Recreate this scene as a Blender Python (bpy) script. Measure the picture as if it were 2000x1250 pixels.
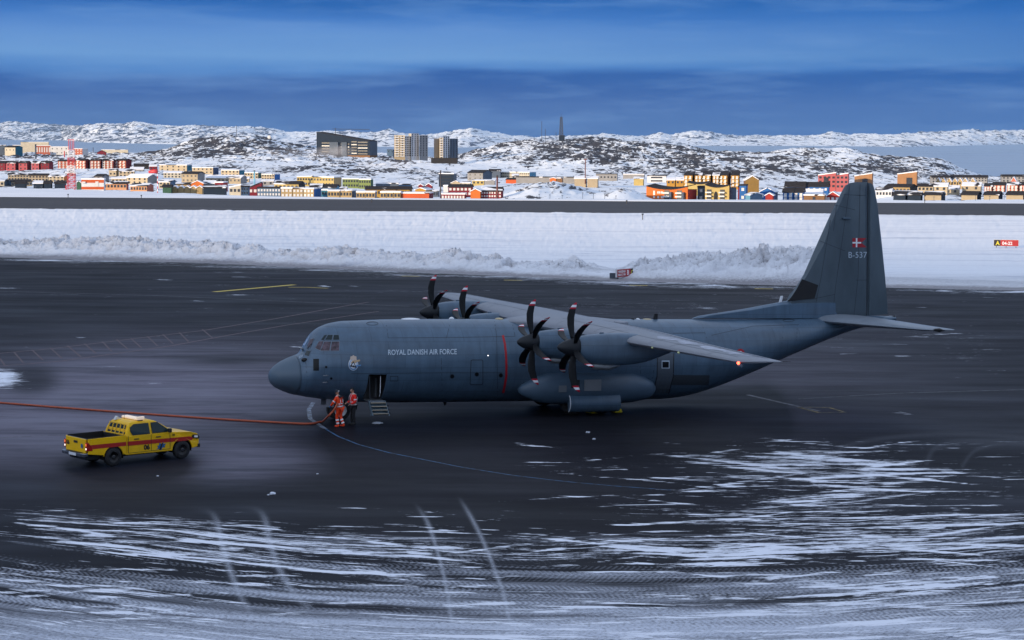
import bpy, bmesh, math, random
import numpy as np
from mathutils import Vector, Matrix
from mathutils.bvhtree import BVHTree
random.seed(7)
sc = bpy.context.scene
for o in list(bpy.data.objects): bpy.data.objects.remove(o)
R = math.radians
C = sc.collection

# ------------------------------------------------------------------ camera
F = 4222.0; CX = 1000.0; CY = 625.0; HC = 13.94; PITCH = math.atan2(CY-261.7, F); ROLL = R(0.253)
CAM = Vector((0, 0, HC))
_rt = Vector((1, 0, 0)); _up = Vector((0, math.sin(PITCH), math.cos(PITCH))); _fw = Vector((0, math.cos(PITCH), -math.sin(PITCH)))
cr = _rt*math.cos(ROLL) + _up*math.sin(ROLL); cu = -_rt*math.sin(ROLL) + _up*math.cos(ROLL)
camd = bpy.data.cameras.new('camera'); cam = bpy.data.objects.new('camera', camd); C.objects.link(cam)
camd.sensor_width = 36; camd.lens = 36*F/2000; camd.clip_start = 1; camd.clip_end = 150000
M = Matrix(((cr.x, cu.x, -_fw.x, 0), (cr.y, cu.y, -_fw.y, 0), (cr.z, cu.z, -_fw.z, HC), (0, 0, 0, 1)))
cam.matrix_world = M
sc.camera = cam

# ------------------------------------------------------------------ sky, sun, exposure
SUN_EL = R(7.5); SUN_DIR = Vector((-0.66, -0.75, 0)).normalized()       # horizontal direction towards the sun
SUN_E = 2.1; SKY_S = 0.15; EXPO = 1.5
w = bpy.data.worlds.new('World'); sc.world = w; w.use_nodes = True
nt = w.node_tree; nt.nodes.clear()
def N(nt, t, **k):
    n = nt.nodes.new(t)
    for a, b in k.items():
        if a == 'inp':
            for i, v in b.items(): n.inputs[i].default_value = v
        else: setattr(n, a, b)
    return n
def L(nt, a, b): nt.links.new(a, b)
def s2l(c): return tuple((x/12.92 if x <= .04045 else ((x+.055)/1.055)**2.4) for x in c)
def rgb(r, g, b): return s2l((r/255, g/255, b/255))+(1,)
sky = N(nt, 'ShaderNodeTexSky', sky_type='NISHITA', sun_disc=False, sun_elevation=SUN_EL,
        sun_rotation=math.atan2(SUN_DIR.x, SUN_DIR.y), altitude=80, air_density=1.0, dust_density=0.4, ozone_density=4.0)
hs = N(nt, 'ShaderNodeHueSaturation', inp={'Saturation': 0.42, 'Value': 1.0}); L(nt, sky.outputs[0], hs.inputs['Color'])
tc = N(nt, 'ShaderNodeTexCoord')
sep = N(nt, 'ShaderNodeSeparateXYZ'); L(nt, tc.outputs['Generated'], sep.inputs[0])
mp = N(nt, 'ShaderNodeMapping', inp={'Scale': (3.0, 3.0, 34.0)}); L(nt, tc.outputs['Generated'], mp.inputs[0])
nz = N(nt, 'ShaderNodeTexNoise', inp={'Scale': 1.6, 'Detail': 5.0, 'Roughness': .5}); L(nt, mp.outputs[0], nz.inputs['Vector'])
def MA(nt, op, a, b=None, c=None, clamp=False):
    n = N(nt, 'ShaderNodeMath', operation=op, use_clamp=clamp)
    for i, v in enumerate((a, b, c)):
        if v is None: continue
        if isinstance(v, (int, float)): n.inputs[i].default_value = v
        else: L(nt, v, n.inputs[i])
    return n.outputs[0]
def ramp(nt, src, pts, interp='LINEAR'):
    r = N(nt, 'ShaderNodeValToRGB'); r.color_ramp.interpolation = interp
    e = r.color_ramp.elements
    while len(e) > 1: e.remove(e[-1])
    e[0].position = pts[0][0]; e[0].color = pts[0][1]
    for p, c in pts[1:]:
        k = e.new(p); k.color = c
    L(nt, src, r.inputs[0]); return r.outputs[0]
def mixc(nt, f, a, b):
    m = N(nt, 'ShaderNodeMix', data_type='RGBA')
    for i, v in ((0, f), (6, a), (7, b)):
        if isinstance(v, (int, float, tuple)): m.inputs[i].default_value = v
        else: L(nt, v, m.inputs[i])
    return m.outputs[2]
# stratus banks low over the horizon: elevation warped by noise, then a ramp of cloud tones
warp = MA(nt, 'MULTIPLY_ADD', nz.outputs[0], 0.020, -0.0100)
tilt = MA(nt, 'MULTIPLY', sep.outputs[0], -0.006)
elev = MA(nt, 'ADD', MA(nt, 'ADD', sep.outputs[2], warp), tilt)
nel = MA(nt, 'MULTIPLY', elev, 4.0)     # 0.25 rad -> 1
K = 1/ (2**EXPO)/SKY_S
def sk(r, g, b):
    c = s2l((r/255, g/255, b/255)); return (c[0]*K, c[1]*K, c[2]*K, 1)
deck = ramp(nt, nel, [(0.0, sk(62, 108, 172)), (.025, sk(50, 100, 168)), (.06, sk(34, 90, 164)), (.088, sk(18, 82, 160)), (.106, sk(22, 86, 164)), (.122, sk(76, 132, 200)), (.142, sk(104, 154, 212)), (.185, sk(92, 142, 208)), (.215, sk(62, 120, 196)), (.25, sk(30, 98, 176)),
                      (.32, sk(26, 90, 166)), (.45, sk(60, 110, 176)), (1.0, sk(90, 130, 190))])
side = MA(nt, 'MULTIPLY_ADD', sep.outputs[0], 2.4, 0.02, clamp=True)
deck = mixc(nt, MA(nt, 'MULTIPLY', side, 1.0, clamp=True), deck, sk(14, 96, 176))
mp2 = N(nt, 'ShaderNodeMapping', inp={'Scale': (8.0, 8.0, 70.0)}); L(nt, tc.outputs['Generated'], mp2.inputs[0])
nz2 = N(nt, 'ShaderNodeTexNoise', inp={'Scale': 1.5, 'Detail': 6.0, 'Roughness': .62}); L(nt, mp2.outputs[0], nz2.inputs['Vector'])
deck2 = mixc(nt, MA(nt, 'MULTIPLY_ADD', nz2.outputs[0], 1.9, -.92, clamp=True), deck, sk(112, 156, 212))
up = MA(nt, 'MULTIPLY', MA(nt, 'ADD', sep.outputs[2], -0.10), 4.0, clamp=True)
zen = MA(nt, 'MULTIPLY_ADD', sep.outputs[2], 1.45, .28)
cb = N(nt, 'ShaderNodeVectorMath', operation='SCALE'); L(nt, hs.outputs[0], cb.inputs[0]); L(nt, zen, cb.inputs['Scale'])
skyc = mixc(nt, up, deck2, cb.outputs[0])
bg = N(nt, 'ShaderNodeBackground', inp={'Strength': SKY_S}); L(nt, skyc, bg.inputs[0])
wo = N(nt, 'ShaderNodeOutputWorld'); L(nt, bg.outputs[0], wo.inputs[0])
sl = bpy.data.lights.new('sun', 'SUN'); sun = bpy.data.objects.new('sun', sl); C.objects.link(sun)
sl.energy = SUN_E; sl.angle = R(0.5); sl.color = (1.0, .78, .52)
sd = Vector((SUN_DIR.x*math.cos(SUN_EL), SUN_DIR.y*math.cos(SUN_EL), math.sin(SUN_EL)))
sun.rotation_euler = sd.to_track_quat('Z', 'Y').to_euler(); sun.location = (-80, -60, 120)
vs = sc.view_settings; vs.view_transform = 'Standard'; vs.look = 'None'; vs.gamma = 1; vs.exposure = EXPO
sc.render.engine = 'CYCLES'

# ------------------------------------------------------------------ pixel <-> world (reference frame 2000 x 1250)
def ray(px, py):
    return (_fw*F + cr*(px-CX) - cu*(py-CY)).normalized()
def gp(px, py, z=0.0):
    d = ray(px, py); t = (z-HC)/d.z; return CAM + d*t
def at(px, py, D):                       # the point of the ray whose ground distance ahead is D
    d = ray(px, py); return CAM + d*(D/d.y)
_A = np.array([[cr.x, cr.y, cr.z], [cu.x, cu.y, cu.z], [_fw.x, _fw.y, _fw.z]])
def topx(P):
    q = (np.asarray(P)-np.array([0, 0, HC]))@_A.T
    return CX+F*q[..., 0]/q[..., 2], CY-F*q[..., 1]/q[..., 2]
def nray(px, py):
    px = np.asarray(px, float)[..., None]; py = np.asarray(py, float)[..., None]
    return _A[2]*F + _A[0]*(px-CX) - _A[1]*(py-CY)
def nat(px, py, D):
    d = nray(px, py); return np.array([0, 0, HC]) + d*(np.asarray(D)[..., None]/d[..., 1:2])
def ngp(px, py):
    d = nray(px, py); return np.array([0, 0, HC]) + d*(-HC/d[..., 2:3])

# value noise in numpy
_rng = np.random.RandomState(3); _T = _rng.rand(256, 256)
def vn(x, y):
    xi = np.floor(x).astype(int); yi = np.floor(y).astype(int); fx = x-xi; fy = y-yi
    fx = fx*fx*(3-2*fx); fy = fy*fy*(3-2*fy)
    a = _T[xi % 256, yi % 256]; b = _T[(xi+1) % 256, yi % 256]; c = _T[xi % 256, (yi+1) % 256]; d = _T[(xi+1) % 256, (yi+1) % 256]
    return (a*(1-fx)+b*fx)*(1-fy)+(c*(1-fx)+d*fx)*fy
def fbm(x, y, o=5, g=.5):
    s = 0; a = 1; t = 0
    for i in range(o):
        s = s+a*vn(x*2**i+17*i, y*2**i+31*i); t += a; a *= g
    return s/t
def ridg(x, y, o=5, g=.55):
    s = 0; a = 1; t = 0
    for i in range(o):
        n = 1-np.abs(2*vn(x*2**i+13*i, y*2**i+7*i)-1); s = s+a*n*n; t += a; a *= g
    return s/t
def sst(a, b, x):
    t = np.clip((x-a)/(b-a), 0, 1); return t*t*(3-2*t)

# ------------------------------------------------------------------ object helpers
def tag(o, label=None, cat=None, group=None, kind=None):
    if label: o['label'] = label
    if cat: o['category'] = cat
    if group: o['group'] = group
    if kind: o['kind'] = kind
    return o
def empty(name, loc=(0, 0, 0), rz=0, label=None, cat=None, group=None):
    o = bpy.data.objects.new(name, None); C.objects.link(o); o.location = loc; o.rotation_euler = (0, 0, rz)
    o.empty_display_size = .3
    return tag(o, label, cat, group)
def link(name, me, mats, parent=None, smooth=False):
    o = bpy.data.objects.new(name, me); C.objects.link(o)
    if not isinstance(mats, (list, tuple)): mats = [mats]
    if not me.materials:
        for m in mats: me.materials.append(m)
    if smooth and len(me.polygons): me.polygons.foreach_set('use_smooth', [True]*len(me.polygons))
    if parent: o.parent = parent
    return o
def mesh(vs_, fs):
    me = bpy.data.meshes.new('m'); me.from_pydata([tuple(v) for v in vs_], [], fs); me.update(); return me
def gridmesh(P, keep=None):
    n, m = P.shape[:2]; me = bpy.data.meshes.new('m')
    idx = np.arange(n*m).reshape(n, m)
    q = np.stack([idx[:-1, :-1], idx[:-1, 1:], idx[1:, 1:], idx[1:, :-1]], -1).reshape(-1, 4)
    me.vertices.add(n*m); me.vertices.foreach_set('co', P.reshape(-1).astype('f'))
    k = len(q); me.loops.add(4*k); me.loops.foreach_set('vertex_index', q.reshape(-1).astype('i'))
    me.polygons.add(k); me.polygons.foreach_set('loop_start', np.arange(0, 4*k, 4, dtype='i'))
    me.update(calc_edges=True); me.validate(); return me
def attr(me, name, vals, typ='FLOAT'):
    a = me.attributes.new(name, typ, 'POINT')
    a.data.foreach_set('value' if typ == 'FLOAT' else 'vector', np.asarray(vals, 'f').reshape(-1))
class MB:
    def __init__(s): s.v = []; s.f = []; s.m = []
    def quad(s, a, b, c, d, m=0):
        i = len(s.v); s.v += [a, b, c, d]; s.f.append((i, i+1, i+2, i+3)); s.m.append(m); return s
    def poly(s, pts, m=0):
        i = len(s.v); s.v += list(pts); s.f.append(tuple(range(i, i+len(pts)))); s.m.append(m); return s
    def box(s, x0, x1, y0, y1, z0, z1, m=0):
        i = len(s.v)
        s.v += [(x0, y0, z0), (x1, y0, z0), (x1, y1, z0), (x0, y1, z0), (x0, y0, z1), (x1, y0, z1), (x1, y1, z1), (x0, y1, z1)]
        for q in ((0, 3, 2, 1), (4, 5, 6, 7), (0, 1, 5, 4), (1, 2, 6, 5), (2, 3, 7, 6), (3, 0, 4, 7)):
            s.f.append(tuple(i+k for k in q)); s.m.append(m)
        return s
    def prism(s, prof, y0, y1, axis='y', m=0):       # profile (a,b) extruded; axis y: (x,z) ; axis x: (y,z); axis z: (x,y)
        n = len(prof); i = len(s.v)
        for t in (y0, y1):
            for a, b in prof:
                s.v.append({'y': (a, t, b), 'x': (t, a, b), 'z': (a, b, t)}[axis])
        s.f.append(tuple(range(i, i+n))); s.m.append(m); s.f.append(tuple(range(i+2*n-1, i+n-1, -1))); s.m.append(m)
        for k in range(n):
            l = (k+1) % n; s.f.append((i+k, i+n+k, i+n+l, i+l)); s.m.append(m)
        return s
    def tube(s, pts, r, n=8, m=0, cap=True):
        pts = [Vector(p) for p in pts]; rs = r if isinstance(r, (list, tuple)) else [r]*len(pts)
        i = len(s.v); prev = None
        for k, p in enumerate(pts):
            d = (pts[min(k+1, len(pts)-1)]-pts[max(k-1, 0)]).normalized()
            a = Vector((0, 0, 1)) if abs(d.z) < .9 else Vector((1, 0, 0))
            u = d.cross(a).normalized(); v = u.cross(d).normalized()
            for j in range(n):
                t = 2*math.pi*j/n; s.v.append(tuple(p+(u*math.cos(t)+v*math.sin(t))*rs[k]))
        for k in range(len(pts)-1):
            for j in range(n):
                l = (j+1) % n; s.f.append((i+k*n+j, i+k*n+l, i+(k+1)*n+l, i+(k+1)*n+j)); s.m.append(m)
        if cap:
            s.f.append(tuple(i+j for j in range(n-1, -1, -1))); s.m.append(m); e = i+(len(pts)-1)*n; s.f.append(tuple(e+j for j in range(n))); s.m.append(m)
        return s
    def loft(s, secs, cap=True, m=0):
        i = len(s.v); n = len(secs[0])
        for q in secs: s.v += [tuple(p) for p in q]
        for k in range(len(secs)-1):
            for j in range(n):
                l = (j+1) % n; s.f.append((i+k*n+j, i+k*n+l, i+(k+1)*n+l, i+(k+1)*n+j)); s.m.append(m)
        if cap:
            s.f.append(tuple(i+j for j in range(n-1, -1, -1))); s.m.append(m); e = i+(len(secs)-1)*n; s.f.append(tuple(e+j for j in range(n))); s.m.append(m)
        return s
    def mesh(s, fix=True, bevel=0, seg=2):
        me = mesh(s.v, s.f); me.polygons.foreach_set('material_index', s.m)
        if fix or bevel:
            bm = bmesh.new(); bm.from_mesh(me)
            bmesh.ops.recalc_face_normals(bm, faces=bm.faces)
            if bevel:
                es = [e for e in bm.edges if len(e.link_faces) == 2 and e.calc_face_angle(0) > .35]
                bmesh.ops.bevel(bm, geom=es, offset=bevel, segments=seg, affect='EDGES', profile=.5, clamp_overlap=True)
            bm.to_mesh(me); bm.free()
        return me
    def build(s, name, mats, parent=None, smooth=False, bevel=0, fix=True, seg=2):
        return link(name, s.mesh(fix, bevel, seg), mats, parent, smooth)

def autosmooth(o, ang=35):
    me = o.data; me.polygons.foreach_set('use_smooth', [True]*len(me.polygons))
    bm = bmesh.new(); bm.from_mesh(me)
    for e in bm.edges:
        e.smooth = not (len(e.link_faces) == 2 and e.calc_face_angle(0) > R(ang))
    bm.to_mesh(me); bm.free(); return o

# ------------------------------------------------------------------ materials
MATS = {}
def mat(name, col, rough=.5, metal=0., var=.0, vscale=2., bump=0., bscale=20., emit=None, es=0., spec=.5, coat=0., stretch=None, dirt_shade=None):
    if name in MATS: return MATS[name]
    m = bpy.data.materials.new(name); m.use_nodes = True; t = m.node_tree; b = t.nodes['Principled BSDF']
    b.inputs['Base Color'].default_value = tuple(col[:3])+(1,); b.inputs['Roughness'].default_value = rough; b.inputs['Metallic'].default_value = metal
    b.inputs['Specular IOR Level'].default_value = spec; b.inputs['Coat Weight'].default_value = coat
    c = N(t, 'ShaderNodeTexCoord'); src = c.outputs['Object']
    if stretch:
        mm = N(t, 'ShaderNodeMapping', inp={'Scale': stretch}); L(t, src, mm.inputs[0]); src = mm.outputs[0]
    if var:
        n = N(t, 'ShaderNodeTexNoise', inp={'Scale': vscale, 'Detail': 6., 'Roughness': .6}); L(t, src, n.inputs['Vector'])
        lo = tuple(max(0, x*(1-var)) for x in col[:3])+(1,); hi = tuple(min(1, x*(1+var)) for x in col[:3])+(1,)
        cc = ramp(t, n.outputs[0], [(.3, lo), (.7, hi)])
        if dirt_shade:
            n2 = N(t, 'ShaderNodeTexNoise', inp={'Scale': vscale*.37, 'Detail': 8., 'Roughness': .65}); L(t, src, n2.inputs['Vector'])
            cc = mixc(t, ramp(t, n2.outputs[0], [(.48, (0, 0, 0, 1)), (.7, (.55, .55, .55, 1))]), cc, tuple(dirt_shade)+(1,))
        L(t, cc, b.inputs['Base Color'])
        rr = MA(t, 'MULTIPLY_ADD', n.outputs[0], .3, rough-.15, clamp=True); L(t, rr, b.inputs['Roughness'])
    if bump:
        n = N(t, 'ShaderNodeTexNoise', inp={'Scale': bscale, 'Detail': 4.}); L(t, src, n.inputs['Vector'])
        bp = N(t, 'ShaderNodeBump', inp={'Strength': bump, 'Distance': .05}); L(t, n.outputs[0], bp.inputs['Height']); L(t, bp.outputs[0], b.inputs['Normal'])
    if emit: b.inputs['Emission Color'].default_value = tuple(emit)+(1,); b.inputs['Emission Strength'].default_value = es
    MATS[name] = m; return m

def snow_rock(name, scale, thr, rock=(.045, .045, .055), snow=(.80, .84, .90), amt=True, warm=0, nzw=1.0, soft=.05, gain=1., clump=1.):
    m = bpy.data.materials.new(name); m.use_nodes = True; t = m.node_tree; b = t.nodes['Principled BSDF']
    g = N(t, 'ShaderNodeNewGeometry')
    mp = N(t, 'ShaderNodeMapping', inp={'Scale': scale, 'Rotation': (0, R(14), 0)}); L(t, g.outputs['Position'], mp.inputs[0])
    n1 = N(t, 'ShaderNodeTexNoise', inp={'Scale': 1., 'Detail': 6., 'Roughness': .62, 'Distortion': .8}); L(t, mp.outputs[0], n1.inputs['Vector'])
    mq = N(t, 'ShaderNodeMapping', inp={'Scale': tuple(s*.16 for s in scale)}); L(t, g.outputs['Position'], mq.inputs[0])
    n2 = N(t, 'ShaderNodeTexNoise', inp={'Scale': 1., 'Detail': 3.}); L(t, mq.outputs[0], n2.inputs['Vector'])
    sp = N(t, 'ShaderNodeSeparateXYZ'); L(t, g.outputs['Normal'], sp.inputs[0])
    steep = MA(t, 'SUBTRACT', 1., sp.outputs[2])
    v = MA(t, 'ADD', MA(t, 'MULTIPLY_ADD', n1.outputs[0], gain, .5-.5*gain), MA(t, 'MULTIPLY', steep, .55*nzw))
    v = MA(t, 'MULTIPLY_ADD', n2.outputs[0], clump, MA(t, 'ADD', v, -.5*clump))
    if amt:
        a = N(t, 'ShaderNodeAttribute', attribute_name='rocky'); v = MA(t, 'ADD', v, MA(t, 'MULTIPLY_ADD', a.outputs['Fac'], .5, -.25))
    f = ramp(t, v, [(thr-soft, (0, 0, 0, 1)), (thr+soft, (1, 1, 1, 1))])
    n3 = N(t, 'ShaderNodeTexNoise', inp={'Scale': 2.3, 'Detail': 4.}); L(t, mp.outputs[0], n3.inputs['Vector'])
    rc = mixc(t, n3.outputs[0], tuple(x*.55 for x in rock)+(1,), tuple(min(1, x*1.7) for x in rock)+(1,))
    col = mixc(t, f, snow+(1,), rc)
    L(t, col, b.inputs['Base Color']); b.inputs['Roughness'].default_value = .85; b.inputs['Specular IOR Level'].default_value = .15
    bp = N(t, 'ShaderNodeBump', inp={'Strength': .8, 'Distance': 1.2/max(scale[0]*12, .02)*.25}); L(t, n1.outputs[0], bp.inputs['Height']); L(t, bp.outputs[0], b.inputs['Normal'])
    return m
# ================================================================== THE GROUND
AP_X = [-600, 0, 400, 800, 1000, 1200, 1500, 2000, 2700]           # rear edge of the apron, seen from the terminal
AP_Y = [494, 503, 514, 532, 540, 549, 557, 568, 580]
RN_X = [-600, 0, 600, 1300, 2000, 2700]; RN_Y = [403, 408, 413, 417, 421, 425]; RF_Y = [382, 385, 389, 394, 398, 402]
PX_ = [-600, -200, 0, 150, 330, 620, 840, 1000, 1400, 2000, 2700]; PE_Y = [350, 358, 366, 371.5, 378, 385, 388.5, 390.5, 393, 391.5, 391]     # edge of the plateau
def apY(u): return np.interp(u, AP_X, AP_Y)

def smax(a, b): return np.maximum(a, b)
def seg(u, v, pts, wid, soft=1.):                # painted stroke in ground space given by picture points
    d = np.full(u.shape, 1e9); acc = None
    for (a, b), (c, e) in zip(pts[:-1], pts[1:]):
        t = np.clip(((u-a)*(c-a)+(v-b)*(e-b))/((c-a)**2+(e-b)**2), 0, 1)
        dd = np.hypot(u-(a+t*(c-a)), (v-(b+t*(e-b))))
        d = np.minimum(d, dd)
    return np.exp(-(d/(wid*.75))**2)
def blob(u, v, cx, cy, rx, ry, p=1.): return np.exp(-(((u-cx)/rx)**2+((v-cy)/ry)**2)**p)

# ---- apron, one sheet; reaches beyond the frame and behind the camera
vv = np.concatenate([np.linspace(0, 1, 60)])
def wide(a, b, st, c=14): return np.concatenate([np.arange(-1700, a, c), np.arange(a, b, st), np.arange(b, 3700, c)])
us = wide(-120, 2122, 2.2)
rows = []
nfar = 95; nmid = 150; nnear = 250
U0 = us
def rowsfor():
    out = []
    e = apY(U0)-1.0
    for k in range(nfar): out.append(e+(700-e)*k/nfar)
    for k in range(nmid): out.append(np.full(U0.shape, 700+ (960-700)*k/nmid))
    for k in range(nnear): out.append(np.full(U0.shape, 960+(1320-960)*k/(nnear-1)))
    return np.array(out)
VV = rowsfor(); UU = np.broadcast_to(U0, VV.shape)
P = ngp(UU, VV)
me = gridmesh(P)
u = UU; v = VV
# swept direction of the ploughed snow: streaks run level far out, dip to the right below and climb again on the right
gcurve = -90*((u-1150)/1150)**2*sst(900, 1080, v)*np.where(u > 1150, .8, 1)
warp = (fbm(u/300, v/70, 3)-.5)*20*sst(880, 1040, v)
Q = ngp(u, np.clip(v-gcurve*.9+warp, 470, 1700))
attr(me, 'streak', np.stack([Q[..., 0], Q[..., 1], np.zeros_like(u)], -1), 'FLOAT_VECTOR')
S = -.10+.10*sst(860, 1000, v)*np.ones_like(u)+.07*(1-sst(640, 720, v))+.06*blob(u, v, 1250, 600, 500, 50)+.07*blob(u, v, 1800, 720, 300, 80)
S += .20*sst(985, 1100, v) + .12*sst(1090, 1175, v) + .12*sst(1165, 1250, v)
S += .20*blob(u, v, 250, 1035, 330, 40)+.16*blob(u, v, 640, 1080, 500, 40)
S -= .22*blob(u, v, 1000, 940, 330, 70)*1 + .12*blob(u, v, 700, 920, 300, 60)
S += .22*blob(u, v, 1150, 905, 190, 26)+.27*blob(u, v, 1620, 925, 170, 52)+.18*blob(u, v, 1500, 900, 150, 40)
S += .26*blob(u, v, 1450, 1070, 330, 26)+.22*blob(u, v, 1700, 1130, 200, 40)+.2*blob(u, v, 1850, 1060, 190, 60)
S -= .22*blob(u, v, 1640, 1090, 180, 22)+.22*blob(u, v, 1250, 1105, 160, 18) + .15*blob(u, v, 1100, 1010, 100, 14)
S += .18*blob(u, v, 1905, 688, 70, 20)+.10*blob(u, v, 1850, 640, 160, 40)+.08*blob(u, v, 1150, 600, 300, 26)
S -= .12*blob(u, v, 200, 900, 300, 60)+.14*blob(u, v, 1400, 830, 420, 40)
S += .45*blob(u, v, -10, 738, 55, 24, 1.6)
S += .50*sst(14, 2, v-apY(u))*.9                                    # ragged snowy margin at the far edge
_brk = np.clip(fbm(u/46+5, v/3.4, 4, .65)*3.2-1.05, 0, 1)
for pts, wd, am in (([(1010, 868), (1090, 882), (1170, 900)], 5, .35), ([(965, 909), (1060, 916), (1130, 925)], 6, .38), ([(1000, 893), (1060, 905), (1340, 925)], 6, .33),
                    ([(1555, 1141), (1680, 1142), (1765, 1134)], 7, .55), ([(1780, 1145), (1880, 1130), (1935, 1128)], 14, .55), ([(1290, 1112), (1480, 1096)], 6, .4),
                    ([(1730, 947), (1800, 938), (1870, 926)], 7, .4), ([(1690, 925), (1720, 910), (1790, 908)], 12, .42), ([(1590, 938), (1700, 938)], 10, .42),
                    ([(1300, 1000), (1450, 1015), (1660, 1030)], 5, .32), ([(1100, 1078), (1400, 1085), (1780, 1060)], 16, .30), ([(40, 1015), (160, 1018), (350, 1010)], 6, .34),
                    ([(350, 1060), (450, 1040), (540, 1035)], 8, .33), ([(40, 1022), (130, 1036), (330, 1078), (640, 1110), (700, 1115)], 8, .30),
                    ([(130, 1095), (400, 1120), (660, 1140)], 9, .22), ([(230, 1196), (330, 1200), (420, 1215)], 12, .5), ([(1540, 790), (1640, 797), (1760, 806), (1880, 826)], 3, .35),
                    ([(1190, 580), (1330, 590), (1410, 607)], 3, .4), ([(1065, 580), (1200, 584)], 3, .25), ([(1840, 700), (1940, 710), (1960, 722)], 6, .2)):
    S += .95*am*seg(u, v, pts, wd*1.6)*_brk
S += .10*blob(u, v, 1650, 980, 420, 130, 1.5)+.16*blob(u, v, 1780, 1010, 260, 60)+.10*blob(u, v, 350, 1060, 420, 40)
S -= .10*sst(1130, 1180, v)
S = np.where(S > .18, .18+(S-.18)*.60, S)
S += .33*blob(u, v, 0, 738, 50, 22, 1.3)-.02*sst(1000, 1060, v)+.07*sst(1150, 1240, v)+.05*blob(u, v, 1850, 690, 140, 40)
S += .03*blob(u, v, 1500, 930, 520, 90, 1.5)+.05*blob(u, v, 1250, 1010, 500, 60)
S -= .16*blob(u, v, 1650, 1105, 260, 22)
rq = np.random.RandomState(21); ucol = u[0]
def thin(uc, vc, ln, sl, th, am):
    c0, c1 = np.searchsorted(ucol, [uc-ln, uc+ln])
    if c1-c0 < 3: return
    cv_ = (rq.rand()-.5)*.05
    r = np.where(np.abs(v[:, (c0+c1)//2]-vc) < 14+abs(sl)*ln)[0]
    if len(r) < 2: return
    q = np.s_[r[0]:r[-1]+1, c0:c1]; uu_ = (u[q]-uc)/ln; d_ = (v[q]-(vc+sl*(u[q]-uc)+cv_*ln*uu_*uu_))/th
    S[q] += am*np.exp(-d_*d_)*np.clip(1-uu_*uu_, 0, 1)**.6
for k in range(190): a_, b_ = rq.rand(2); thin(960+1080*a_**.8, 862+270*b_, 30+150*rq.rand()**1.6, (rq.rand()-.55)*.26, .8+1.5*rq.rand(), .16+.28*rq.rand())
for k in range(110): a_, b_ = rq.rand(2); thin(1000*a_, 990+170*b_, 25+120*rq.rand()**2, -.03+.16*rq.rand(), .9+1.7*rq.rand(), .18+.26*rq.rand())
for k in range(90): a_, b_ = rq.rand(2); thin(2050*a_, 530+230*b_, 12+45*rq.rand()**2, (rq.rand()-.5)*.08, .6+.6*rq.rand(), .30+.28*rq.rand())
for k in range(60): a_, b_ = rq.rand(2); thin(2050*a_, 1130+120*b_, 40+120*rq.rand()**2, (rq.rand()-.5)*.12, 1.5+3*rq.rand(), .18+.18*rq.rand())
attr(me, 'snowy', S)
D_ = -.9+.9*sst(985, 1075, v)+.0*u                                                          # loose dust, soft
D_ += .58*sst(1060, 1160, v)+.44*sst(1150, 1235, v)+.16*sst(960, 1080, v)+.40*sst(1180, 1245, v)
D_ -= .2*blob(u, v, 1640, 1100, 220, 30)
rs_ = np.random.RandomState(11); TB = np.zeros_like(u)
for k in range(58):                        # tyre and plough passes, each a band with a serrated tread
    q_ = rs_.rand(); v0 = 1010+ 225*q_**.62; kk_ = 62+50*rs_.rand(); uc = 1150+(rs_.rand()-.5)*500; wd_ = 3.2+6.5*rs_.rand()*(.5+q_); a_ = .35+.65*rs_.rand()
    u0 = rs_.rand()*2600-900; u1 = u0+700+rs_.rand()*1500
    pv_ = v0-kk_*((u-uc)/1150)**2*np.where(u > uc, .75, 1)+24*(fbm(u/500+k*3.1, u*0+k, 2)-.5)
    d_ = v-pv_; ph = u*.55+np.abs(d_)*.9+k; tread = .62+.38*np.sin(ph)*sst(1040, 1120, v)
    ends = sst(u0, u0+160, u)*(1-sst(u1-220, u1, u)); TB = np.maximum(TB, a_*np.exp(-(d_/wd_)**4)*tread*ends)
D_ = D_+.85*TB*sst(985, 1060, v)-.38*sst(1030, 1100, v)
attr(me, 'dusty', D_)
FR = .95*blob(u, v, 330, 745, 330, 75, 1.3)+.85*blob(u, v, 60, 830, 330, 75, 1.2)+.7*blob(u, v, 480, 900, 130, 45, 1.5)+.3*blob(u, v, 1450, 740, 330, 90)
FR *= 1-.85*blob(u, v, 60, 742, 60, 32, 2); FR -= .6*blob(u, v, 430, 705, 110, 12)+.7*blob(u, v, 260, 905, 130, 28, 2)
FR -= .95*seg(u, v, [(700, 830), (900, 812), (1250, 822), (1480, 806)], 60, 1)
attr(me, 'frost', np.clip(FR, 0, 1))
TR = np.zeros_like(u)
def crv(pts, k=6):
    pts = [np.array(p, float) for p in pts]; out = []
    for i in range(len(pts)-1):
        p0, p1, p2, p3 = pts[max(i-1, 0)], pts[i], pts[i+1], pts[min(i+2, len(pts)-1)]
        for j in range(k):
            t = j/k; q = .5*((2*p1)+(-p0+p2)*t+(2*p0-5*p1+4*p2-p3)*t*t+(-p0+3*p1-3*p2+p3)*t**3); out.append((q[0], q[1]))
    return out+[tuple(pts[-1])]
for pts, wd in (([(330, 986), (395, 992), (420, 1010), (433, 1060), (448, 1110), (470, 1165), (486, 1190)], 12), ([(455, 982), (500, 992), (518, 1015), (527, 1060), (545, 1110), (575, 1160), (600, 1185)], 12),
                ([(808, 978), (835, 1020), (852, 1070), (866, 1120), (878, 1180), (884, 1250)], 8), ([(893, 965), (920, 1010), (945, 1060), (965, 1110), (985, 1165), (1000, 1240)], 8)):
    TR = np.maximum(TR, .85*seg(u, v, crv(pts), wd*.68, 1)*sst(pts[0][1], pts[0][1]+55, v)*(1-sst(pts[-1][1]-50, pts[-1][1], v)*.5))
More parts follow.
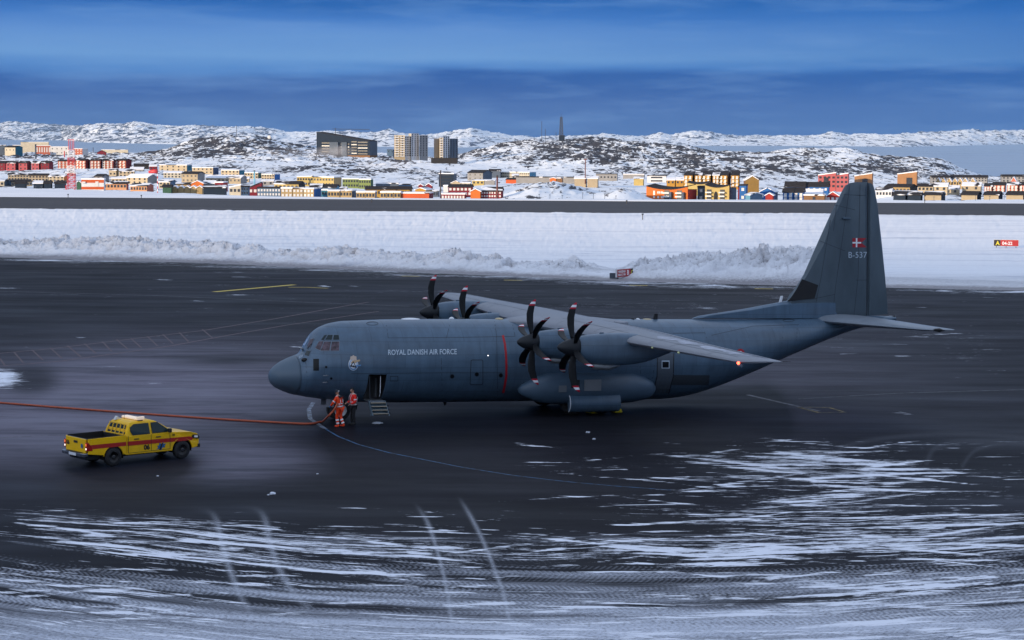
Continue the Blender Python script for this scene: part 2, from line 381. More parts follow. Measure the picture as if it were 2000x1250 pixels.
for pts, wd in (([(1640, 874), (1700, 860), (1790, 850), (1900, 848), (2040, 858), (2150, 880)], 5), ([(1810, 905), (1830, 873), (1900, 862), (2050, 870)], 5), ([(1880, 910), (1905, 880), (1960, 866), (2050, 866)], 4),
                ([(1530, 885), (1535, 900), (1512, 917)], 3), ([(1530, 925), (1535, 945), (1530, 960)], 4), ([(1775, 1064), (1770, 1088), (1700, 1115), (1560, 1130)], 4), ([(1913, 1070), (1912, 1095), (1880, 1115)], 4), ([(1632, 885), (1635, 900), (1655, 912)], 3)):
    TR = np.maximum(TR, .10*seg(u, v, crv(pts), wd*1.2, 1))
attr(me, 'tracks', TR)

def apron_mat():
    m = bpy.data.materials.new('asphalt_snow_swept'); m.use_nodes = True; t = m.node_tree; b = t.nodes['Principled BSDF']
    A = lambda n: N(t, 'ShaderNodeAttribute', attribute_name=n)
    g = N(t, 'ShaderNodeNewGeometry'); pos = g.outputs['Position']; st = A('streak').outputs['Vector']
    def nse(src, sc_, det=6., rough=.6, dist=0., rot=(0, 0, 0)):
        mp = N(t, 'ShaderNodeMapping', inp={'Scale': sc_, 'Rotation': rot}); L(t, src, mp.inputs[0])
        n = N(t, 'ShaderNodeTexNoise', inp={'Scale': 1., 'Detail': det, 'Roughness': rough, 'Distortion': dist}); L(t, mp.outputs[0], n.inputs['Vector']); return n.outputs[0]
    # solid streaks of swept snow
    sA = nse(st, (.17, 2.4, 1), 8, .70, .5, (0, 0, R(7)))
    sB = nse(st, (.26, 3.2, 1), 7, .72, .7, (0, 0, R(-36)))
    sC = nse(st, (.05, .22, 1), 3, .5)
    s = MA(t, 'MAXIMUM', sA, MA(t, 'SUBTRACT', sB, .015))
    s = MA(t, 'MULTIPLY_ADD', sC, .36, MA(t, 'ADD', s, -.18))
    s = MA(t, 'MULTIPLY_ADD', s, 1.5, -.27)
    sn = MA(t, 'ADD', s, MA(t, 'MULTIPLY', A('snowy').outputs['Fac'], .62))
    rag = nse(st, (1.5, 9.0, 1), 5, .75)
    sn = MA(t, 'MULTIPLY_ADD', rag, .78, MA(t, 'ADD', sn, -.39))
    solid = ramp(t, sn, [(.80, (0, 0, 0, 1)), (.825, (.75, .75, .75, 1)), (.87, (1, 1, 1, 1))])
    # loose dust with tyre-tread grain
    grain = nse(pos, (7., 15., 1), 5, .8)
    d = nse(st, (.07, 1.25, 1), 6, .68, .3)
    dd = MA(t, 'ADD', MA(t, 'MULTIPLY_ADD', A('dusty').outputs['Fac'], .72, -.17), MA(t, 'MULTIPLY_ADD', d, 1.9, -.97))
    dg = MA(t, 'MULTIPLY', dd, MA(t, 'MULTIPLY_ADD', grain, 4.2, -1.35, clamp=True), clamp=True)
    dg = MA(t, 'MULTIPLY', dg, 1.5, clamp=True)
    tr = MA(t, 'MULTIPLY', A('tracks').outputs['Fac'], MA(t, 'MULTIPLY_ADD', nse(pos, (14., 9., 1), 3, .8), 2.6, -.70, clamp=True), clamp=True)
    # asphalt
    base = nse(pos, (.35, .9, 1), 6, .65); fine = nse(pos, (28, 28, 1), 2, .5); long_ = nse(pos, (.025, .30, 1), 6, .62, .3, (0, 0, R(-4)))
    asp = mixc(t, base, (.0042, .0043, .0066, 1), (.0122, .0120, .0172, 1))
    asp = mixc(t, MA(t, 'MULTIPLY', long_, .22), asp, (.020, .0195, .025, 1))
    blot = nse(pos, (.045, .075, 1), 6, .62, 1.0, (0, 0, R(20))); bl2 = nse(pos, (.16, .42, 1), 7, .68, .8, (0, 0, R(-12)))
    asp = mixc(t, ramp(t, blot, [(.40, (0, 0, 0, 1)), (.62, (.8, .8, .8, 1))]), asp, (.020, .0198, .028, 1))
    asp = mixc(t, ramp(t, bl2, [(.50, (0, 0, 0, 1)), (.66, (.55, .55, .55, 1))]), asp, (.006, .006, .009, 1))
    asp = mixc(t, MA(t, 'MULTIPLY', fine, .25), asp, (.030, .030, .033, 1))
    # thin frost film
    f1 = nse(pos, (.06, .26, 1), 7, .66, 1.6, (0, 0, R(-24))); f2 = nse(pos, (.20, 1.1, 1), 7, .7, .8, (0, 0, R(22)))
    fr = MA(t, 'MULTIPLY', A('frost').outputs['Fac'], MA(t, 'MULTIPLY_ADD', MA(t, 'ADD', f1, MA(t, 'MULTIPLY', f2, .5)), 3.4, -1.85, clamp=True), clamp=True)
    asp = mixc(t, MA(t, 'MULTIPLY', fr, .85), asp, (.17, .155, .205, 1))
    asp = mixc(t, MA(t, 'MULTIPLY', A('frost').outputs['Fac'], .36), asp, (.15, .135, .18, 1))
    c = mixc(t, MA(t, 'MULTIPLY', dg, .86), asp, (.66, .70, .80, 1))
    c = mixc(t, MA(t, 'MULTIPLY', tr, .85), c, (.52, .55, .62, 1))
    c = mixc(t, solid, c, (.82, .85, .93, 1))
    L(t, c, b.inputs['Base Color'])
    sm = MA(t, 'MAXIMUM', solid, MA(t, 'MAXIMUM', dg, tr))
    wet = nse(pos, (.07, .3, 1), 4, .6)
    rg = MA(t, 'MULTIPLY_ADD', wet, .5, .32); rg = MA(t, 'MAXIMUM', rg, MA(t, 'MULTIPLY', sm, .9)); L(t, rg, b.inputs['Roughness'])
    L(t, MA(t, 'ADD', MA(t, 'MULTIPLY_ADD', sm, -.01, .035), MA(t, 'MULTIPLY', fr, .10)), b.inputs['Specular IOR Level'])
    bp = N(t, 'ShaderNodeBump', inp={'Strength': .5, 'Distance': .03}); L(t, MA(t, 'MULTIPLY_ADD', fine, .25, MA(t, 'MULTIPLY', sm, .9)), bp.inputs['Height']); L(t, bp.outputs[0], b.inputs['Normal'])
    return m
apron = link('apron', me, apron_mat()); apron['kind'] = 'structure'; apron['label'] = 'dark wet asphalt apron with swept snow streaks and tyre tracks'
# the ground all round it, lower by a hand so nothing is coplanar
gm = mat('packed_snow', (.72, .76, .83), .8, var=.06, vscale=.05)
near = MB(); near.box(-900, 900, -160, 480, -1.2, -.35)
near.build('ground', gm)['kind'] = 'structure'

# ---- painted lines on the apron: thin sheets 4 mm up
def ribbon(name, pts, width, m, z=.004, label=None, dash=None, cat=None):
    W = [gp(a, b, z) for a, b in pts]; P_ = []
    for i, (p, q) in enumerate(zip(W[:-1], W[1:])):
        n = max(1, int((q-p).length/1.0))
        for k in range(n): P_.append(p.lerp(q, k/n))
    P_.append(W[-1]); mb = MB()
    for i in range(len(P_)-1):
        if dash and (i % (dash[0]+dash[1])) >= dash[0]: continue
        a, b = P_[i], P_[i+1]
        def off(j):
            d = (P_[min(j+1, len(P_)-1)]-P_[max(j-1, 0)]); d.z = 0; d.normalize(); return Vector((-d.y, d.x, 0))*width/2
        mb.quad(tuple(a-off(i)), tuple(b-off(i+1)), tuple(b+off(i+1)), tuple(a+off(i)))
    o = mb.build(name, m, fix=False); o['kind'] = 'structure'
    if label: o['label'] = label
    return o
def worn(name, col, cut=.5):
    m = bpy.data.materials.new(name); m.use_nodes = True; t = m.node_tree; b = t.nodes['Principled BSDF']
    g = N(t, 'ShaderNodeNewGeometry'); n = N(t, 'ShaderNodeTexNoise', inp={'Scale': 3.2, 'Detail': 7., 'Roughness': .7}); L(t, g.outputs['Position'], n.inputs['Vector'])
    f = ramp(t, n.outputs[0], [(cut-.08, (0, 0, 0, 1)), (cut+.08, (1, 1, 1, 1))])
    L(t, mixc(t, f, (.014, .0135, .016, 1), tuple(col)+(1,)), b.inputs['Base Color']); b.inputs['Roughness'].default_value = .6; return m
YEL = worn('yellow_line_paint', (.55, .40, .03), .36); BLU = worn('blue_line_paint', (.02, .12, .27), .47); RED = worn('faded_red_line_paint', (.11, .055, .062), .44); GRY = worn('faded_grey_line_paint', (.13, .125, .15), .5)
ribbon('yellow_marking', [(418, 570), (575, 556)], .7, YEL)
ribbon('yellow_marking', [(563, 561), (600, 561), (640, 563)], .35, YEL)
ribbon('yellow_marking', [(1460, 771), (1530, 787), (1600, 803)], .25, GRY)
ribbon('yellow_marking', [(1560, 795), (1620, 796), (1650, 805), (1600, 806), (1560, 795)], .2, worn('worn_yellow', (.35, .25, .05), .52))
for x in (800, 1000, 1245, 1490): ribbon('edge_marking', [(x-16, apY(x)+7), (x+20, apY(x)+7.5)], .5, YEL)
ribbon('blue_line', [(636, 838), (660, 852), (700, 868), (760, 884), (830, 898), (900, 912), (1000, 928), (1100, 940), (1200, 949), (1310, 957)], .085, BLU)
ribbon('pale_line', [(612, 786), (603, 800), (606, 818), (636, 838)], .22, worn('pale_blue_paint', (.20, .24, .32), .5))
ribbon('red_line', [(-120, 706), (0, 690), (100, 681), (240, 664), (400, 645), (540, 622), (660, 600), (720, 590)], .20, RED)
ribbon('red_line', [(-120, 722), (0, 715), (120, 705), (200, 694), (330, 676), (450, 654), (560, 635), (740, 608)], .20, RED)
REDT = worn('red_tick_paint', (.075, .03, .035), .44)
for i, (a, b, c, d) in enumerate(((0, 700, 9, 713), (27, 687, 45, 708), (62, 683, 84, 703), (98, 679, 121, 700), (132, 675, 158, 697), (165, 671, 187, 690), (200, 667, 218, 686), (228, 663, 250, 682), (256, 661, 276, 679), (288, 657, 308, 676), (318, 653, 338, 671), (350, 649, 368, 667), (395, 643, 415, 660))):
    ribbon('red_tick', [(a, b), (c, d)], .12, REDT)
ribbon('faint_line', [(-100, 566), (300, 577), (640, 592), (800, 598)], .2, GRY)
ribbon('faint_line', [(-60, 858), (100, 850), (300, 846)], .12, GRY)
ribbon('faint_line', [(1560, 779), (1750, 768), (2100, 758)], .15, GRY)

# ---- snowfield between apron and runway, with the ploughed bank along the apron
us2 = wide(-200, 2202, 2.0, 8)
E = ngp(us2, apY(us2))                       # apron edge points
E2 = ngp(us2, np.interp(us2, RN_X, RN_Y)+1.)
ts = np.concatenate([np.arange(-.8, 17, .16), 17+np.cumsum(np.linspace(.25, 6, 48))])
tn = ts[-1]
Tt = np.broadcast_to(ts[:, None], (len(ts), len(us2)))
dirn = (E2-E); Ln = np.linalg.norm(dirn, axis=1); dirn = dirn/Ln[:, None]
fr_ = np.where(ts < 17, ts, 17+(ts-17)/(tn-17)*1e9)
dist = np.where(Tt <= 17, Tt, 17+(Tt-17)/(tn-17)*(Ln[None]-17))
P = E[None]+dirn[None]*dist[..., None]
x = P[..., 0]; y = P[..., 1]; u2 = np.broadcast_to(us2, x.shape)
bh = np.interp(us2, [-300, 0, 60, 230, 320, 450, 560, 650, 750, 830, 900, 960, 1050, 1110, 1170, 1200, 1250, 1330, 1420, 1500, 1560, 1600, 1625, 1660, 1720, 2300],
               [1.4, 1.5, 1.5, 2.0, 1.6, 2.0, 1.35, 1.75, 1.5, 1.45, 1.9, 1.2, .8, 1.35, .65, .5, 1.2, 1.9, 2.5, 2.7, 3.0, 2.7, 2.2, 1.0, .25, .15])
lump = ridg(x/5.2, y/3.6, 5, .6); lump2 = fbm(x/2.1+9, y/1.5, 5, .62); blocks = np.floor(vn(x/.9, y/.7)*4)/4
cw = np.interp(us2, [-300, 600, 1500, 2300], [9, 8.5, 10, 9])+(fbm(x/9., y*0+3, 3)-.5)*5
prof = sst(1.5, 6.8, dist)*(1-sst(cw, cw+4.5, dist)*.93)
bk = sst(.35, 1.3, bh)[None]
def cells(x, y, s, seed):
    rj = np.random.RandomState(seed).rand(256, 256, 4); X = x/s; Y = y/s; xi = np.floor(X).astype(int); yi = np.floor(Y).astype(int); best = np.full(x.shape, 9.); hgt = np.zeros(x.shape)
    for a in (-1, 0, 1):
        for b in (-1, 0, 1):
            r = rj[(xi+a) % 256, (yi+b) % 256]; dx = xi+a+r[..., 0]-X; dy = yi+b+r[..., 1]-Y; d_ = dx*dx+dy*dy
            k_ = d_ < best; best = np.where(k_, d_, best); hgt = np.where(k_, r[..., 2]+dx*(r[..., 3]-.5)*1.3+dy*(r[..., 2]-.5)*1.3, hgt)
    return hgt
ch1 = cells(x, y*1.3, 1.5, 5); ch2 = cells(x+3, y*1.2, .62, 8)
chunk = ridg(x/1.5+3, y/1.1, 3, .6); chunk2 = ridg(x/.62, y/.5+7, 3, .6)
z = bh[None]*prof*(.62+.42*lump+.16*lump2) + prof*bk*((chunk-.5)*.55+(chunk2-.5)*.22+(blocks-.4)*.08+(ch1-.5)*.48+(ch2-.5)*.30)
z += .10*sst(.3, 2.5, dist)*fbm(x/1.1, y/.6, 4)*1.4+.02
z = np.where(dist < .1, -.06+.05*dist, z)
z += .05*sst(15, 25, dist)*(fbm(x/30, y/9, 4)-.4)*(1-sst(-14, -2, dist-Ln[None]))
P[..., 2] = z
def blur(a, k):
    for ax in (0, 1):
        c_ = np.cumsum(np.concatenate([np.repeat(np.take(a, [0], ax), k+1, ax), a, np.repeat(np.take(a, [-1], ax), k, ax)], ax), ax)
        n_ = a.shape[ax]; a = (np.take(c_, range(2*k+1, 2*k+1+n_), ax)-np.take(c_, range(0, n_), ax))/(2*k+1)
    return a
cav_shade = np.clip((blur(z, 5)-z)*4.0, 0, 1)*prof  # crevice shade painted into the bank colour, joined to the dirt mask
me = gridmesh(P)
dirt_shade = np.clip(sst(3.6, 1.0, dist)*1.0+.5*prof*sst(.55, .75, fbm(x/3.3, y/2.2, 4)) + .35*sst(.52, .75, fbm(x/1.2+5, y/.9, 4))*prof, 0, 1)
dirt_shade = np.where(u2 > 1640, np.maximum(dirt_shade, .55*sst(26, 8, dist)), dirt_shade)
dirt_shade = np.clip(dirt_shade*.8+cav_shade*.9, 0, 1)+.9*sst(4.2, 1.6, dist)*sst(-.2, .3, dist); attr(me, 'dirt_shade', dirt_shade); attr(me, 'lumpy', prof)
def snow_mat():
    m = bpy.data.materials.new('field_snow'); m.use_nodes = True; t = m.node_tree; b = t.nodes['Principled BSDF']
    g = N(t, 'ShaderNodeNewGeometry'); pos = g.outputs['Position']
    def nse(sc_, det=5., rough=.6, dist=0., rot=(0, 0, 0)):
        mp = N(t, 'ShaderNodeMapping', inp={'Scale': sc_, 'Rotation': rot}); L(t, pos, mp.inputs[0])
        n = N(t, 'ShaderNodeTexNoise', inp={'Scale': 1., 'Detail': det, 'Roughness': rough, 'Distortion': dist}); L(t, mp.outputs[0], n.inputs['Vector']); return n.outputs[0]
    A = lambda n: N(t, 'ShaderNodeAttribute', attribute_name=n).outputs['Fac']
    st = nse((.035, .42, .3), 7, .68, .3, (0, 0, R(-2.2))); st2 = nse((.012, .09, .1), 4, .6, 0, (0, 0, R(-2.2)))
    k = MA(t, 'MULTIPLY_ADD', st2, .5, MA(t, 'ADD', st, -.25))
    f = ramp(t, k, [(.48, (0, 0, 0, 1)), (.56, (.16, .16, .16, 1)), (.64, (.5, .5, .5, 1)), (.72, (.9, .9, .9, 1))])
    f = MA(t, 'MULTIPLY', f, MA(t, 'SUBTRACT', 1., A('lumpy')))
    c = mixc(t, f, (.84, .86, .91, 1), (.42, .46, .56, 1))
    c = mixc(t, MA(t, 'MULTIPLY', A('lumpy'), .55), c, (.66, .68, .74, 1))
    gr = nse((4, 6, 6), 6, .75)
    d = MA(t, 'MULTIPLY', A('dirt_shade'), MA(t, 'MULTIPLY_ADD', gr, 2.6, -.55, clamp=True), clamp=True)
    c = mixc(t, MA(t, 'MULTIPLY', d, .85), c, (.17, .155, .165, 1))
    sp = nse((5, 5, 5), 3, .6); spk = ramp(t, MA(t, 'MULTIPLY_ADD', A('lumpy'), .07, sp), [(.70, (0, 0, 0, 1)), (.74, (1, 1, 1, 1))])
    c = mixc(t, MA(t, 'MULTIPLY', spk, .7), c, (.09, .085, .09, 1))
    L(t, c, b.inputs['Base Color']); b.inputs['Roughness'].default_value = .75; b.inputs['Specular IOR Level'].default_value = .25
    bp = N(t, 'ShaderNodeBump', inp={'Strength': .9, 'Distance': .16}); L(t, MA(t, 'MULTIPLY', nse((1.6, 2.2, 3), 7, .75), MA(t, 'MULTIPLY_ADD', A('lumpy'), .98, .02)), bp.inputs['Height']); L(t, bp.outputs[0], b.inputs['Normal'])
    return m
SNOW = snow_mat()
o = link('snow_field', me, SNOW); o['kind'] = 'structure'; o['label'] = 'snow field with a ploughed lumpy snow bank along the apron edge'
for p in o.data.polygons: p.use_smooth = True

# ---- runway and the snow beyond it up to the edge of the plateau
def strip(name, ya, yb, n, m, zf=0., us_=np.arange(-1700, 3700, 8.)):
    P0 = ngp(us_, np.interp(us_, RN_X, ya)); P1 = ngp(us_, np.interp(us_, RN_X, yb)); t_ = np.linspace(0, 1, n)[:, None, None]
    P = P0[None]*(1-t_)+P1[None]*t_; P[..., 2] = zf; return P
am = bpy.data.materials.new('runway_asphalt'); am.use_nodes = True; t = am.node_tree; b = t.nodes['Principled BSDF']
g = N(t, 'ShaderNodeNewGeometry'); mp_ = N(t, 'ShaderNodeMapping', inp={'Scale': (.02, .7, 1), 'Rotation': (0, 0, R(-1))}); L(t, g.outputs['Position'], mp_.inputs[0])
n = N(t, 'ShaderNodeTexNoise', inp={'Scale': 1., 'Detail': 6., 'Roughness': .7}); L(t, mp_.outputs[0], n.inputs['Vector'])
L(t, ramp(t, n.outputs[0], [(.3, (.030, .030, .036, 1)), (.56, (.052, .052, .060, 1)), (.66, (.08, .08, .09, 1)), (.76, (.40, .42, .48, 1))]), b.inputs['Base Color']); b.inputs['Roughness'].default_value = .75; b.inputs['Specular IOR Level'].default_value = .2
P = strip('r', RN_Y, RF_Y, 8, am); P[..., 2] = .05
o = link('runway', gridmesh(P), am); o['kind'] = 'structure'; o['label'] = 'dark cleared runway strip across the snow'
us3 = wide(-400, 2402, 5., 10)
P0 = ngp(us3, np.interp(us3, RN_X, RF_Y)); P1 = ngp(us3, np.interp(us3, PX_, PE_Y))
t_ = np.linspace(0, 1, 26)[:, None, None]; P = P0[None]*(1-t_)+P1[None]*t_
P[..., 2] = .55*np.sin(np.pi*np.clip(t_[..., 0]*1.4, 0, 1))*(.2+.7*fbm(P[..., 0]/22, P[..., 1]/9, 4))*.6 + .05
P[0, :, 2] = 0.0
P[..., 2] += sst(.75, .95, t_[..., 0])*(fbm(P[..., 0]/9, P[..., 1]/40, 4)-.5)*.5
me = gridmesh(P); attr(me, 'dirt_shade', np.zeros(P.shape[:2])); attr(me, 'lumpy', np.zeros(P.shape[:2])+.1)
o = link('runway_verge', me, SNOW, smooth=True); o['kind'] = 'structure'; o['label'] = 'snowy verge beyond the runway at the plateau edge'
EDGE_D = P[-1, :, 1].copy(); EDGE_Z = P[-1, :, 2].copy()

# ---- the land beyond: town slopes and rocky hills (real heights, rows of distance)
TX = [-500, 0, 150, 300, 380, 450, 500, 550, 600, 700, 750, 850, 900, 950, 1000, 1050, 1100, 1150, 1200, 1250, 1300, 1350, 1400, 1450, 1500, 1550, 1600, 1650, 1700, 1750, 1800, 1840, 1880, 1920, 2000, 2500]
TD = [640, 800, 1000, 1250, 1600, 2000, 2350, 2650]
TYc = [298, 300, 301, 299, 275, 265, 268, 277, 286, 296, 301, 309, 300, 288, 279, 272, 270, 270, 273, 281, 284, 288, 296, 298, 298, 290, 290, 291, 299, 309, 307, 312, 332, 345, 348, 352]
T2350 = [304, 303, 304, 303, 288, 283, 286, 292, 300, 304, 308, 312, 309, 304, 297, 291, 289, 288, 290, 295, 299, 303, 307, 308, 308, 304, 303, 303, 309, 318, 318, 324, 340, 349, 351, 354]
T2000 = [318, 316, 316, 316, 314, 314, 316, 318, 320, 325, 326, 326, 326, 328, 328, 328, 326, 325, 324, 325, 326, 327, 327, 327, 326, 325, 326, 327, 330, 335, 337, 342, 349, 353, 354, 357]
T1600 = [336, 334, 334, 335, 337, 338, 338, 338, 338, 340, 342, 345, 347, 350, 350, 351, 351, 351, 350, 349, 347, 346, 346, 347, 348, 350, 352, 354, 356, 357, 357, 358, 358, 358, 358, 360]
T1250 = [352, 352, 352, 354, 356, 358, 358, 358, 360, 362, 364, 365, 363, 362, 362, 361, 360, 360, 361, 362, 363, 364, 365, 366, 367, 368, 369, 370, 370, 370, 369, 368, 367, 366, 366, 368]
T1000 = [366, 366, 367, 368, 369, 371, 372, 373, 375, 376, 377, 378, 378, 378, 378, 378, 378, 378, 379, 380, 380, 380, 381, 381, 381, 382, 382, 382, 382, 381, 380, 379, 378, 377, 376, 376]
T800 = [378, 378, 380, 382, 384, 386, 388, 389, 390, 391, 391, 392, 392, 392, 392, 392, 392, 392, 393, 394, 394, 394, 395, 395, 395, 395, 395, 395, 395, 394, 393, 392, 391, 390, 389, 389]
T640 = [y+9 for y in T800]
TT = np.array([T640, T800, T1000, T1250, T1600, T2000, T2350, TYc], float)
def ty(px, D):
    cols = np.array([np.interp(px, TX, r) for r in TT])
    return cols
def terr_y(px, D):
    cols = ty(px, D)
    return float(np.interp(D, TD, cols))
def hitD(px, yb):
    cols = [float(np.interp(px, TX, r)) for r in TT]
    if yb >= cols[0]: return 640.
    for i in range(len(TD)-1):
        if cols[i] >= yb >= cols[i+1]:
            f_ = (cols[i]-yb)/max(cols[i]-cols[i+1], 1e-6); return TD[i]+f_*(TD[i+1]-TD[i])
    return 2650.
us4 = wide(-420, 2424, 2.6, 10)
Ds = np.concatenate([[0, .5, 1], np.linspace(660, 1600, 120), np.linspace(1608, 2650, 190), np.linspace(2680, 3300, 14)])
cols = np.array([np.interp(us4, TX, r) for r in TT])            # 8 x n
eD = np.interp(us4, us3, EDGE_D); eZ = np.interp(us4, us3, EDGE_Z)
rowsP = []
for i, D in enumerate(Ds):
    if i < 3:
        f_ = [0, .35, .75][i]; DD = eD+(640-eD)*f_
        q = nat(us4, np.full_like(us4, 300), DD); q[:, 2] = eZ-[.05, 3.5, 9][i]
        z640 = nat(us4, cols[0], np.full_like(us4, 640))[:, 2]; q[:, 2] = eZ*(1-f_)+z640*f_-[.05, 1.5, 1][i]
    elif D <= 2650:
        yy = np.array([np.interp(D, TD, cols[:, j]) for j in range(len(us4))])
        q = nat(us4, yy, np.full_like(us4, D))
    else:
        q0 = nat(us4, cols[-1], np.full_like(us4, 2650)); q = nat(us4, cols[-1], np.full_like(us4, D))
        q[:, 2] = q0[:, 2]+(-92-q0[:, 2])*((D-2650)/650)**1.0
    rowsP.append(q)
P = np.array(rowsP); x = P[..., 0]; y = P[..., 1]; DDs = np.broadcast_to(Ds[:, None], x.shape); uu4 = np.broadcast_to(us4, x.shape)
rock = .42*sst(1500, 1750, DDs)+.28*(1-sst(1500, 1750, DDs))
def pb(cx, cD, rx, rD, a):
    global rock; rock = rock+a*np.exp(-(((uu4-cx)/rx)**2+((DDs-cD)/rD)**2)**1.2)
pb(440, 2400, 170, 330, .36); pb(1150, 2450, 260, 380, .24); pb(1350, 2200, 200, 450, .24); pb(1600, 2000, 160, 420, .18); pb(1780, 2300, 120, 400, .2); pb(700, 1750, 170, 260, .24); pb(500, 1900, 120, 100, -.3)
pb(950, 2050, 140, 160, -.30); pb(1100, 1800, 220, 180, -.2); pb(100, 2400, 200, 300, .15); pb(1640, 2260, 60, 60, -.35); pb(1500, 2150, 120, 60, -.2); pb(1420, 1750, 120, 200, .2); pb(850, 2000, 90, 200, -.2)
rock -= .12*(DDs < 1500)
amp = sst(1450, 2100, DDs)*(.25+1.0*np.clip(rock, 0, 1))
rel = ridg(x/55., y/60., 5, .58)-.45
P[..., 2] += amp*rel*9.5*np.where(DDs > 2655, 0, 1)
P[..., 2] += sst(1000, 1400, DDs)*(1-sst(1500, 2000, DDs))*(ridg(x/35, y/30, 4)-.5)*2.2
P[..., 2] += (DDs > 640)*(1-sst(1000, 1300, DDs))*(fbm(x/16, y/14, 4)-.5)*1.6
# two near knolls just over the edge
def knoll(cx, cD, rx, rD, h):
    g_ = np.exp(-(((uu4-cx)/rx)**2+((DDs-cD)/rD)**2)); P[..., 2] += h*g_*(.75+.5*ridg(x/14, y/12, 5, .6))*(DDs > 600)
    return g_
k1 = knoll(1085, 860, 85, 90, 6.0)+knoll(1225, 780, 45, 60, 4.0); knoll(1030, 820, 40, 60, 1.2)
k2 = knoll(330, 1150, 50, 50, 1.0)+knoll(200, 1500, 140, 90, 3.5)+knoll(1260, 960, 80, 60, 1.5)+knoll(1780, 900, 60, 40, 2.0)
rock = np.clip(rock+.42*np.clip(k1, 0, 1)+.15*np.clip(k2, 0, 1), 0, 1)
TERR = P.copy()
me = gridmesh(P); attr(me, 'rocky', rock)
hm = snow_rock('hill_snow_and_rock', (.17, .03, .46), .540, soft=.05, gain=1.9)
o = link('hills', me, hm, smooth=True); o['kind'] = 'structure'; o['label'] = 'snow covered rocky hills and town slopes beyond the runway'

# ---- the fjord and the far islands
sea = bpy.data.materials.new('sea_water'); sea.use_nodes = True; t = sea.node_tree; b = t.nodes['Principled BSDF']
g = N(t, 'ShaderNodeNewGeometry'); mp_ = N(t, 'ShaderNodeMapping', inp={'Scale': (.0006, .006, 1)}); L(t, g.outputs['Position'], mp_.inputs[0])
n = N(t, 'ShaderNodeTexNoise', inp={'Scale': 1., 'Detail': 7., 'Roughness': .65, 'Distortion': .4}); L(t, mp_.outputs[0], n.inputs['Vector'])
L(t, ramp(t, n.outputs[0], [(.3, (.16, .24, .36, 1)), (.7, (.30, .40, .54, 1))]), b.inputs['Base Color'])
L(t, ramp(t, n.outputs[0], [(.35, (.25,)*3+(1,)), (.7, (.6,)*3+(1,))]), b.inputs['Roughness'])
o = MB().quad((-15800, 2700, -86), (15800, 2700, -86), (15800, 36000, -86), (-15800, 36000, -86)).build('sea', sea, fix=False); o['kind'] = 'structure'; o['label'] = 'pale blue fjord water between the town and the islands'
SKX = [-500, 0, 20, 60, 110, 150, 200, 240, 262, 300, 330, 380, 430, 480, 520, 560, 600, 640, 690, 730, 760, 800, 850, 880, 920, 960, 1000, 1050, 1080, 1140, 1180, 1230, 1262, 1290, 1310, 1350, 1385, 1410, 1440, 1500, 1560, 1600, 1625, 1660, 1700, 1750, 1800, 1860, 1890, 1920, 1960, 2000, 2500]
SKY_ = [245, 240, 237, 240, 243, 246, 241, 241, 236, 243, 246, 244, 247, 247, 250, 257, 258, 254, 256, 259, 254, 262, 262, 258, 250, 259, 265, 267, 266, 265, 261, 264, 266, 258, 263, 256, 256, 262, 265, 264, 265, 264, 257, 263, 261, 262, 258, 256, 252, 256, 254, 254, 254]
SHX = [-500, 0, 120, 170, 300, 420, 620, 900, 1100, 1340, 1500, 1700, 1760, 1800, 2000, 2500]; SHY = [273, 273, 274, 278, 281, 283, 285, 288, 286, 285, 284.5, 286, 287, 286, 282, 282]
us5 = wide(-300, 2302, 2., 8)[:-60]
sh = np.interp(us5, SHX, SHY); d0 = nray(us5, sh); D0 = (-86-HC)/d0[:, 2]*d0[:, 1]
skl = np.interp(us5, SKX, SKY_)
tt5 = np.concatenate([[-.03], np.linspace(0, 1, 90), [1.15, 1.4]]); rowsP = []
Dt = D0+6000
top = nat(us5, skl, Dt)[:, 2]
for k in tt5:
    D = D0+k*6000
    q = nat(us5, sh, D); q[:, 2] = -95 if k < 0 else -86+(top+86)*(np.clip(k, 0, 1)**.8)*(1 if k <= 1 else max(0, 1-(k-1)*2.5))
    rowsP.append(q)
P = np.array(rowsP); x = P[..., 0]; y = P[..., 1]; kk = np.broadcast_to(tt5[:, None], x.shape)
r_ = ridg(x/620., y/1300., 6, .62)
P[..., 2] += np.where((kk > 0) & (kk <= 1), (r_-.55)*np.sin(np.pi*np.clip(kk, 0, 1)**1.0)*.55*(top[None]+86)+(kk > .97)*0, 0)
P[..., 2] += (kk > .5)*(kk <= 1)*(ridg(x/230., y/400., 5, .68)-.5)*46*sst(.4, 1, kk)
me = gridmesh(P); attr(me, 'rocky', .42+0*x+.25*(fbm(x/2500, y/3000, 3)-.5)+.22*sst(700, 0, np.broadcast_to(us5, x.shape))-.05)
fm = snow_rock('far_island_snow_and_rock', (.016, .0024, .045), .545, gain=2.0, clump=.6, rock=(.07, .09, .14), nzw=.6, soft=.06)
o = link('far_mountains', me, fm, smooth=True); o['kind'] = 'structure'; o['label'] = 'low snowy rock islands along the horizon'
# unseen ridge added behind the camera to block the sun from apron and runway
mx = np.linspace(-6000, 3000, 120); my = np.linspace(0, 1, 24)
X_, K_ = np.meshgrid(mx, my); yb_ = -450-K_*1000
hgt = 292+26*np.sin(X_/700.)+30*(fbm(X_/400, yb_/400, 4)-.5)
Zm = -2+hgt*np.sin(np.clip(K_*1.15, 0, 1)*math.pi*.5)*(1-.0*K_)
P = np.stack([X_, yb_, Zm], -1); me = gridmesh(P); attr(me, 'rocky', .4+0*X_)
o = link('shade_ridge', me, hm, smooth=True); o['kind'] = 'structure'; o['label'] = 'unseen ridge added behind the camera to shade the apron'
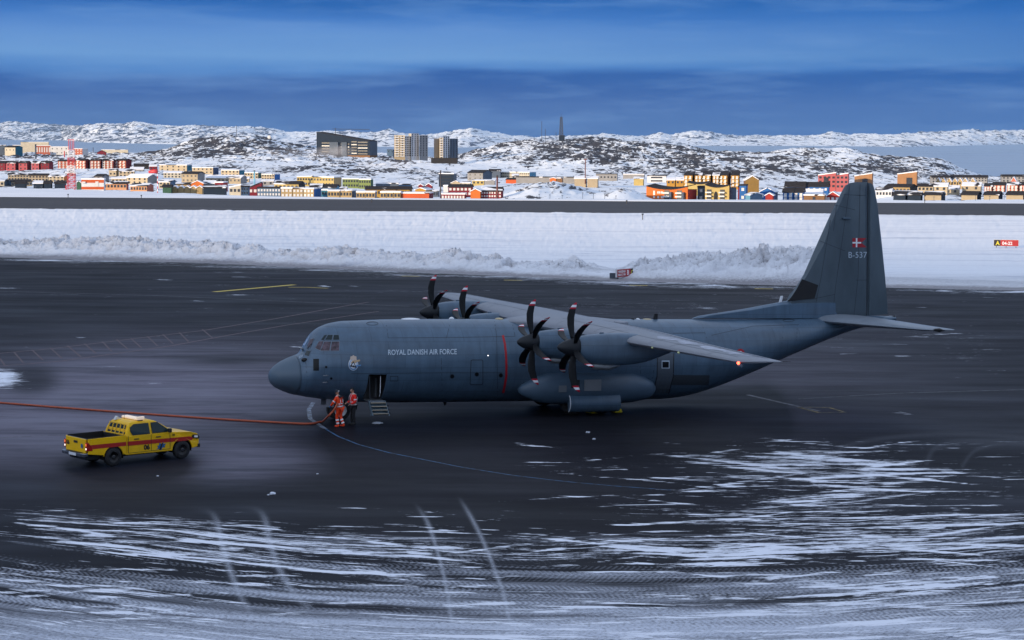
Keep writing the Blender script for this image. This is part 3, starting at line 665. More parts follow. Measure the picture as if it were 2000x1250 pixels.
# ================================================================== THE AIRCRAFT  (local frame: x aft of the nose, -y to port, z up)
AY = R(20.43); APX, APY = -11.77, 103.59; APITCH = R(1.53)
AC = empty('transport_aircraft', (0, 0, 0), 0, 'dark grey four engined propeller military transport aircraft parked on the apron', 'aircraft')
MA_ = Matrix.Translation((APX, APY, 0)) @ Matrix.Rotation(AY, 4, 'Z') @ Matrix.Translation((13, 0, 0)) @ Matrix.Rotation(APITCH, 4, 'Y') @ Matrix.Translation((-13, 0, 0))
AC.matrix_world = MA_; MAI = MA_.inverted()
GREY = mat('aircraft_grey_paint', (.080, .138, .205), .36, var=.10, vscale=1.1, stretch=(.35, 1, 2.2), dirt_shade=(.075, .095, .12), spec=.5)
def skin_detail(m):
    t = m.node_tree; b = t.nodes['Principled BSDF']; c = t.nodes['Texture Coordinate'] if 'Texture Coordinate' in t.nodes else N(t, 'ShaderNodeTexCoord'); lk = b.inputs['Base Color'].links[0]; src = lk.from_socket
    mp = N(t, 'ShaderNodeMapping', inp={'Rotation': (R(90), 0, 0)}); L(t, c.outputs['Object'], mp.inputs[0])
    br = N(t, 'ShaderNodeTexBrick', inp={'Scale': 1., 'Mortar Size': .012, 'Mortar Smooth': .3, 'Brick Width': 1.55, 'Row Height': .62, 'Color1': (1, 1, 1, 1), 'Color2': (.90, .90, .91, 1), 'Mortar': (.55, .55, .56, 1)}); L(t, mp.outputs[0], br.inputs['Vector'])
    ms = N(t, 'ShaderNodeMapping', inp={'Scale': (3.2, 1.2, .28)}); L(t, c.outputs['Object'], ms.inputs[0]); n = N(t, 'ShaderNodeTexNoise', inp={'Scale': 1., 'Detail': 7., 'Roughness': .68}); L(t, ms.outputs[0], n.inputs['Vector'])
    st = ramp(t, n.outputs[0], [(.36, (.84, .84, .85, 1)), (.56, (1, 1, 1, 1)), (.75, (1.1, 1.1, 1.1, 1))])
    m1 = N(t, 'ShaderNodeMix', data_type='RGBA', blend_type='MULTIPLY'); m1.inputs[0].default_value = .8; L(t, src, m1.inputs[6]); L(t, br.outputs[0], m1.inputs[7])
    m2 = N(t, 'ShaderNodeMix', data_type='RGBA', blend_type='MULTIPLY'); m2.inputs[0].default_value = 1.; L(t, m1.outputs[2], m2.inputs[6]); L(t, st, m2.inputs[7]); L(t, m2.outputs[2], b.inputs['Base Color'])
skin_detail(GREY)
GREYW = mat('aircraft_wing_grey_paint', (.20, .215, .25), .5, var=.14, vscale=1.3, stretch=(2.2, .3, 1), dirt_shade=(.26, .28, .33))
DARK = mat('radome_dark_grey', (.072, .112, .155), .45, var=.06, vscale=1.)
LINE = mat('panel_line', (.030, .042, .060), .6)
BLACK = mat('matt_black', (.008, .008, .010), .6)
RUB = mat('tyre_rubber', (.014, .014, .016), .75)
HUBW = mat('wheel_hub_paint', (.62, .64, .68), .4)
STEEL = mat('bare_steel', (.35, .36, .38), .35, metal=.8)
REDP = mat('red_paint', (.42, .012, .020), .5)
WHITE = mat('white_paint', (.78, .80, .84), .45)
PALE = mat('pale_letter_paint', (.52, .62, .72), .5)
def fin_pt(px, py, yy=0.0):                 # picture point -> point of the aircraft's plane y = yy
    o_ = MAI @ CAM; d_ = (MAI.to_3x3() @ ray(px, py)); t_ = (yy-o_.y)/d_.y; p = o_+d_*t_; return p
# fuselage stations: x, z top, z bottom, half width
ST = [(0.0, 1.98, 1.78, .10), (.06, 2.16, 1.60, .32), (.25, 2.38, 1.40, .62), (.6, 2.62, 1.22, .92), (1.05, 2.82, 1.05, 1.15), (1.5, 2.98, .96, 1.34), (1.7, 3.14, .92, 1.42), (1.88, 3.62, .88, 1.50), (2.1, 4.02, .85, 1.56), (2.45, 4.28, .80, 1.66),
      (2.95, 4.47, .74, 1.80), (3.6, 4.58, .67, 1.93), (4.4, 4.60, .62, 2.04), (5.4, 4.65, .58, 2.12), (6.6, 4.67, .56, 2.16), (9.6, 4.68, .55, 2.16), (13, 4.68, .55, 2.16), (16, 4.68, .55, 2.16), (19, 4.68, .55, 2.16), (21.2, 4.68, .58, 2.16),
      (22.3, 4.68, .76, 2.15), (23.3, 4.68, 1.04, 2.12), (24.5, 4.68, 1.45, 2.03), (26.0, 4.69, 2.02, 1.84), (27.6, 4.71, 2.66, 1.56), (29.2, 4.74, 3.26, 1.22), (30.6, 4.79, 3.78, .92), (31.8, 4.84, 4.14, .68), (33.0, 4.88, 4.40, .45), (34.0, 4.88, 4.56, .26), (34.36, 4.82, 4.66, .10)]
NS = 96
SX = np.array([s[0] for s in ST]); 
def station(x):
    zt = np.interp(x, SX, [s[1] for s in ST]); zb = np.interp(x, SX, [s[2] for s in ST]); hw = np.interp(x, SX, [s[3] for s in ST]); return zt, zb, hw
def smooth_st():
    xs = np.concatenate([np.linspace(0, 1, 10)**2*.6, np.arange(.7, 4.5, .12), np.arange(4.6, 21, .5), np.arange(21.2, 34.3, .3), [34.36]])
    out = []
    for x in xs:
        if x < .5: out.append((x,)+tuple(station(x))); continue
        k = .12 if x < 4.6 else .6
        acc = np.zeros(3)
        for dx in (-1, -.5, 0, .5, 1): acc += np.array(station(min(34.36, max(0, x+dx*k))))
        out.append((x,)+tuple(acc/5))
    return out
def ring(x, zt, zb, hw, n=NS):
    c = (zt+zb)/2; h = (zt-zb)/2; r = []
    # the cockpit brow is narrower than the belly: egg-shaped sections forward
    for j in range(n):
        t = 2*math.pi*j/n; sy, cz = math.sin(t), math.cos(t)
        k = 1-.16*max(0, cz)*sst(1.7, 2.2, x)*(1-sst(3.6, 5.5, x))
        r.append((x, -hw*sy*k, c+h*cz))
    return r
mb = MB(); mb.loft([ring(*s) for s in smooth_st()])
fus_me = mb.mesh(); FUSBVH = BVHTree.FromPolygons([v.co for v in fus_me.vertices], [tuple(p.vertices) for p in fus_me.polygons])
fus = bpy.data.objects.new('fuselage_tmp', fus_me); C.objects.link(fus)
for m in (GREY, BLACK): fus_me.materials.append(m)
def hit(px, py, off=.012, bvh=None):
    o_ = MAI @ CAM; d_ = (MAI.to_3x3() @ ray(px, py)).normalized()
    loc, nr, i, dist_ = (bvh or FUSBVH).ray_cast(o_, d_)
    if loc is None: return None
    return loc+nr*off
def aim(px, py):
    p = hit(px, py, 0); return p
# crew door opening and the cockpit panes are cut or set into that skin
a = aim(720, 732); b_ = aim(755, 732); c_ = aim(722, 775)
DX0, DX1, DZ1 = a.x, b_.x, a.z+.02; DZ0 = c_.z-.12
cut = MB(); cut.box(DX0, DX1, -3, -1.0, DZ0, DZ1); cutme = cut.mesh(); cutme.materials.append(BLACK)
cuto = bpy.data.objects.new('cut_tmp', cutme); C.objects.link(cuto)
md = fus.modifiers.new('b', 'BOOLEAN'); md.object = cuto; md.operation = 'DIFFERENCE'; md.solver = 'EXACT'
bpy.context.view_layer.update(); dg = bpy.context.evaluated_depsgraph_get()
me2 = bpy.data.meshes.new_from_object(fus.evaluated_get(dg))
bpy.data.objects.remove(fus); bpy.data.objects.remove(cuto)
me2.materials.clear(); me2.materials.append(GREY); me2.materials.append(BLACK)
for p in me2.polygons:
    c0 = p.center; inside = DX0-.01 < c0.x < DX1+.01 and DZ0-.01 < c0.z < DZ1+.01 and c0.y > -2.2 and c0.y < -.95 and (abs(p.normal.y) > .999 or abs(p.normal.x) > .99 or abs(p.normal.z) > .99) and abs(abs(c0.y)-2.1) > .0 and (c0.y > -1.02 or abs(p.normal.x) > .99 or abs(p.normal.z) > .99)
    p.material_index = 1 if inside else 0
fus = link('fuselage', me2, [GREY, BLACK], AC); autosmooth(fus, 40)
# radome skin: the front metre and a half is its own darker shell
mb = MB(); secs = []
for s in smooth_st():
    if s[0] > 1.32: break
    secs.append([(p[0]-.004 if s[0] < .01 else p[0], p[1]*1.006, (s[1]+s[2])/2+(p[2]-(s[1]+s[2])/2)*1.006) for p in ring(*s)])
mb.loft(secs); mb.build('radome', DARK, AC, smooth=True)
def fillpoly(pts, step):
    """2-D polygon -> triangulated, subdivided points"""
    bm = bmesh.new(); vs_ = [bm.verts.new((a, b, 0)) for a, b in pts]; f = bm.faces.new(vs_)
    bmesh.ops.triangulate(bm, faces=bm.faces)
    for _ in range(4):
        es = [e for e in bm.edges if e.calc_length() > step]
        if not es: break
        bmesh.ops.subdivide_edges(bm, edges=es, cuts=1, use_grid_fill=False); bmesh.ops.triangulate(bm, faces=[f for f in bm.faces if len(f.verts) > 3])
    bm.verts.index_update(); V = [(v.co.x, v.co.y) for v in bm.verts]; Fc = [tuple(v.index for v in f.verts) for f in bm.faces]; bm.free(); return V, Fc
def decal(name, pts, m, off=.012, step=9, parent=None, bvh=None, thick=0.0, label=None):
    V, Fc = fillpoly(pts, step); P_ = []
    for a, b in V:
        h = hit(a, b, off, bvh); P_.append(h if h is not None else None)
    ok = [p is not None for p in P_]; Fc = [f for f in Fc if all(ok[i] for i in f)]
    P_ = [p if p is not None else Vector((0, 0, 0)) for p in P_]
    o = link(name, mesh(P_, Fc), m, parent or AC)
    bm = bmesh.new(); bm.from_mesh(o.data); bmesh.ops.delete(bm, geom=[v for v in bm.verts if not v.link_faces], context='VERTS'); bmesh.ops.recalc_face_normals(bm, faces=bm.faces); bm.to_mesh(o.data); bm.free()
    if label: o['label'] = label
    return o
def stroke_px(pts, wd, closed=False):
    """polyline in picture points to a list of quads"""
    q = []; n = len(pts)
    for i in range(n if closed else n-1):
        (a, b), (c, d) = pts[i], pts[(i+1) % n]; l = math.hypot(c-a, d-b) or 1; nx, ny = -(d-b)/l*wd/2, (c-a)/l*wd/2; ex, ey = (c-a)/l*wd/2, (d-b)/l*wd/2
        q.append([(a-ex+nx, b-ey+ny), (a-ex-nx, b-ey-ny), (c+ex-nx, d+ey-ny), (c+ex+nx, d+ey+ny)])
    return q
def lines(name, polys, m, off=.006, step=14, parent=None, bvh=None):
    V_ = []; F_ = []
    for pts in polys:
        V, Fc = fillpoly(pts, step); H = [hit(a, b, off, bvh) for a, b in V]
        i0 = len(V_); V_ += [h if h is not None else Vector((0, 0, 0)) for h in H]
        F_ += [tuple(i0+i for i in f) for f in Fc if all(H[i] is not None for i in f)]
        off += .0006
    return link(name, mesh(V_, F_), m, parent or AC)
# panel lines and faint seams of the skin
pl = []
for pts in ([(758, 660), (900, 659), (1005, 657)], [(758, 660), (754, 628)], [(880, 628), (872, 660)], [(966, 628), (970, 657), (972, 780)], [(1000, 628), (1006, 657)],
            [(596, 700), (600, 735), (606, 778)], [(686, 730), (860, 728), (980, 728)], [(862, 700), (864, 783)], [(1360, 619), (1373, 640), (1380, 660)], [(1315, 651), (1375, 650)], [(1390, 655), (1470, 637), (1560, 634)],
            [(1530, 638), (1526, 680)], [(1557, 636), (1556, 664)], [(1250, 716), (1252, 762)], [(1278, 714), (1270, 762)], [(1285, 690), (1282, 768)]):
    pl += stroke_px(pts, 1.0)
for k_ in range(0, len(pl)): (lines('panel_seam', [pl[k_]], LINE, .004+.0004*(k_ % 5)) if k_ not in (8, 12) else None)
for pts in ([(920, 704), (923, 703), (941, 703), (943, 705), (943, 748), (941, 751), (920, 751), (918, 749)],):
    lines('emergency_exit_outline', stroke_px(pts, 1.6, True), LINE, .008)
lines('hatch_outline', stroke_px([(762, 735), (777, 735), (777, 744), (762, 744)], 1.3, True), LINE, .008)
def disc(cx, cy, rx, ry, n=16): return [(cx+rx*math.cos(2*math.pi*k/n), cy+ry*math.sin(2*math.pi*k/n)) for k in range(n)]
GLS = mat('dark_window_glass', (.006, .008, .010), .35, spec=.2)
for x_, y_ in ((883, 735), (931, 731), (978, 733), (637, 717), (647, 739)):
    r_ = 4.6 if x_ > 800 else 2.6
    fr = decal('porthole', disc(x_, y_, r_, r_), LINE, .012); decal('pane', disc(x_, y_, r_*.72, r_*.72), GLS, .018, parent=fr)
for x_, y_, rx, ry in ((727, 632, 11, 3.2), (1540, 626, 11, 2.4)):
    lines('hatch_ring', stroke_px(disc(x_, y_, rx, ry, 20), .9, True), LINE, .008)
# nose window below the cockpit, small lamps and probes
decal('side_window', [(612, 701), (623, 701), (623, 724), (612, 724)], GLS, .012)
FRM = mat('cockpit_frame_paint', (.19, .24, .30), .45)
PANE = mat('cockpit_glass', (.008, .020, .024), .2, spec=.35)
PANEW = mat('cockpit_glass_warm_reflection', (.085, .060, .075), .35, var=.8, vscale=5.0, spec=.3)  # warm cabin reflections painted into the colour of these panes
PANEL_ = mat('windscreen_glass', (.42, .47, .55), .15, spec=.9)
for pts, m in (([(627, 664), (634, 655), (639, 654), (632, 665)], PANE), ([(635, 664), (641, 654.5), (650, 654.5), (648, 664)], PANE), ([(650.5, 664), (652, 654.5), (661.5, 654.5), (663, 664)], PANE),
               ([(616, 680), (623, 667), (632, 667), (625, 684)], PANEW), ([(626.5, 685), (633.5, 667.5), (646.5, 667.5), (643.5, 685)], PANEW), ([(645.5, 685), (648.5, 667.5), (663, 667.5), (662, 685)], PANEW),
               ([(599, 677), (606, 663), (614, 661), (606, 679)], PANEW), ([(595, 693), (600, 685), (607, 685), (603, 696)], PANE)):
    fr = decal('window_frame', [((p[0]-sum(q[0] for q in pts)/4)*1.10+sum(q[0] for q in pts)/4, (p[1]-sum(q[1] for q in pts)/4)*1.12+sum(q[1] for q in pts)/4) for p in pts], FRM, .010, 6)
    decal('pane', pts, m, .020, 6, parent=fr)
w1 = decal('windscreen', [(589, 674), (600, 658.5), (606, 656), (596, 675)], PANEL_, .014, 5)
lines('wiper', stroke_px([(601, 681), (609, 672)], 1.6), BLACK, .03)
# the name along the side, tail number, badge
def text_px(name, s, x0, y0, x1, y1, m, off=.012, bvh=None, step=1e9, skew=0., parent=None, plane=None, bold=0.):
    cu_ = bpy.data.curves.new('t', 'FONT'); cu_.body = s; cu_.resolution_u = 3; cu_.offset = bold; to = bpy.data.objects.new('t', cu_); C.objects.link(to)
    bpy.context.view_layer.update(); dg = bpy.context.evaluated_depsgraph_get(); me = bpy.data.meshes.new_from_object(to.evaluated_get(dg)); bpy.data.objects.remove(to)
    xs = [v.co.x for v in me.vertices]; ys = [v.co.y for v in me.vertices]; ax, bx, ay, by = min(xs), max(xs), min(ys), max(ys)
    for v in me.vertices:
        fx = (v.co.x-ax)/(bx-ax); fy = (v.co.y-ay)/(by-ay)
        X = x0+(x1-x0)*fx; Y = y1+(y0-y1)*fy+skew*fx
        h = plane(X, Y) if plane else hit(X, Y, off, bvh); v.co = h if h is not None else Vector((0, 0, -99))
    bm = bmesh.new(); bm.from_mesh(me); bmesh.ops.delete(bm, geom=[v for v in bm.verts if v.co.z < -50], context='VERTS'); bm.to_mesh(me); bm.free()
    me.materials.clear()
    return link(name, me, m, parent or AC)
text_px('lettering', 'ROYAL DANISH AIR FORCE', 758, 683, 892, 693.5, PALE, skew=-1.5, bold=.012)
text_px('nose_number', '537', 584, 696, 592, 700.5, PALE, skew=-3)
TANC = mat('badge_tan', (.50, .36, .22), .6); BLUC = mat('badge_blue', (.12, .28, .52), .6); WB = mat('badge_white', (.62, .66, .72), .6); BKB = mat('badge_black', (.012, .015, .02), .6)
bd = decal('badge', disc(690, 711.5, 9.6, 12.2, 28), WB, .012, 6)
decal('badge_ring', disc(690, 712.5, 8.4, 10.4, 24), BLUC, .015, 6, parent=bd); decal('badge_centre', disc(690, 711.5, 6.9, 8.6, 24), WB, .018, 6, parent=bd)
decal('badge_crown', [(683.5, 703), (684.5, 696.5), (687, 699.5), (688.2, 695.3), (690, 693.5), (691.8, 695.3), (693, 699.5), (696, 696.5), (696.3, 703)], mat('badge_crown_tan', (.58, .46, .38), .6), .021, 6, parent=bd)
decal('badge_wing', [(688, 704), (703, 702.5), (703.5, 705), (699, 705.3), (699.5, 707), (696, 707.5), (695, 709.5), (684.5, 709.5)], TANC, .024, 6, parent=bd)
decal('badge_ribbon', [(694, 713.5), (705, 712.2), (705, 714.6), (695, 716)], BLUC, .024, 6, parent=bd)
decal('badge_mountain', [(682.8, 715.5), (690.3, 705.5), (696.3, 718.5), (689, 716.8)], BKB, .027, 6, parent=bd); decal('badge_peak', [(685.6, 714.2), (690.2, 708.6), (693.6, 716), (690.5, 713), (688.6, 715.2), (687.4, 712.6)], WB, .030, 6, parent=bd)
lines('red_propeller_stripe', stroke_px([(982.5, 657), (986, 672), (988, 690), (989, 715), (988.5, 735), (986, 752), (983, 765)], 4.2), REDP, .010, 8)
rd = decal('roundel', disc(1446, 690, 8, 9, 20), REDP, .012, 5); decal('roundel_centre', disc(1446, 690, 3.8, 4.4, 16), WHITE, .016, 5, parent=rd)
LAMP = mat('landing_lamp_glow', (.9, .9, .95), .3, emit=(1, .97, .95), es=1.2)
def ball(name, p, r, m, parent=AC, sx=1, sy=1, sz=1, seg=10):
    bm = bmesh.new(); bmesh.ops.create_uvsphere(bm, u_segments=seg*2, v_segments=seg, radius=r)
    for v in bm.verts: v.co = Vector((v.co.x*sx, v.co.y*sy, v.co.z*sz))
    me = bpy.data.meshes.new('m'); bm.to_mesh(me); bm.free(); o = link(name, me, m, parent, True); o.location = p; return o
ball('nose_lamp', hit(592, 703, .03), .055, LAMP); ball('lamp_housing', hit(595, 703.5, .02), .10, BLACK, sx=1.6)
ball('side_lamp', hit(953, 694.5, .01), .022, LAMP)
pr = hit(638, 734, 0.0); 
for (a, b) in ((638, 733), (637, 746)):
    p = hit(a, b, 0); MB().tube([p, p+Vector((.02, -.16, 0)), p+Vector((-.22, -.20, 0))], [.022, .02, .014], 6).build('pitot_probe', STEEL, AC, True)
p = hit(592, 685, .0) or hit(600, 685, 0); MB().tube([p, p+Vector((-.05, -.02, .12)), p+Vector((-.22, -.02, .16))], [.05, .045, .03], 8).build('temperature_probe', STEEL, AC, True)
# antennas and hatches along the back
def blade_ant(px, xw, h, m, name='blade_antenna', sw=.25, t=.03, yy=0):
    x0 = fin_pt(px, 619, yy).x; zt = station(x0)[0]
    MB().prism([(x0, zt-.05), (x0+xw, zt-.05), (x0+xw, zt+h), (x0+sw*h, zt+h)], -t, t).build(name, m, AC, bevel=.01)
def dome(px, l, h, m, name='dome_antenna', w_=.2, yy=0):
    x0 = fin_pt(px, 622, yy).x; ball(name, (x0, 0+yy, station(x0)[0]-.01), .5, m, sx=l, sy=w_*2, sz=h*2)
dome(802, 1.0, .075, WHITE, 'satcom_fairing', .26); dome(882, .28, .12, WHITE, w_=.08); dome(975, .45, .08, mat('amber_dome', (.5, .40, .22), .4)); dome(1264, .5, .05, mat('amber_dome', (.5, .4, .22), .4)); dome(1246, .12, .07, WHITE); dome(1236, .10, .09, BLACK)
blade_ant(1275, .26, .30, BLACK, t=.05, sw=.3); blade_ant(1520, .20, .45, WHITE, t=.03, sw=.5) if False else None
# ---- vertical tail and dorsal fin
def plate(name, pts, m, t0, parent=AC, tt=None, yy=0, bevel=0):
    """outline (picture points on the centre plane) as a lens-sectioned slab of half thickness t0"""
    Q_ = [fin_pt(a, b, 0) for a, b in pts]; mb = MB(); n = len(Q_); c = sum((q for q in Q_), Vector())/n
    mb.v += [(q.x, yy-t0*.25, q.z) for q in Q_]+[(q.x, yy+t0*.25, q.z) for q in Q_]
    inn = []
    for sgn in (-1, 1):
        ring_ = []
        for q in Q_:
            d = (c-q); l = d.length; dd = d.normalized()*min(.45, l*.5); ring_.append((q.x+dd.x, yy+sgn*t0, q.z+dd.z))
        inn.append(len(mb.v)); mb.v += ring_
    for k in range(n):
        l = (k+1) % n
        mb.f.append((k, l, n+l, n+k)); mb.f.append((k, inn[0]+k, inn[0]+l, l)); mb.f.append((n+k, n+l, inn[1]+l, inn[1]+k)); mb.m += [0, 0, 0]
    mb.f.append(tuple(inn[0]+k for k in range(n))); mb.f.append(tuple(inn[1]+k for k in range(n))); mb.m += [0, 0]
    o = mb.build(name, m, parent); autosmooth(o, 25); return o
FINP = [(1532, 622), (1536, 589), (1545, 580), (1554.5, 566), (1567, 544), (1596, 478), (1624, 416), (1647, 370), (1652, 362), (1660, 357.5), (1673, 355.5), (1694, 356), (1694, 622)]
FINM = mat('tail_grey_paint', (.075, .105, .130), .42, var=.14, vscale=.9, stretch=(1.6, 1, .5), dirt_shade=(.05, .07, .09))
fin = plate('vertical_fin', FINP, FINM, .20)
rud = plate('rudder', [(1695.3, 357), (1701, 358), (1705, 362), (1708, 371), (1713, 398), (1722, 478), (1729, 553), (1733, 613), (1695.3, 617)], FINM, .13)
plate('dorsal_fin', [(1352, 622), (1365, 617), (1450, 604), (1538, 587.5), (1640, 589), (1640, 623)], GREY, .235)
def fin_plane(off):
    def f(X, Y):
        p = fin_pt(X, Y, 0); q = fin_pt(X, Y, -off); return q
    return f
def finpoly(name, pts, m, off=.213, parent=None, label=None):
    o = MB().poly([tuple(fin_pt(a, b, -off)) for a, b in pts]).build(name, m, parent or fin); 
    return o
finpoly('de_icing_panel', [(1537.5, 589), (1545.5, 580.5), (1555, 566), (1566.5, 545), (1598, 557), (1591, 583), (1560, 586)], BLACK, .245)
fl = finpoly('flag', [(1665, 465), (1693, 465), (1682, 474), (1693, 483), (1665, 483)], mat('flag_red', (.36, .012, .025), .5))
MB().poly([tuple(fin_pt(a, b, -.216)) for a, b in [(1671.5, 465), (1674.5, 465), (1674.5, 483), (1671.5, 483)]]).build('flag_cross', WHITE, fl)
MB().poly([tuple(fin_pt(a, b, -.219)) for a, b in [(1665, 472.6), (1682, 472.6), (1682, 475.6), (1665, 475.6)]]).build('flag_cross', WHITE, fl)
text_px('tail_number', 'B-537', 1657.5, 492, 1693, 503.5, PALE, plane=fin_plane(.213), parent=fin, bold=-.01)
pls = MB()
for pts in ([(1622, 430), (1604, 540), (1590, 610)], [(1660, 360), (1652, 420), (1632, 560), (1626, 617)], [(1680, 360), (1676, 540), (1668, 617)], [(1600, 470), (1650, 490)], [(1630, 400), (1670, 410)], [(1592, 583), (1626, 576), (1630, 575)], [(1648, 380), (1690, 382)], [(1672, 547), (1692, 547)], [(1634, 400), (1628, 450)]):
    for q in stroke_px(pts, .9): pls.poly([tuple(fin_pt(a, b, -.207)) for a, b in q])
pls.build('fin_seams', LINE, fin, fix=False)
finpoly('rudder_hinge_line', [(1694.2, 357), (1695.4, 357), (1693.6, 616), (1692.2, 616)], BLACK, .210)
p = fin_pt(1652, 427, -.22); MB().box(p.x-.22, p.x+.22, -.34, -.17, p.z-.03, p.z+.08).build('fin_antenna', DARK, fin, bevel=.02)
p = fin_pt(1522, 592, 0); MB().prism([(p.x-.06, p.z-.1), (p.x+.10, p.z-.1), (p.x+.20, p.z+.38), (p.x+.07, p.z+.38)], -.03, .03).build('blade_antenna', WHITE, AC, bevel=.008)
ball('tail_cone_lamp', (34.3, 0, 4.80), .10, BLACK)
# ---- flying surfaces with an aerofoil section
def aero(c, t, n=14):
    up_ = []; lo = []
    for k in range(n+1):
        x = .5*(1-math.cos(math.pi*k/n)); y = 5*t*(.2969*math.sqrt(x)-.126*x-.3516*x*x+.2843*x**3-.1036*x**4)
        up_.append((x*c, y*c*1.15)); lo.append((x*c, -y*c*.85))
    return up_+lo[-2:0:-1]
def surface(name, secs, m, side):
    """secs: (span, x leading edge, z, chord, thickness ratio)"""
    mb = MB(); rr = []
    for s_, xl, z_, c_, t_ in secs: rr.append([(xl+a, side*s_, z_+b) for a, b in aero(c_, t_)])
    mb.loft(rr); o = mb.build(name, m, AC); autosmooth(o, 40); return o
WS = [(0, 13.35, 4.48, 4.88, .165), (2.2, 13.35, 4.48, 4.88, .165), (5.2, 13.45, 4.50, 4.72, .16), (7.5, 13.68, 4.51, 4.3, .155), (11.3, 14.13, 4.51, 3.55, .14), (15, 14.5, 4.52, 2.95, .13), (18.5, 14.88, 4.52, 2.42, .12), (19.6, 15.05, 4.52, 2.2, .11), (20.0, 15.2, 4.52, 1.98, .085), (20.2, 15.55, 4.53, 1.55, .03)]
wings = {}
for side in (-1, 1):
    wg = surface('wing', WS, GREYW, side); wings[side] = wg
    # flaps and aileron as own pieces along the trailing edge, seen from above
    for nm, y0, y1 in (('flap', 2.4, 11.6), ('aileron', 11.8, 19.2)):
        mb = MB(); rr = []
        for yy in np.linspace(y0, y1, 8):
            xl = np.interp(yy, [s[0] for s in WS], [s[1] for s in WS]); ch = np.interp(yy, [s[0] for s in WS], [s[3] for s in WS])
            xa = xl+ch*.74; xb = xl+ch*1.005; rr.append([(xa, side*yy, 4.50+.052*ch+.01), (xb, side*yy, 4.495), (xb, side*yy, 4.475), (xa, side*yy, 4.50-.035*ch-.01)])
        mb.loft(rr); mb.build(nm, GREYW, wg)
    tp = Vector((17.0, side*20.0, 4.52)); MB().tube([tp, tp+Vector((.55, side*.1, 0))], [.015, .008], 5).build('static_wick', BLACK, wg)
for f_ in (.22, .5):                        # seams on the port wing and a frosted walkway
    pass
FROST = mat('wing_frost', (.52, .55, .63), .7, var=.25, vscale=5, stretch=(1, .3, 1))
NAVR = mat('red_navigation_light', (.8, .05, .03), .3, emit=(1, .09, .04), es=2.5)
wg = wings[-1]
ball('navigation_light', (15.12, -20.02, 4.47), .065, NAVR, wg); ball('lamp_housing', (15.28, -19.9, 4.36), .10, DARK, wg, sx=1.6)
for yy, xo in ((13.0, .0), (15.3, .0)):
    xl = np.interp(yy, [s[0] for s in WS], [s[1] for s in WS]); ball('leading_edge_lamp', (xl+.02, -yy, 4.46), .05, mat('lamp_glass_yellow', (.7, .72, .35), .1, emit=(1, 1, .5), es=.0), wg, sy=1.8 if yy > 14 else 1)
def wing_top(side, yy, fr):
    ys = [s[0] for s in WS]; xl = np.interp(yy, ys, [s[1] for s in WS]); ch = np.interp(yy, ys, [s[3] for s in WS]); th = np.interp(yy, ys, [s[4] for s in WS]); zz = np.interp(yy, ys, [s[2] for s in WS])
    z_ = 5*th*(.2969*math.sqrt(fr)-.126*fr-.3516*fr*fr+.2843*fr**3-.1036*fr**4)*ch*1.15
    return Vector((xl+fr*ch, side*yy, zz+z_))
sm_ = MB()
for side in (-1, 1):
    for fr_a in (.18, .62, .74):
        pts = [wing_top(side, yy, fr_a)+Vector((0, 0, .006)) for yy in np.linspace(2.3, 19.4, 30)]
        for a, b in zip(pts[:-1], pts[1:]): sm_.quad(tuple(a), tuple(b), tuple(b+Vector((.03, 0, 0))), tuple(a+Vector((.03, 0, 0))))
    for yy in (3.3, 7.4, 8.6, 12.6, 14.4, 17.6):
        pts = [wing_top(side, yy, f_)+Vector((0, 0, .007)) for f_ in np.linspace(.03, .72, 14)]
        for a, b in zip(pts[:-1], pts[1:]): sm_.quad(tuple(a), tuple(b), tuple(b+Vector((0, .025, 0))), tuple(a+Vector((0, .025, 0))))
sm_.build('wing_seams', LINE, wings[-1], fix=False)
# frosted band over the port wing box
fb = MB()
rws = [[wing_top(-1, yy, f_)+Vector((0, 0, .009)) for f_ in np.linspace(.30+.06*math.sin(yy*3), .60, 6)] for yy in np.linspace(11.2, 19.0, 24)]
for a, b in zip(rws[:-1], rws[1:]):
    for k in range(5): fb.quad(tuple(a[k]), tuple(a[k+1]), tuple(b[k+1]), tuple(b[k]))
fo = fb.build('frosted_walkway', None, wings[-1]) if False else None
def frostmat():
    m = bpy.data.materials.new('streaky_frost'); m.use_nodes = True; t = m.node_tree; b = t.nodes['Principled BSDF']; c = N(t, 'ShaderNodeTexCoord')
    mm = N(t, 'ShaderNodeMapping', inp={'Scale': (.8, 3.2, 1), 'Rotation': (0, 0, R(12))}); L(t, c.outputs['Object'], mm.inputs[0]); n = N(t, 'ShaderNodeTexNoise', inp={'Scale': 1., 'Detail': 5., 'Roughness': .6}); L(t, mm.outputs[0], n.inputs['Vector'])
    L(t, ramp(t, n.outputs[0], [(.42, (.20, .215, .25, 1)), (.56, (.50, .53, .62, 1))]), b.inputs['Base Color']); b.inputs['Roughness'].default_value = .7; return m
fb.build('frosted_walkway', frostmat(), wings[-1])
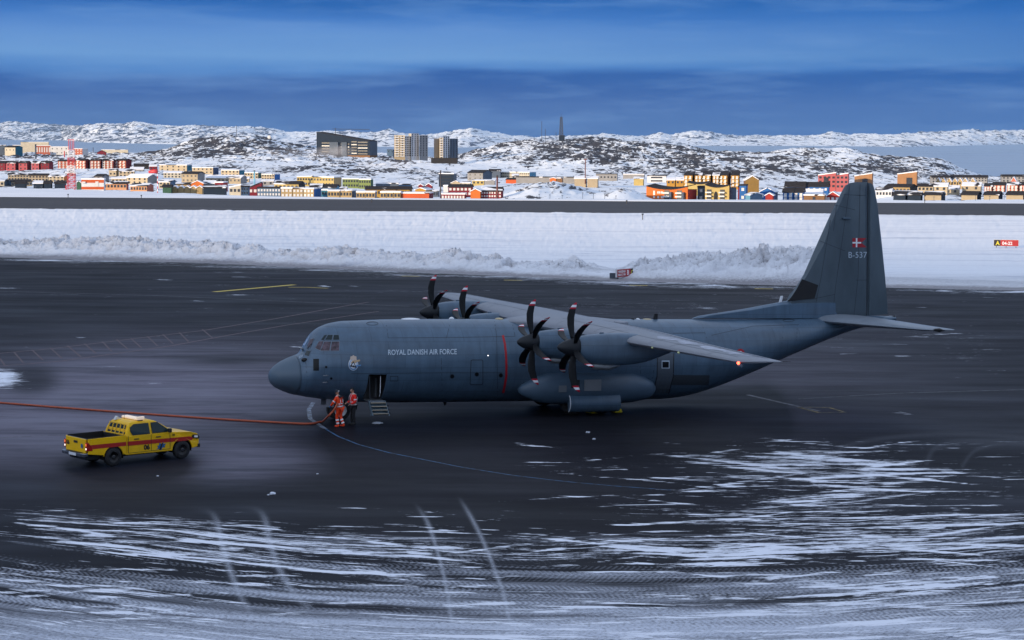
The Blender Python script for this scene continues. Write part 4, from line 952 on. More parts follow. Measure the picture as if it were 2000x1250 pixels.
# horizontal tail
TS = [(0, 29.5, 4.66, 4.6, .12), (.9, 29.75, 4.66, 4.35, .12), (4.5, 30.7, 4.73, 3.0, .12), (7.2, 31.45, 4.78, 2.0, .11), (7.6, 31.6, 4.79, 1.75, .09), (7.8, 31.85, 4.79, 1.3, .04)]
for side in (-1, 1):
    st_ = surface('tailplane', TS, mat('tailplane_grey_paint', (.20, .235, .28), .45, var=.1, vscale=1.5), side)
    mb = MB(); rr = []
    for yy in (1.0, 3, 5, 7.2):
        xl = np.interp(yy, [s[0] for s in TS], [s[1] for s in TS]); ch = np.interp(yy, [s[0] for s in TS], [s[3] for s in TS]); zz = np.interp(yy, [s[0] for s in TS], [s[2] for s in TS])
        rr.append([(xl+ch*.7, side*yy, zz+.045*ch), (xl+ch*1.01, side*yy, zz+.006), (xl+ch*1.01, side*yy, zz-.012), (xl+ch*.7, side*yy, zz-.035*ch)])
    mb.loft(rr); mb.build('elevator', mat('tailplane_grey_paint', 0), st_)
    mb = MB(); mb.tube([(32.0, side*7.75, 4.79), (32.35, side*7.76, 4.78), (32.7, side*7.76, 4.76)], [.05, .10, .015], 8); mb.build('elevator_horn', BLACK, st_, True)
# ---- wing to fuselage fairing and flap-track bulges
mb = MB(); secs = []
for x_, h_, w_ in ((12.0, .02, .5), (12.6, .12, 1.1), (13.4, .22, 1.5), (15, .24, 1.6), (17.0, .15, 1.5), (18.0, .05, 1.2), (18.4, .01, .9)):
    secs.append([(x_, w_*math.cos(a_), 4.60+(h_+.02)*math.sin(a_)) for a_ in np.linspace(0, math.pi, 14)]+[(x_, -w_*.9, 4.3), (x_, w_*.9, 4.3)])
mb.loft(secs); mb.build('wing_fairing', GREYW, AC, True)
# ---- engines and propellers
def nacelle(y, z):
    mb = MB(); secs = []
    for x_, hw, zt, zb in ((11.86, .47, .46, -.52), (11.95, .52, .52, -.60), (12.4, .58, .60, -.72), (13.1, .62, .66, -.80), (13.9, .63, .68, -.82), (14.6, .60, .66, -.78), (15.2, .54, .58, -.68), (15.9, .42, .40, -.46), (16.6, .24, .22, -.20), (17.1, .05, .10, .0)):
        c_ = z+(zt+zb)/2; h_ = (zt-zb)/2; r_ = []
        for k in range(28):
            a_ = 2*math.pi*k/28; s_, q_ = math.sin(a_), math.cos(a_); r_.append((x_, y+hw*math.copysign(abs(s_)**.86, s_), c_+h_*math.copysign(abs(q_)**.9, q_)))
        secs.append(r_)
    mb.loft(secs); n_ = mb.build('engine_nacelle', GREY, AC); autosmooth(n_, 50)
    mb = MB(); mb.loft([[(x_, y+rw*math.cos(a_), z+zz+rh*math.sin(a_)) for a_ in np.linspace(0, 2*math.pi, 17)[:-1]] for x_, rw, rh, zz in ((12.55, .16, .12, -.80), (12.7, .24, .17, -.84), (13.4, .26, .17, -.88), (13.95, .15, .08, -.80))])
    mb.build('oil_cooler_scoop', mat('scoop_grey_metal', (.24, .26, .28), .4, metal=.4), n_, True)
    MB().box(12.52, 12.56, y-.17, y+.17, z-.92, z-.70).build('scoop_mouth', BLACK, n_, bevel=.01)
    for dx, dz in ((12.9, .55),):
        MB().prism([(dx, z+.62), (dx+.25, z+.64), (dx+.22, z+.70), (dx+.05, z+.70)], y-.02, y+.02).build('cooling_vane', DARK, n_)
    e_ = y-.60 if y < 0 else y-.60
    ol = MB()
    for q in ((12.3, -.5, 12.32, .45), (13.3, -.6, 13.32, .5), (14.3, -.55, 14.32, .5)): pass
    return n_
def blade_mesh():
    mb = MB(); rr = []; nr = 15
    for k in range(nr+1):
        f_ = k/nr; r_ = .36+f_*(2.055-.36)
        ch = np.interp(f_, [0, .12, .35, .6, .8, .92, 1], [.20, .27, .36, .37, .33, .25, .06])
        cx = np.interp(f_, [0, .2, .4, .6, .8, .92, 1], [.0, -.045, -.075, -.06, .03, .13, .24])
        th = np.interp(f_, [0, .12, .4, 1], [.16, .09, .05, .015])
        tw = R(np.interp(f_, [0, .3, 1], [70, 80, 90]))      # feathered: chord along the line of flight
        ring_ = []
        for j in range(14):
            a_ = 2*math.pi*j/14; c1 = ch/2*math.cos(a_); t1 = th/2*math.sin(a_)
            xx = cx+c1*math.sin(tw)-t1*math.cos(tw); yy = c1*math.cos(tw)+t1*math.sin(tw)
            ring_.append((xx, yy, r_))
        rr.append(ring_)
    mb.loft(rr); me = mb.mesh(); me.polygons.foreach_set('use_smooth', [True]*len(me.polygons)); return me
def bladem():
    m = bpy.data.materials.new('blade_black_with_tip_bands'); m.use_nodes = True; t = m.node_tree; b = t.nodes['Principled BSDF']; c = N(t, 'ShaderNodeTexCoord'); s = N(t, 'ShaderNodeSeparateXYZ'); L(t, c.outputs['Object'], s.inputs[0])
    rr = ramp(t, MA(t, 'DIVIDE', s.outputs[2], 2.1), [(0, (.006, .007, .009, 1)), (.835, (.42, .01, .03, 1)), (.875, (.80, .80, .84, 1)), (.925, (.42, .01, .03, 1))], 'CONSTANT')
    g = N(t, 'ShaderNodeNewGeometry'); 
    L(t, rr, b.inputs['Base Color']); b.inputs['Roughness'].default_value = .55; b.inputs['Specular IOR Level'].default_value = .25; return m
BM = bladem(); BME = blade_mesh(); BME.materials.append(BM)
# pale erosion strip down each blade's leading edge
def strip_mesh():
    mb = MB(); rr = []
    for k in range(13):
        f_ = .25+.75*k/12; r_ = .36+f_*(2.055-.36)
        ch = np.interp(f_, [0, .12, .35, .6, .8, .92, 1], [.20, .27, .36, .37, .33, .25, .06]); cx = np.interp(f_, [0, .2, .4, .6, .8, .92, 1], [.0, -.045, -.075, -.06, .03, .13, .24])
        x_ = cx-ch/2; rr.append([(x_-.004, -.006, r_), (x_-.004, .006, r_), (x_+.022, .011, r_), (x_+.022, -.011, r_)])
    mb.loft(rr); return mb.mesh()
SME = strip_mesh(); SME.materials.append(mat('blade_edge_metal', (.45, .48, .52), .4))
SPIN = mat('spinner_black', (.014, .017, .022), .5, spec=.3)
def spinner():
    mb = MB(); mb.loft([[(x_, r_*math.cos(a_), r_*math.sin(a_)) for a_ in np.linspace(0, 2*math.pi, 29)[:-1]] for x_, r_ in ((-.62, .01), (-.58, .09), (-.48, .18), (-.3, .28), (-.05, .37), (.2, .43), (.42, .46), (.44, .40))]); return mb.mesh()
SPM = spinner(); SPM.polygons.foreach_set('use_smooth', [True]*len(SPM.polygons)); SPM.materials.append(SPIN)
ENG = [(-4.95, 3.98), (-10.16, 4.22), (4.95, 3.98), (10.16, 4.22)]
for i, (y, z) in enumerate(ENG):
    n_ = nacelle(y, z-.02)
    pr_ = bpy.data.objects.new('propeller', SPM); C.objects.link(pr_); pr_.parent = AC; pr_.location = (11.48, y, z)
    for k in range(6):
        b_ = bpy.data.objects.new('blade', BME); C.objects.link(b_); b_.parent = pr_; b_.rotation_euler = (R(-10+60*k), 0, 0); b_.location = (.16, 0, 0)
    if i == 1: nac_port = n_
# ---- undercarriage: pods, doors, wheels
def wheel(name, x, y, r, w_, zoff, hubm, parent=AC):
    mb = MB(); prof = [(-w_/2, r*.62), (-w_/2, r*.86), (-w_*.40, r*.965), (-w_*.22, r), (w_*.22, r), (w_*.40, r*.965), (w_/2, r*.86), (w_/2, r*.62)]
    secs = [[(rr*math.cos(a_), yy, rr*math.sin(a_)) for a_ in np.linspace(0, 2*math.pi, 33)[:-1]] for yy, rr in prof]
    mb.loft(secs, cap=False); o = mb.build(name, RUB, parent, True); o.location = (x, y, zoff+r)
    for sg in (-1, 1):
        mb = MB(); mb.loft([[(rr*math.cos(a_), sg*yy, rr*math.sin(a_)) for a_ in np.linspace(0, 2*math.pi, 25)[:-1]] for yy, rr in ((w_/2-.01, r*.63), (w_/2-.005, r*.56), (w_/2-.06, r*.50), (w_/2-.06, r*.26), (w_/2, r*.22), (w_/2+.01, r*.1))]); mb.build('hub', hubm, o, True)
    for k in range(8):
        a_ = 2*math.pi*k/8; ball('hub_hole', (r*.39*math.cos(a_), -(w_/2-.055), r*.39*math.sin(a_)), r*.055, BLACK, o, sy=.2, seg=5)
    return o
NWX = 3.51; gz = lambda x_: (x_-13)*math.tan(APITCH)               # local height of the ground under the pitched hull
for yy in (-.32, .32): wheel('nose_wheel', NWX, yy, .50, .30, gz(NWX), HUBW)
mb = MB(); mb.tube([(NWX, 0, gz(NWX)+.5), (NWX+.02, 0, 1.2)], .09, 10); mb.tube([(NWX, -.3, gz(NWX)+.5), (NWX, .3, gz(NWX)+.5)], .06, 8); mb.tube([(NWX, 0, gz(NWX)+.75), (NWX+.7, 0, 1.1)], .04, 6); mb.build('nose_gear_strut', STEEL, AC, True)
for sg in (-1, 1): MB().box(NWX-.75, NWX-.35, sg*.46-.015, sg*.46+.015, .42, .86).build('nose_gear_door', GREYW, AC, bevel=.008)
PODM = mat('pod_grey_paint', (.058, .100, .150), .45, var=.14, vscale=1.3, stretch=(.5, 1, 2), dirt_shade=(.04, .06, .09))
MX = 15.82; DARKHUB = mat('main_hub_grey', (.10, .11, .12), .5)
for sg in (-1, 1):
    for dx in (-.78, .78): wheel('main_wheel', MX+dx, sg*1.98, .66, .48, gz(MX+dx), DARKHUB)
    # pod
    mb = MB(); secs = []
    for x_, yo, zt, zb, w_ in ((12.15, 1.95, 1.42, 1.22, .10), (12.35, 1.95, 1.62, 1.05, .28), (12.9, 1.9, 1.95, .78, .62), (13.6, 1.85, 2.18, .62, .90), (14.4, 1.8, 2.20, .58, 1.02), (16.0, 1.8, 2.20, .58, 1.04), (17.3, 1.8, 2.14, .60, .98), (18.2, 1.8, 2.14, .64, .92), (18.9, 1.8, 1.94, .76, .70), (19.35, 1.85, 1.7, .95, .42), (19.55, 1.9, 1.45, 1.2, .1)):
        c_ = (zt+zb)/2; h_ = (zt-zb)/2
        secs.append([(x_, sg*(yo+w_*math.copysign(abs(math.sin(a_))**.8, math.sin(a_))), c_+h_*math.copysign(abs(math.cos(a_))**.8, math.cos(a_))) for a_ in np.linspace(0, 2*math.pi, 29)[:-1]])
    mb.loft(secs); pod = mb.build('landing_gear_pod', PODM, AC); autosmooth(pod, 50)
    # the big bulged gear door hanging open under the pod
    mb = MB(); yo = sg*2.62; secs = []
    for x_ in (14.55, 17.25):
        ou = [(x_, yo+sg*.34*math.cos(a_), .72+.44*math.sin(a_)) for a_ in np.linspace(-1.5, 1.9, 12)]; inn = [(x_, yo+sg*(.34-.05)*math.cos(a_), .72+.39*math.sin(a_)) for a_ in np.linspace(1.9, -1.5, 12)]
        secs.append(ou+inn)
    mb.loft(secs); mb.poly([p for p in secs[0]][:12]); mb.poly([p for p in secs[1]][:12])
    dr = mb.build('main_gear_door', GREY, AC); autosmooth(dr, 40)
    if sg == -1: MB().tube([(14.54, yo+sg*.35*math.cos(a_), .72+.45*math.sin(a_)) for a_ in np.linspace(-1.2, 1.3, 9)], .022, 6).build('door_edge_seal', WHITE, dr)
for q in ([13.95, 14.35, 1.30, 1.62],):
    MB().box(q[0], q[1], -2.86, -2.80, q[2], q[3]).build('pod_panel', mat('pod_patch_grey', (.16, .18, .20), .5), AC, bevel=.01)
MB().box(15.3, 16.2, -2.86, -2.80, 1.35, 1.9).build('pod_panel', mat('pod_patch_pale', (.20, .215, .235), .5, var=.1), AC, bevel=.01)
MB().box(14.6, 15.05, -2.84, -2.78, 1.5, 1.9).build('pod_intake', BLACK, AC, bevel=.02)
# paratroop door with its window, dark lower sill
decal('paratroop_door', [(1284, 690), (1316, 690), (1315, 735), (1306, 768), (1275, 768), (1283, 735)], mat('door_grey', (.085, .108, .135), .45), .006)
lines('door_seams', stroke_px([(1316, 690), (1315, 735), (1306, 768)], 1.6)+stroke_px([(1284, 690), (1283, 735), (1275, 768)], 1.6), BLACK, .012)
fr = decal('window_frame', [(1292, 704), (1307.5, 704), (1307.5, 719.5), (1292, 719.5)], PALE, .014); decal('pane', [(1293.5, 706.5), (1306, 706.5), (1306, 718), (1293.5, 718)], GLS, .020, parent=fr)
decal('soot_panel', [(1316, 732), (1386, 733), (1384, 752), (1312, 752)], mat('soot_dark_grey', (.040, .052, .066), .6), .008)
# ---- crew door, folded down with its steps
gd = gz(7)
STP = mat('step_blue_grey', (.085, .125, .155), .5, var=.2, vscale=6); TAN = mat('step_edge_tan', (.42, .36, .27), .6)
dw = (DX1-DX0)
top_y, bot_y = -1.95, -2.55
door = MB(); zt_, zb_ = DZ0+.02, gd+.42
door.poly([(DX0+.02, top_y, zt_), (DX1-.02, top_y, zt_), (DX1-.02, bot_y, zb_), (DX0+.02, bot_y, zb_)]); 
ds = MB(); n_ = Vector((0, -(zt_-zb_), (bot_y-top_y))).normalized()
A0 = Vector((DX0+.02, top_y, zt_)); B0 = Vector((DX0+.02, bot_y, zb_)); th_ = Vector((0, .05, .0))
def slab(x0, x1, a, b, t, mb):
    d_ = Vector((0, t, 0)); P_ = [Vector((x0, a.y, a.z)), Vector((x1, a.y, a.z)), Vector((x1, b.y, b.z)), Vector((x0, b.y, b.z))]
    i = len(mb.v); mb.v += [tuple(p) for p in P_]+[tuple(p+d_) for p in P_]
    for q in ((0, 1, 2, 3), (7, 6, 5, 4), (0, 4, 5, 1), (1, 5, 6, 2), (2, 6, 7, 3), (3, 7, 4, 0)): mb.f.append(tuple(i+k for k in q)); mb.m.append(0)
slab(DX0+.02, DX1-.02, A0, B0, .06, ds); ds.box(DX0-.0, DX0+.05, bot_y-.02, bot_y+.10, zb_-.02, zb_+.04)
cd = ds.build('crew_door', STP, AC)
for k in range(4):
    f_ = (k+.45)/4; yy = top_y+(bot_y-top_y)*f_; zz = zt_+(zb_-zt_)*f_
    st = MB().box(DX0+.06, DX1-.06, yy-.22, yy, zz-.02, zz+.015).build('step', STP, cd)
    MB().box(DX0+.06, DX1-.06, yy-.235, yy-.221, zz-.022, zz+.020).build('step_edge', TAN, st)
    for j in range(4):
        MB().prism([(DX0+.18+j*.24, zz-.20), (DX0+.30+j*.24, zz-.20), (DX0+.24+j*.24, zz-.10)], yy-.09, yy-.075).build('lightening_hole', BLACK, st) if k < 3 else None
for x_ in (DX0+.03, DX1-.03):
    mb = MB(); slab(x_-.02, x_+.02, Vector((0, top_y-.1, zt_)), Vector((0, bot_y-.24, zb_)), .24, mb); mb.build('side_string', STP, cd)
MB().tube([(DX1-.25, -1.9, DZ1-.10), (DX1-.24, -1.85, DZ1-.9), (DX1-.22, -1.7, DZ1-1.1)], .018, 6).build('grab_rail', WHITE, cd)
MB().tube([(DX0+.05, -1.98, DZ1-.1), (DX0+.05, -2.15, zt_)], .012, 5).build('door_cable', LINE, cd)
MB().box(DX0+.5, DX1-.3, -1.45, -1.40, DZ0+.15, DZ1-.25).build('cabin_panel', mat('cabin_dark', (.03, .035, .04), .7), AC)
# cabin floor edge and belly aerial
MB().box(DX0, DX1, -2.0, -1.2, DZ0-.03, DZ0+.01).build('door_sill', STEEL, AC)
p = fin_pt(838, 786, 0); MB().prism([(8.9, .56), (9.1, .56), (9.05, .38), (8.97, .38)], -.02, .02).build('belly_antenna', BLACK, AC)
# ---- yellow wheel chocks
CH = mat('chock_yellow', (.80, .62, .01), .55, var=.12, vscale=5)
def chock(px, py, lab):
    p = gp(px, py, 0); o = MB().prism([(-.22, 0), (.22, 0), (.16, .16), (.04, .22), (-.10, .10)], -.35, .35).build('wheel_chock', CH, None, bevel=.02)
    o.location = p; o.rotation_euler = (0, 0, AY); tag(o, lab, 'chock', 'yellow chocks under the main wheels')
chock(1155, 806, 'yellow wheel chock left of the two under the main landing gear'); chock(1203, 804, 'yellow wheel chock right of the two under the main landing gear')
# ================================================================== PICKUP TRUCK (local: x forward, y left, z up)
YW = mat('truck_yellow_paint', (.92, .53, .0), .42, var=.06, vscale=1.5, coat=.12, spec=.3, dirt_shade=(.50, .30, .02)); TRD = mat('truck_red_stripe', (.42, .02, .012), .4); TBL = mat('truck_black_trim', (.012, .012, .014), .5)
TGL = mat('truck_window_glass', (.008, .026, .03), .25, spec=.35); CHR = mat('truck_bumper_chrome', (.28, .30, .34), .22, metal=.9, var=.2, vscale=6)
ra, fa = gp(222, 911), gp(356, 896)
dv = (fa-ra); wb = dv.length; hd = math.atan2(dv.y, dv.x)
TS_ = wb/3.09
# near wheels are on the right-hand side, y = -0.77
TK = empty('pickup_truck', (0, 0, 0), 0, 'yellow double cab pickup truck with red side stripe and roof light bar', 'truck')
off = Matrix.Rotation(hd, 3, 'Z') @ Vector((0, .90, 0))
TK.location = ra+off; TK.rotation_euler = (0, 0, hd); TK.scale = (1, 1, 1)
WB = wb; XF = WB                      # rear axle x = 0, front axle x = WB
HWd = .925
def arch(cx, r, n=12, z0=.40, a0=None):
    a0 = math.asin(max(-1, min(1, (z0-.40)/r))) if a0 is None else a0
    return [(cx+r*math.cos(t), .40+r*math.sin(t)) for t in np.linspace(math.pi-a0, a0, n)]
# bed: two side walls with wheel arches, floor, front wall, tailgate
side_prof = [(-1.20, .62)]+[(-.47, .52)]+arch(0, .47, 12, .45)+[(.47, .50), (.62, .42), (.62, 1.26), (-1.20, 1.24)]
for sg in (-1, 1):
    mb = MB(); y0, y1 = (sg*HWd, sg*(HWd-.07)); mb.prism(side_prof, min(y0, y1), max(y0, y1)); mb.build('bed_side', YW, TK, bevel=.018)
bd_ = MB().box(-1.18, .60, -.84, .84, .62, .66).build('bed_floor', TBL, TK)
MB().box(.53, .60, -.845, .845, .66, 1.23).build('bed_front_wall', TBL, TK)
for sg in (-1, 1): MB().box(-1.16, .55, sg*.845-.012 if sg > 0 else -.857, .857 if sg > 0 else -.833, .66, 1.275).build('bed_liner', TBL, TK)
tg = MB().box(-1.265, -1.205, -.80, .80, .66, 1.235).build('tailgate', YW, TK, bevel=.015)
MB().box(-1.275, -1.262, -.16, .16, 1.02, 1.12).build('tailgate_handle', TBL, tg, bevel=.01)
MB().box(-1.20, -1.14, -.80, .80, .66, 1.24).build('tailgate_liner', TBL, tg)
# front body: doors, wings, bonnet; wheel arch cut
fp = [(.64, .42), (WB-.50, .40)]+arch(WB, .49, 14, .45)+[(WB+.50, .42), (WB+.86, .46), (WB+.90, .62), (WB+.90, .88), (WB+.80, 1.03), (WB+.45, 1.13), (WB-.45, 1.20), (WB-.62, 1.22), (.64, 1.22)]
mb = MB(); n = len(fp)
def fy(x_, z_): return HWd-.0-.10*max(0, (x_-(WB+.35))/.55)**2-.02*(z_ > 1.1)
i0 = len(mb.v)
for sg in (-1, 1): mb.v += [(a, sg*fy(a, b), b) for a, b in fp]
mb.f.append(tuple(range(n))); mb.f.append(tuple(range(2*n-1, n-1, -1))); mb.m += [0, 0]
for k in range(n): l = (k+1) % n; mb.f.append((k, n+k, n+l, l)); mb.m.append(0)
body = mb.build('body', YW, TK, bevel=.03, seg=2)
# cabin greenhouse: tapered
def cabring(z_, x0, x1, hw): return [(x0, -hw, z_), (x1, -hw*.97, z_), (x1+.06, 0, z_), (x1, hw*.97, z_), (x0, hw, z_)]
mb = MB(); mb.loft([cabring(1.18, .64, WB-.42, .90), cabring(1.42, .70, WB-.72, .85), cabring(1.62, .80, WB-1.02, .78), cabring(1.74, .90, WB-1.26, .72), cabring(1.79, 1.05, WB-1.45, .62)])
cab = mb.build('cabin', YW, TK, bevel=.03)
# side windows: on the slanted cabin side, both sides
def sidep(x_, z_, sg, o_=.012):
    hw = np.interp(z_, [1.18, 1.42, 1.62, 1.74], [.90, .85, .78, .72]); return (x_, sg*(hw+o_), z_)
for sg in (-1, 1):
    for pts in ([(.93, 1.25), (1.75, 1.25), (1.75, 1.66), (1.06, 1.66), (.86, 1.55), (.84, 1.42)], [(1.90, 1.25), (WB-.60, 1.25), (WB-.68, 1.33), (WB-1.15, 1.66), (1.90, 1.66)]):
        cx_ = sum(p[0] for p in pts)/len(pts); cz_ = sum(p[1] for p in pts)/len(pts)
        f_ = MB().poly([sidep(cx_+(a-cx_)*1.05, cz_+(b-cz_)*1.10, sg, .020) for a, b in pts]).build('window_rim', TBL, cab); MB().poly([sidep(a, b, sg, .028) for a, b in pts]).build('side_window', TGL, f_)
MB().poly([(WB-.49, -.80, 1.25), (WB-.49, .80, 1.25), (WB-1.16, .66, 1.70), (WB-1.16, -.66, 1.70)]).build('windscreen', TGL, cab)
o_ = bpy.data.objects['windscreen'] if 'windscreen' in bpy.data.objects else None
rw = MB().poly([(.655, -.72, 1.28), (.655, .72, 1.28), (.79, .62, 1.64), (.79, -.62, 1.64)]).build('rear_window', TGL, cab)
for k in range(5):
    yy = -.66+k*.33; MB().tube([(.60, yy, 1.24), (.74, yy*.88, 1.68)], .022, 6).build('guard_bar', YW, rw)
MB().tube([(.60, -.70, 1.26), (.60, .70, 1.26)], .02, 6).build('guard_bar', YW, rw); MB().tube([(.74, -.62, 1.69), (.74, .62, 1.69)], .02, 6).build('guard_bar', YW, rw)
# stripe, door gaps, handles, numbers, badge on the near (right) side
for sg in (-1, 1):
    st_ = MB().poly([(-1.10, sg*(HWd+.004), 1.00), (.60, sg*(HWd+.004), .99), (.60, sg*(HWd+.004), .80+.02), (-1.02, sg*(HWd+.004), .82)]).build('side_stripe', TRD, TK)
    MB().poly([(.66, sg*(HWd+.004), .99), (WB+.40, sg*(HWd+.002), .94), (WB+.55, sg*(HWd-.004), .86), (WB+.48, sg*(HWd-.002), .77), (.66, sg*(HWd+.004), .81)]).build('side_stripe', TRD, TK)
for x_ in (.70, 1.82, WB-.62):
    MB().box(x_-.008, x_+.008, -HWd-.006, -HWd, .50, 1.22).build('door_gap', TBL, body)
MB().box(.70, WB-.62, -HWd-.006, -HWd, .49, .505).build('door_gap', TBL, body)
for x_ in (.98, 2.05): MB().box(x_, x_+.24, -HWd-.03, -HWd-.002, 1.045, 1.085).build('door_handle', TBL, body, bevel=.01)
def flat_text(name, s, org, ux, uy, h, m, parent, bold=.02):
    cu_ = bpy.data.curves.new('t', 'FONT'); cu_.body = s; cu_.offset = bold; to = bpy.data.objects.new('t', cu_); C.objects.link(to); bpy.context.view_layer.update()
    me = bpy.data.meshes.new_from_object(to.evaluated_get(bpy.context.evaluated_depsgraph_get())); bpy.data.objects.remove(to)
    ys = [v.co.y for v in me.vertices]; xs = [v.co.x for v in me.vertices]; k = h/(max(ys)-min(ys)); ux = Vector(ux); uy = Vector(uy); org = Vector(org)
    for v in me.vertices: v.co = org+ux*(v.co.x-min(xs))*k+uy*(v.co.y-min(ys))*k
    me.materials.clear(); return link(name, me, m, parent), (max(xs)-min(xs))*k
flat_text('fleet_number', '06', (1.45, -HWd-.008, .56), (1, 0, 0), (0, 0, 1), .23, TBL, TK, .05)
flat_text('fleet_number', '06', (WB-.50, -HWd-.006, 1.03), (1, 0, 0), (0, 0, 1), .10, TBL, TK)
flat_text('fleet_number', '06', (-1.285, .74, .90), (0, -1, 0), (0, 0, 1), .19, TBL, TK, .03)
BDG = mat('truck_badge_blue', (.02, .12, .30), .4); 
star = [(2.06, .52), (2.16, .60), (2.10, .68), (2.20, .70), (2.22, .80), (2.32, .75), (2.42, .82), (2.42, .74), (2.56, .74), (2.47, .66), (2.50, .58), (2.38, .60), (2.30, .46), (2.24, .56)]
MB().poly([(a, -HWd-.008, b) for a, b in star]).build('door_badge', BDG, TK); MB().poly([(a, -HWd-.012, b) for a, b in [(2.20, .48), (2.30, .50), (2.40, .78), (2.30, .76)]]).build('badge_bar', TBL, TK)
MB().poly([(-1.285, a, b) for a, b in [(-.52, .84), (-.44, .90), (-.46, 1.02), (-.56, 1.04), (-.62, .96), (-.60, .86)]]).build('tail_badge', BDG, tg)
TLR = mat('tail_lamp_red', (.38, .012, .008), .25); RVL = mat('reversing_lamp_lit', (.9, .85, .8), .3, emit=(1, .85, .7), es=.4); TLO = mat('tail_lamp_orange_lit', (.9, .2, .05), .3, emit=(1, .18, .05), es=.2)
for sg in (-1, 1):
    tl = MB().prism([(-1.28, .76), (-1.02, .74), (-1.00, .84), (-1.12, 1.02), (-1.20, 1.10), (-1.28, 1.10)], min(sg*.80, sg*(HWd+.012)), max(sg*.80, sg*(HWd+.012))).build('tail_lamp', TLR, TK, bevel=.012)
    MB().box(-1.292, -1.281, min(sg*.82, sg*.91), max(sg*.82, sg*.91), .96, 1.06).build('brake_light', TLO, tl); ball('reversing_light', (-1.285, sg*.865, .84), .045, RVL, tl, sx=.4)
bm_ = MB().box(-1.42, -1.20, -.90, .90, .50, .66).build('rear_bumper', CHR, TK, bevel=.03); MB().box(-1.435, -1.422, -.28, .28, .52, .64).build('number_plate', WHITE, bm_); MB().box(-1.44, -1.2, -.55, .55, .655, .675).build('bumper_tread', TBL, bm_)
MB().tube([(-1.38, -.05, .42), (-1.30, -.05, .48), (-.9, -.05, .48)], .04, 8).build('tow_bar', TBL, TK); MB().tube([(-1.28, .48, .42), (-1.0, .45, .45), (-.5, .45, .5)], .035, 8).build('exhaust_pipe', STEEL, TK)
MB().box(-1.15, WB+.6, -.62, .62, .34, .52).build('chassis', TBL, TK)
HLG = mat('headlamp_glass', (.45, .48, .52), .1, emit=(.9, .95, 1), es=.05)
for sg in (-1, 1):
    h_ = MB().prism([(WB+.48, .86), (WB+.84, .80), (WB+.90, .86), (WB+.80, .98), (WB+.55, 1.00)], min(sg*.70, sg*(HWd-.02)), max(sg*.70, sg*(HWd-.02))).build('headlamp', TBL, TK, bevel=.01)
    MB().poly([(WB+.60, sg*(HWd-.016), .88), (WB+.80, sg*(HWd-.05+.034), .86), (WB+.78, sg*(HWd-.016), .94), (WB+.62, sg*(HWd-.016), .96)]).build('headlamp_lens', HLG, h_)
MB().box(WB+.86, WB+.93, -.62, .62, .60, .92).build('grille', TBL, TK, bevel=.01); MB().box(WB+.80, WB+.95, -.86, .86, .42, .58).build('front_bumper', TBL, TK, bevel=.03)
for sg in (-1, 1):
    mr = MB().box(WB-.78, WB-.64, min(sg*.98, sg*1.14), max(sg*.98, sg*1.14), 1.22, 1.40).build('wing_mirror', TBL, TK, bevel=.03)
    for cx_ in (0, WB):       # wheel-arch liners
        MB().loft([[(cx_+r_*math.cos(a_), yy, .40+r_*math.sin(a_)) for a_ in np.linspace(-.2, math.pi+.2, 14)] for r_, yy in ((.475, sg*(HWd-.03)), (.475, sg*.55), (.02, sg*.54))], cap=False).build('arch_liner', TBL, TK, fix=False)
for x_ in (0, WB):
    for sg in (-1, 1):
        o_ = wheel('wheel', x_, sg*.80, .395, .265, 0, mat('truck_hub_dark', (.022, .022, .025), .5), TK); 
RF = mat('rack_white', (.62, .62, .60), .5)
LBW = mat('lightbar_amber_white_lit', (.95, .80, .62), .35, emit=(1, .72, .50), es=.12)
lb = MB().box(1.30, 1.62, -.62, .62, 1.80, 1.90).build('light_bar', LBW, TK, bevel=.04)
MB().box(1.34, 1.58, -.66, .66, 1.775, 1.80).build('light_bar_base', TBL, lb); MB().box(1.28, 1.64, -.72, -.60, 1.82, 1.96).build('siren_speaker', LBW, lb, bevel=.03)
MB().prism([(.86, 1.76), (1.12, 1.78), (1.10, 1.82), (.98, 1.92)], .38, .56).build('roof_lamp', RF, TK, bevel=.01)
MB().tube([(1.2, .2, 1.78), (1.2, .2, 1.98)], .008, 5).build('aerial', TBL, TK)
# ================================================================== THE TOWN
def wallm(n, c): return mat('wall_'+n, c, .8, var=.10, vscale=.35, spec=.2)
PAL = dict(cream=(.62, .50, .30), beige=(.52, .42, .28), yellow=(.68, .50, .16), pale=(.66, .60, .46), ochre=(.55, .32, .06), amber=(.58, .31, .05), orange=(.62, .17, .04), vermil=(.55, .11, .04), coral=(.55, .17, .12), peach=(.62, .34, .20),
           red=(.36, .04, .035), maroon=(.20, .025, .04), rose=(.42, .10, .12), pink=(.44, .12, .13), brown=(.22, .12, .06), tan=(.42, .31, .16), umber=(.26, .16, .05), blue=(.03, .13, .38), navy=(.05, .08, .16), steel=(.10, .17, .27), teal=(.04, .18, .26), sky=(.12, .30, .44),
           grey=(.30, .30, .31), dgrey=(.018, .032, .058), white=(.70, .71, .74), green=(.22, .28, .10), dgreen=(.05, .12, .08), slate=(.10, .13, .18), brick=(.42, .13, .09), dark=(.03, .03, .035), cbrown=(.38, .20, .10))
PAL.update(cream=(.50, .42, .30), yellow=(.52, .40, .16), pale=(.56, .52, .43), beige=(.42, .35, .25), amber=(.46, .25, .05), ochre=(.42, .26, .06))
PAL = {k: wallm(k, tuple(x*.82 for x in v)) for k, v in PAL.items()}
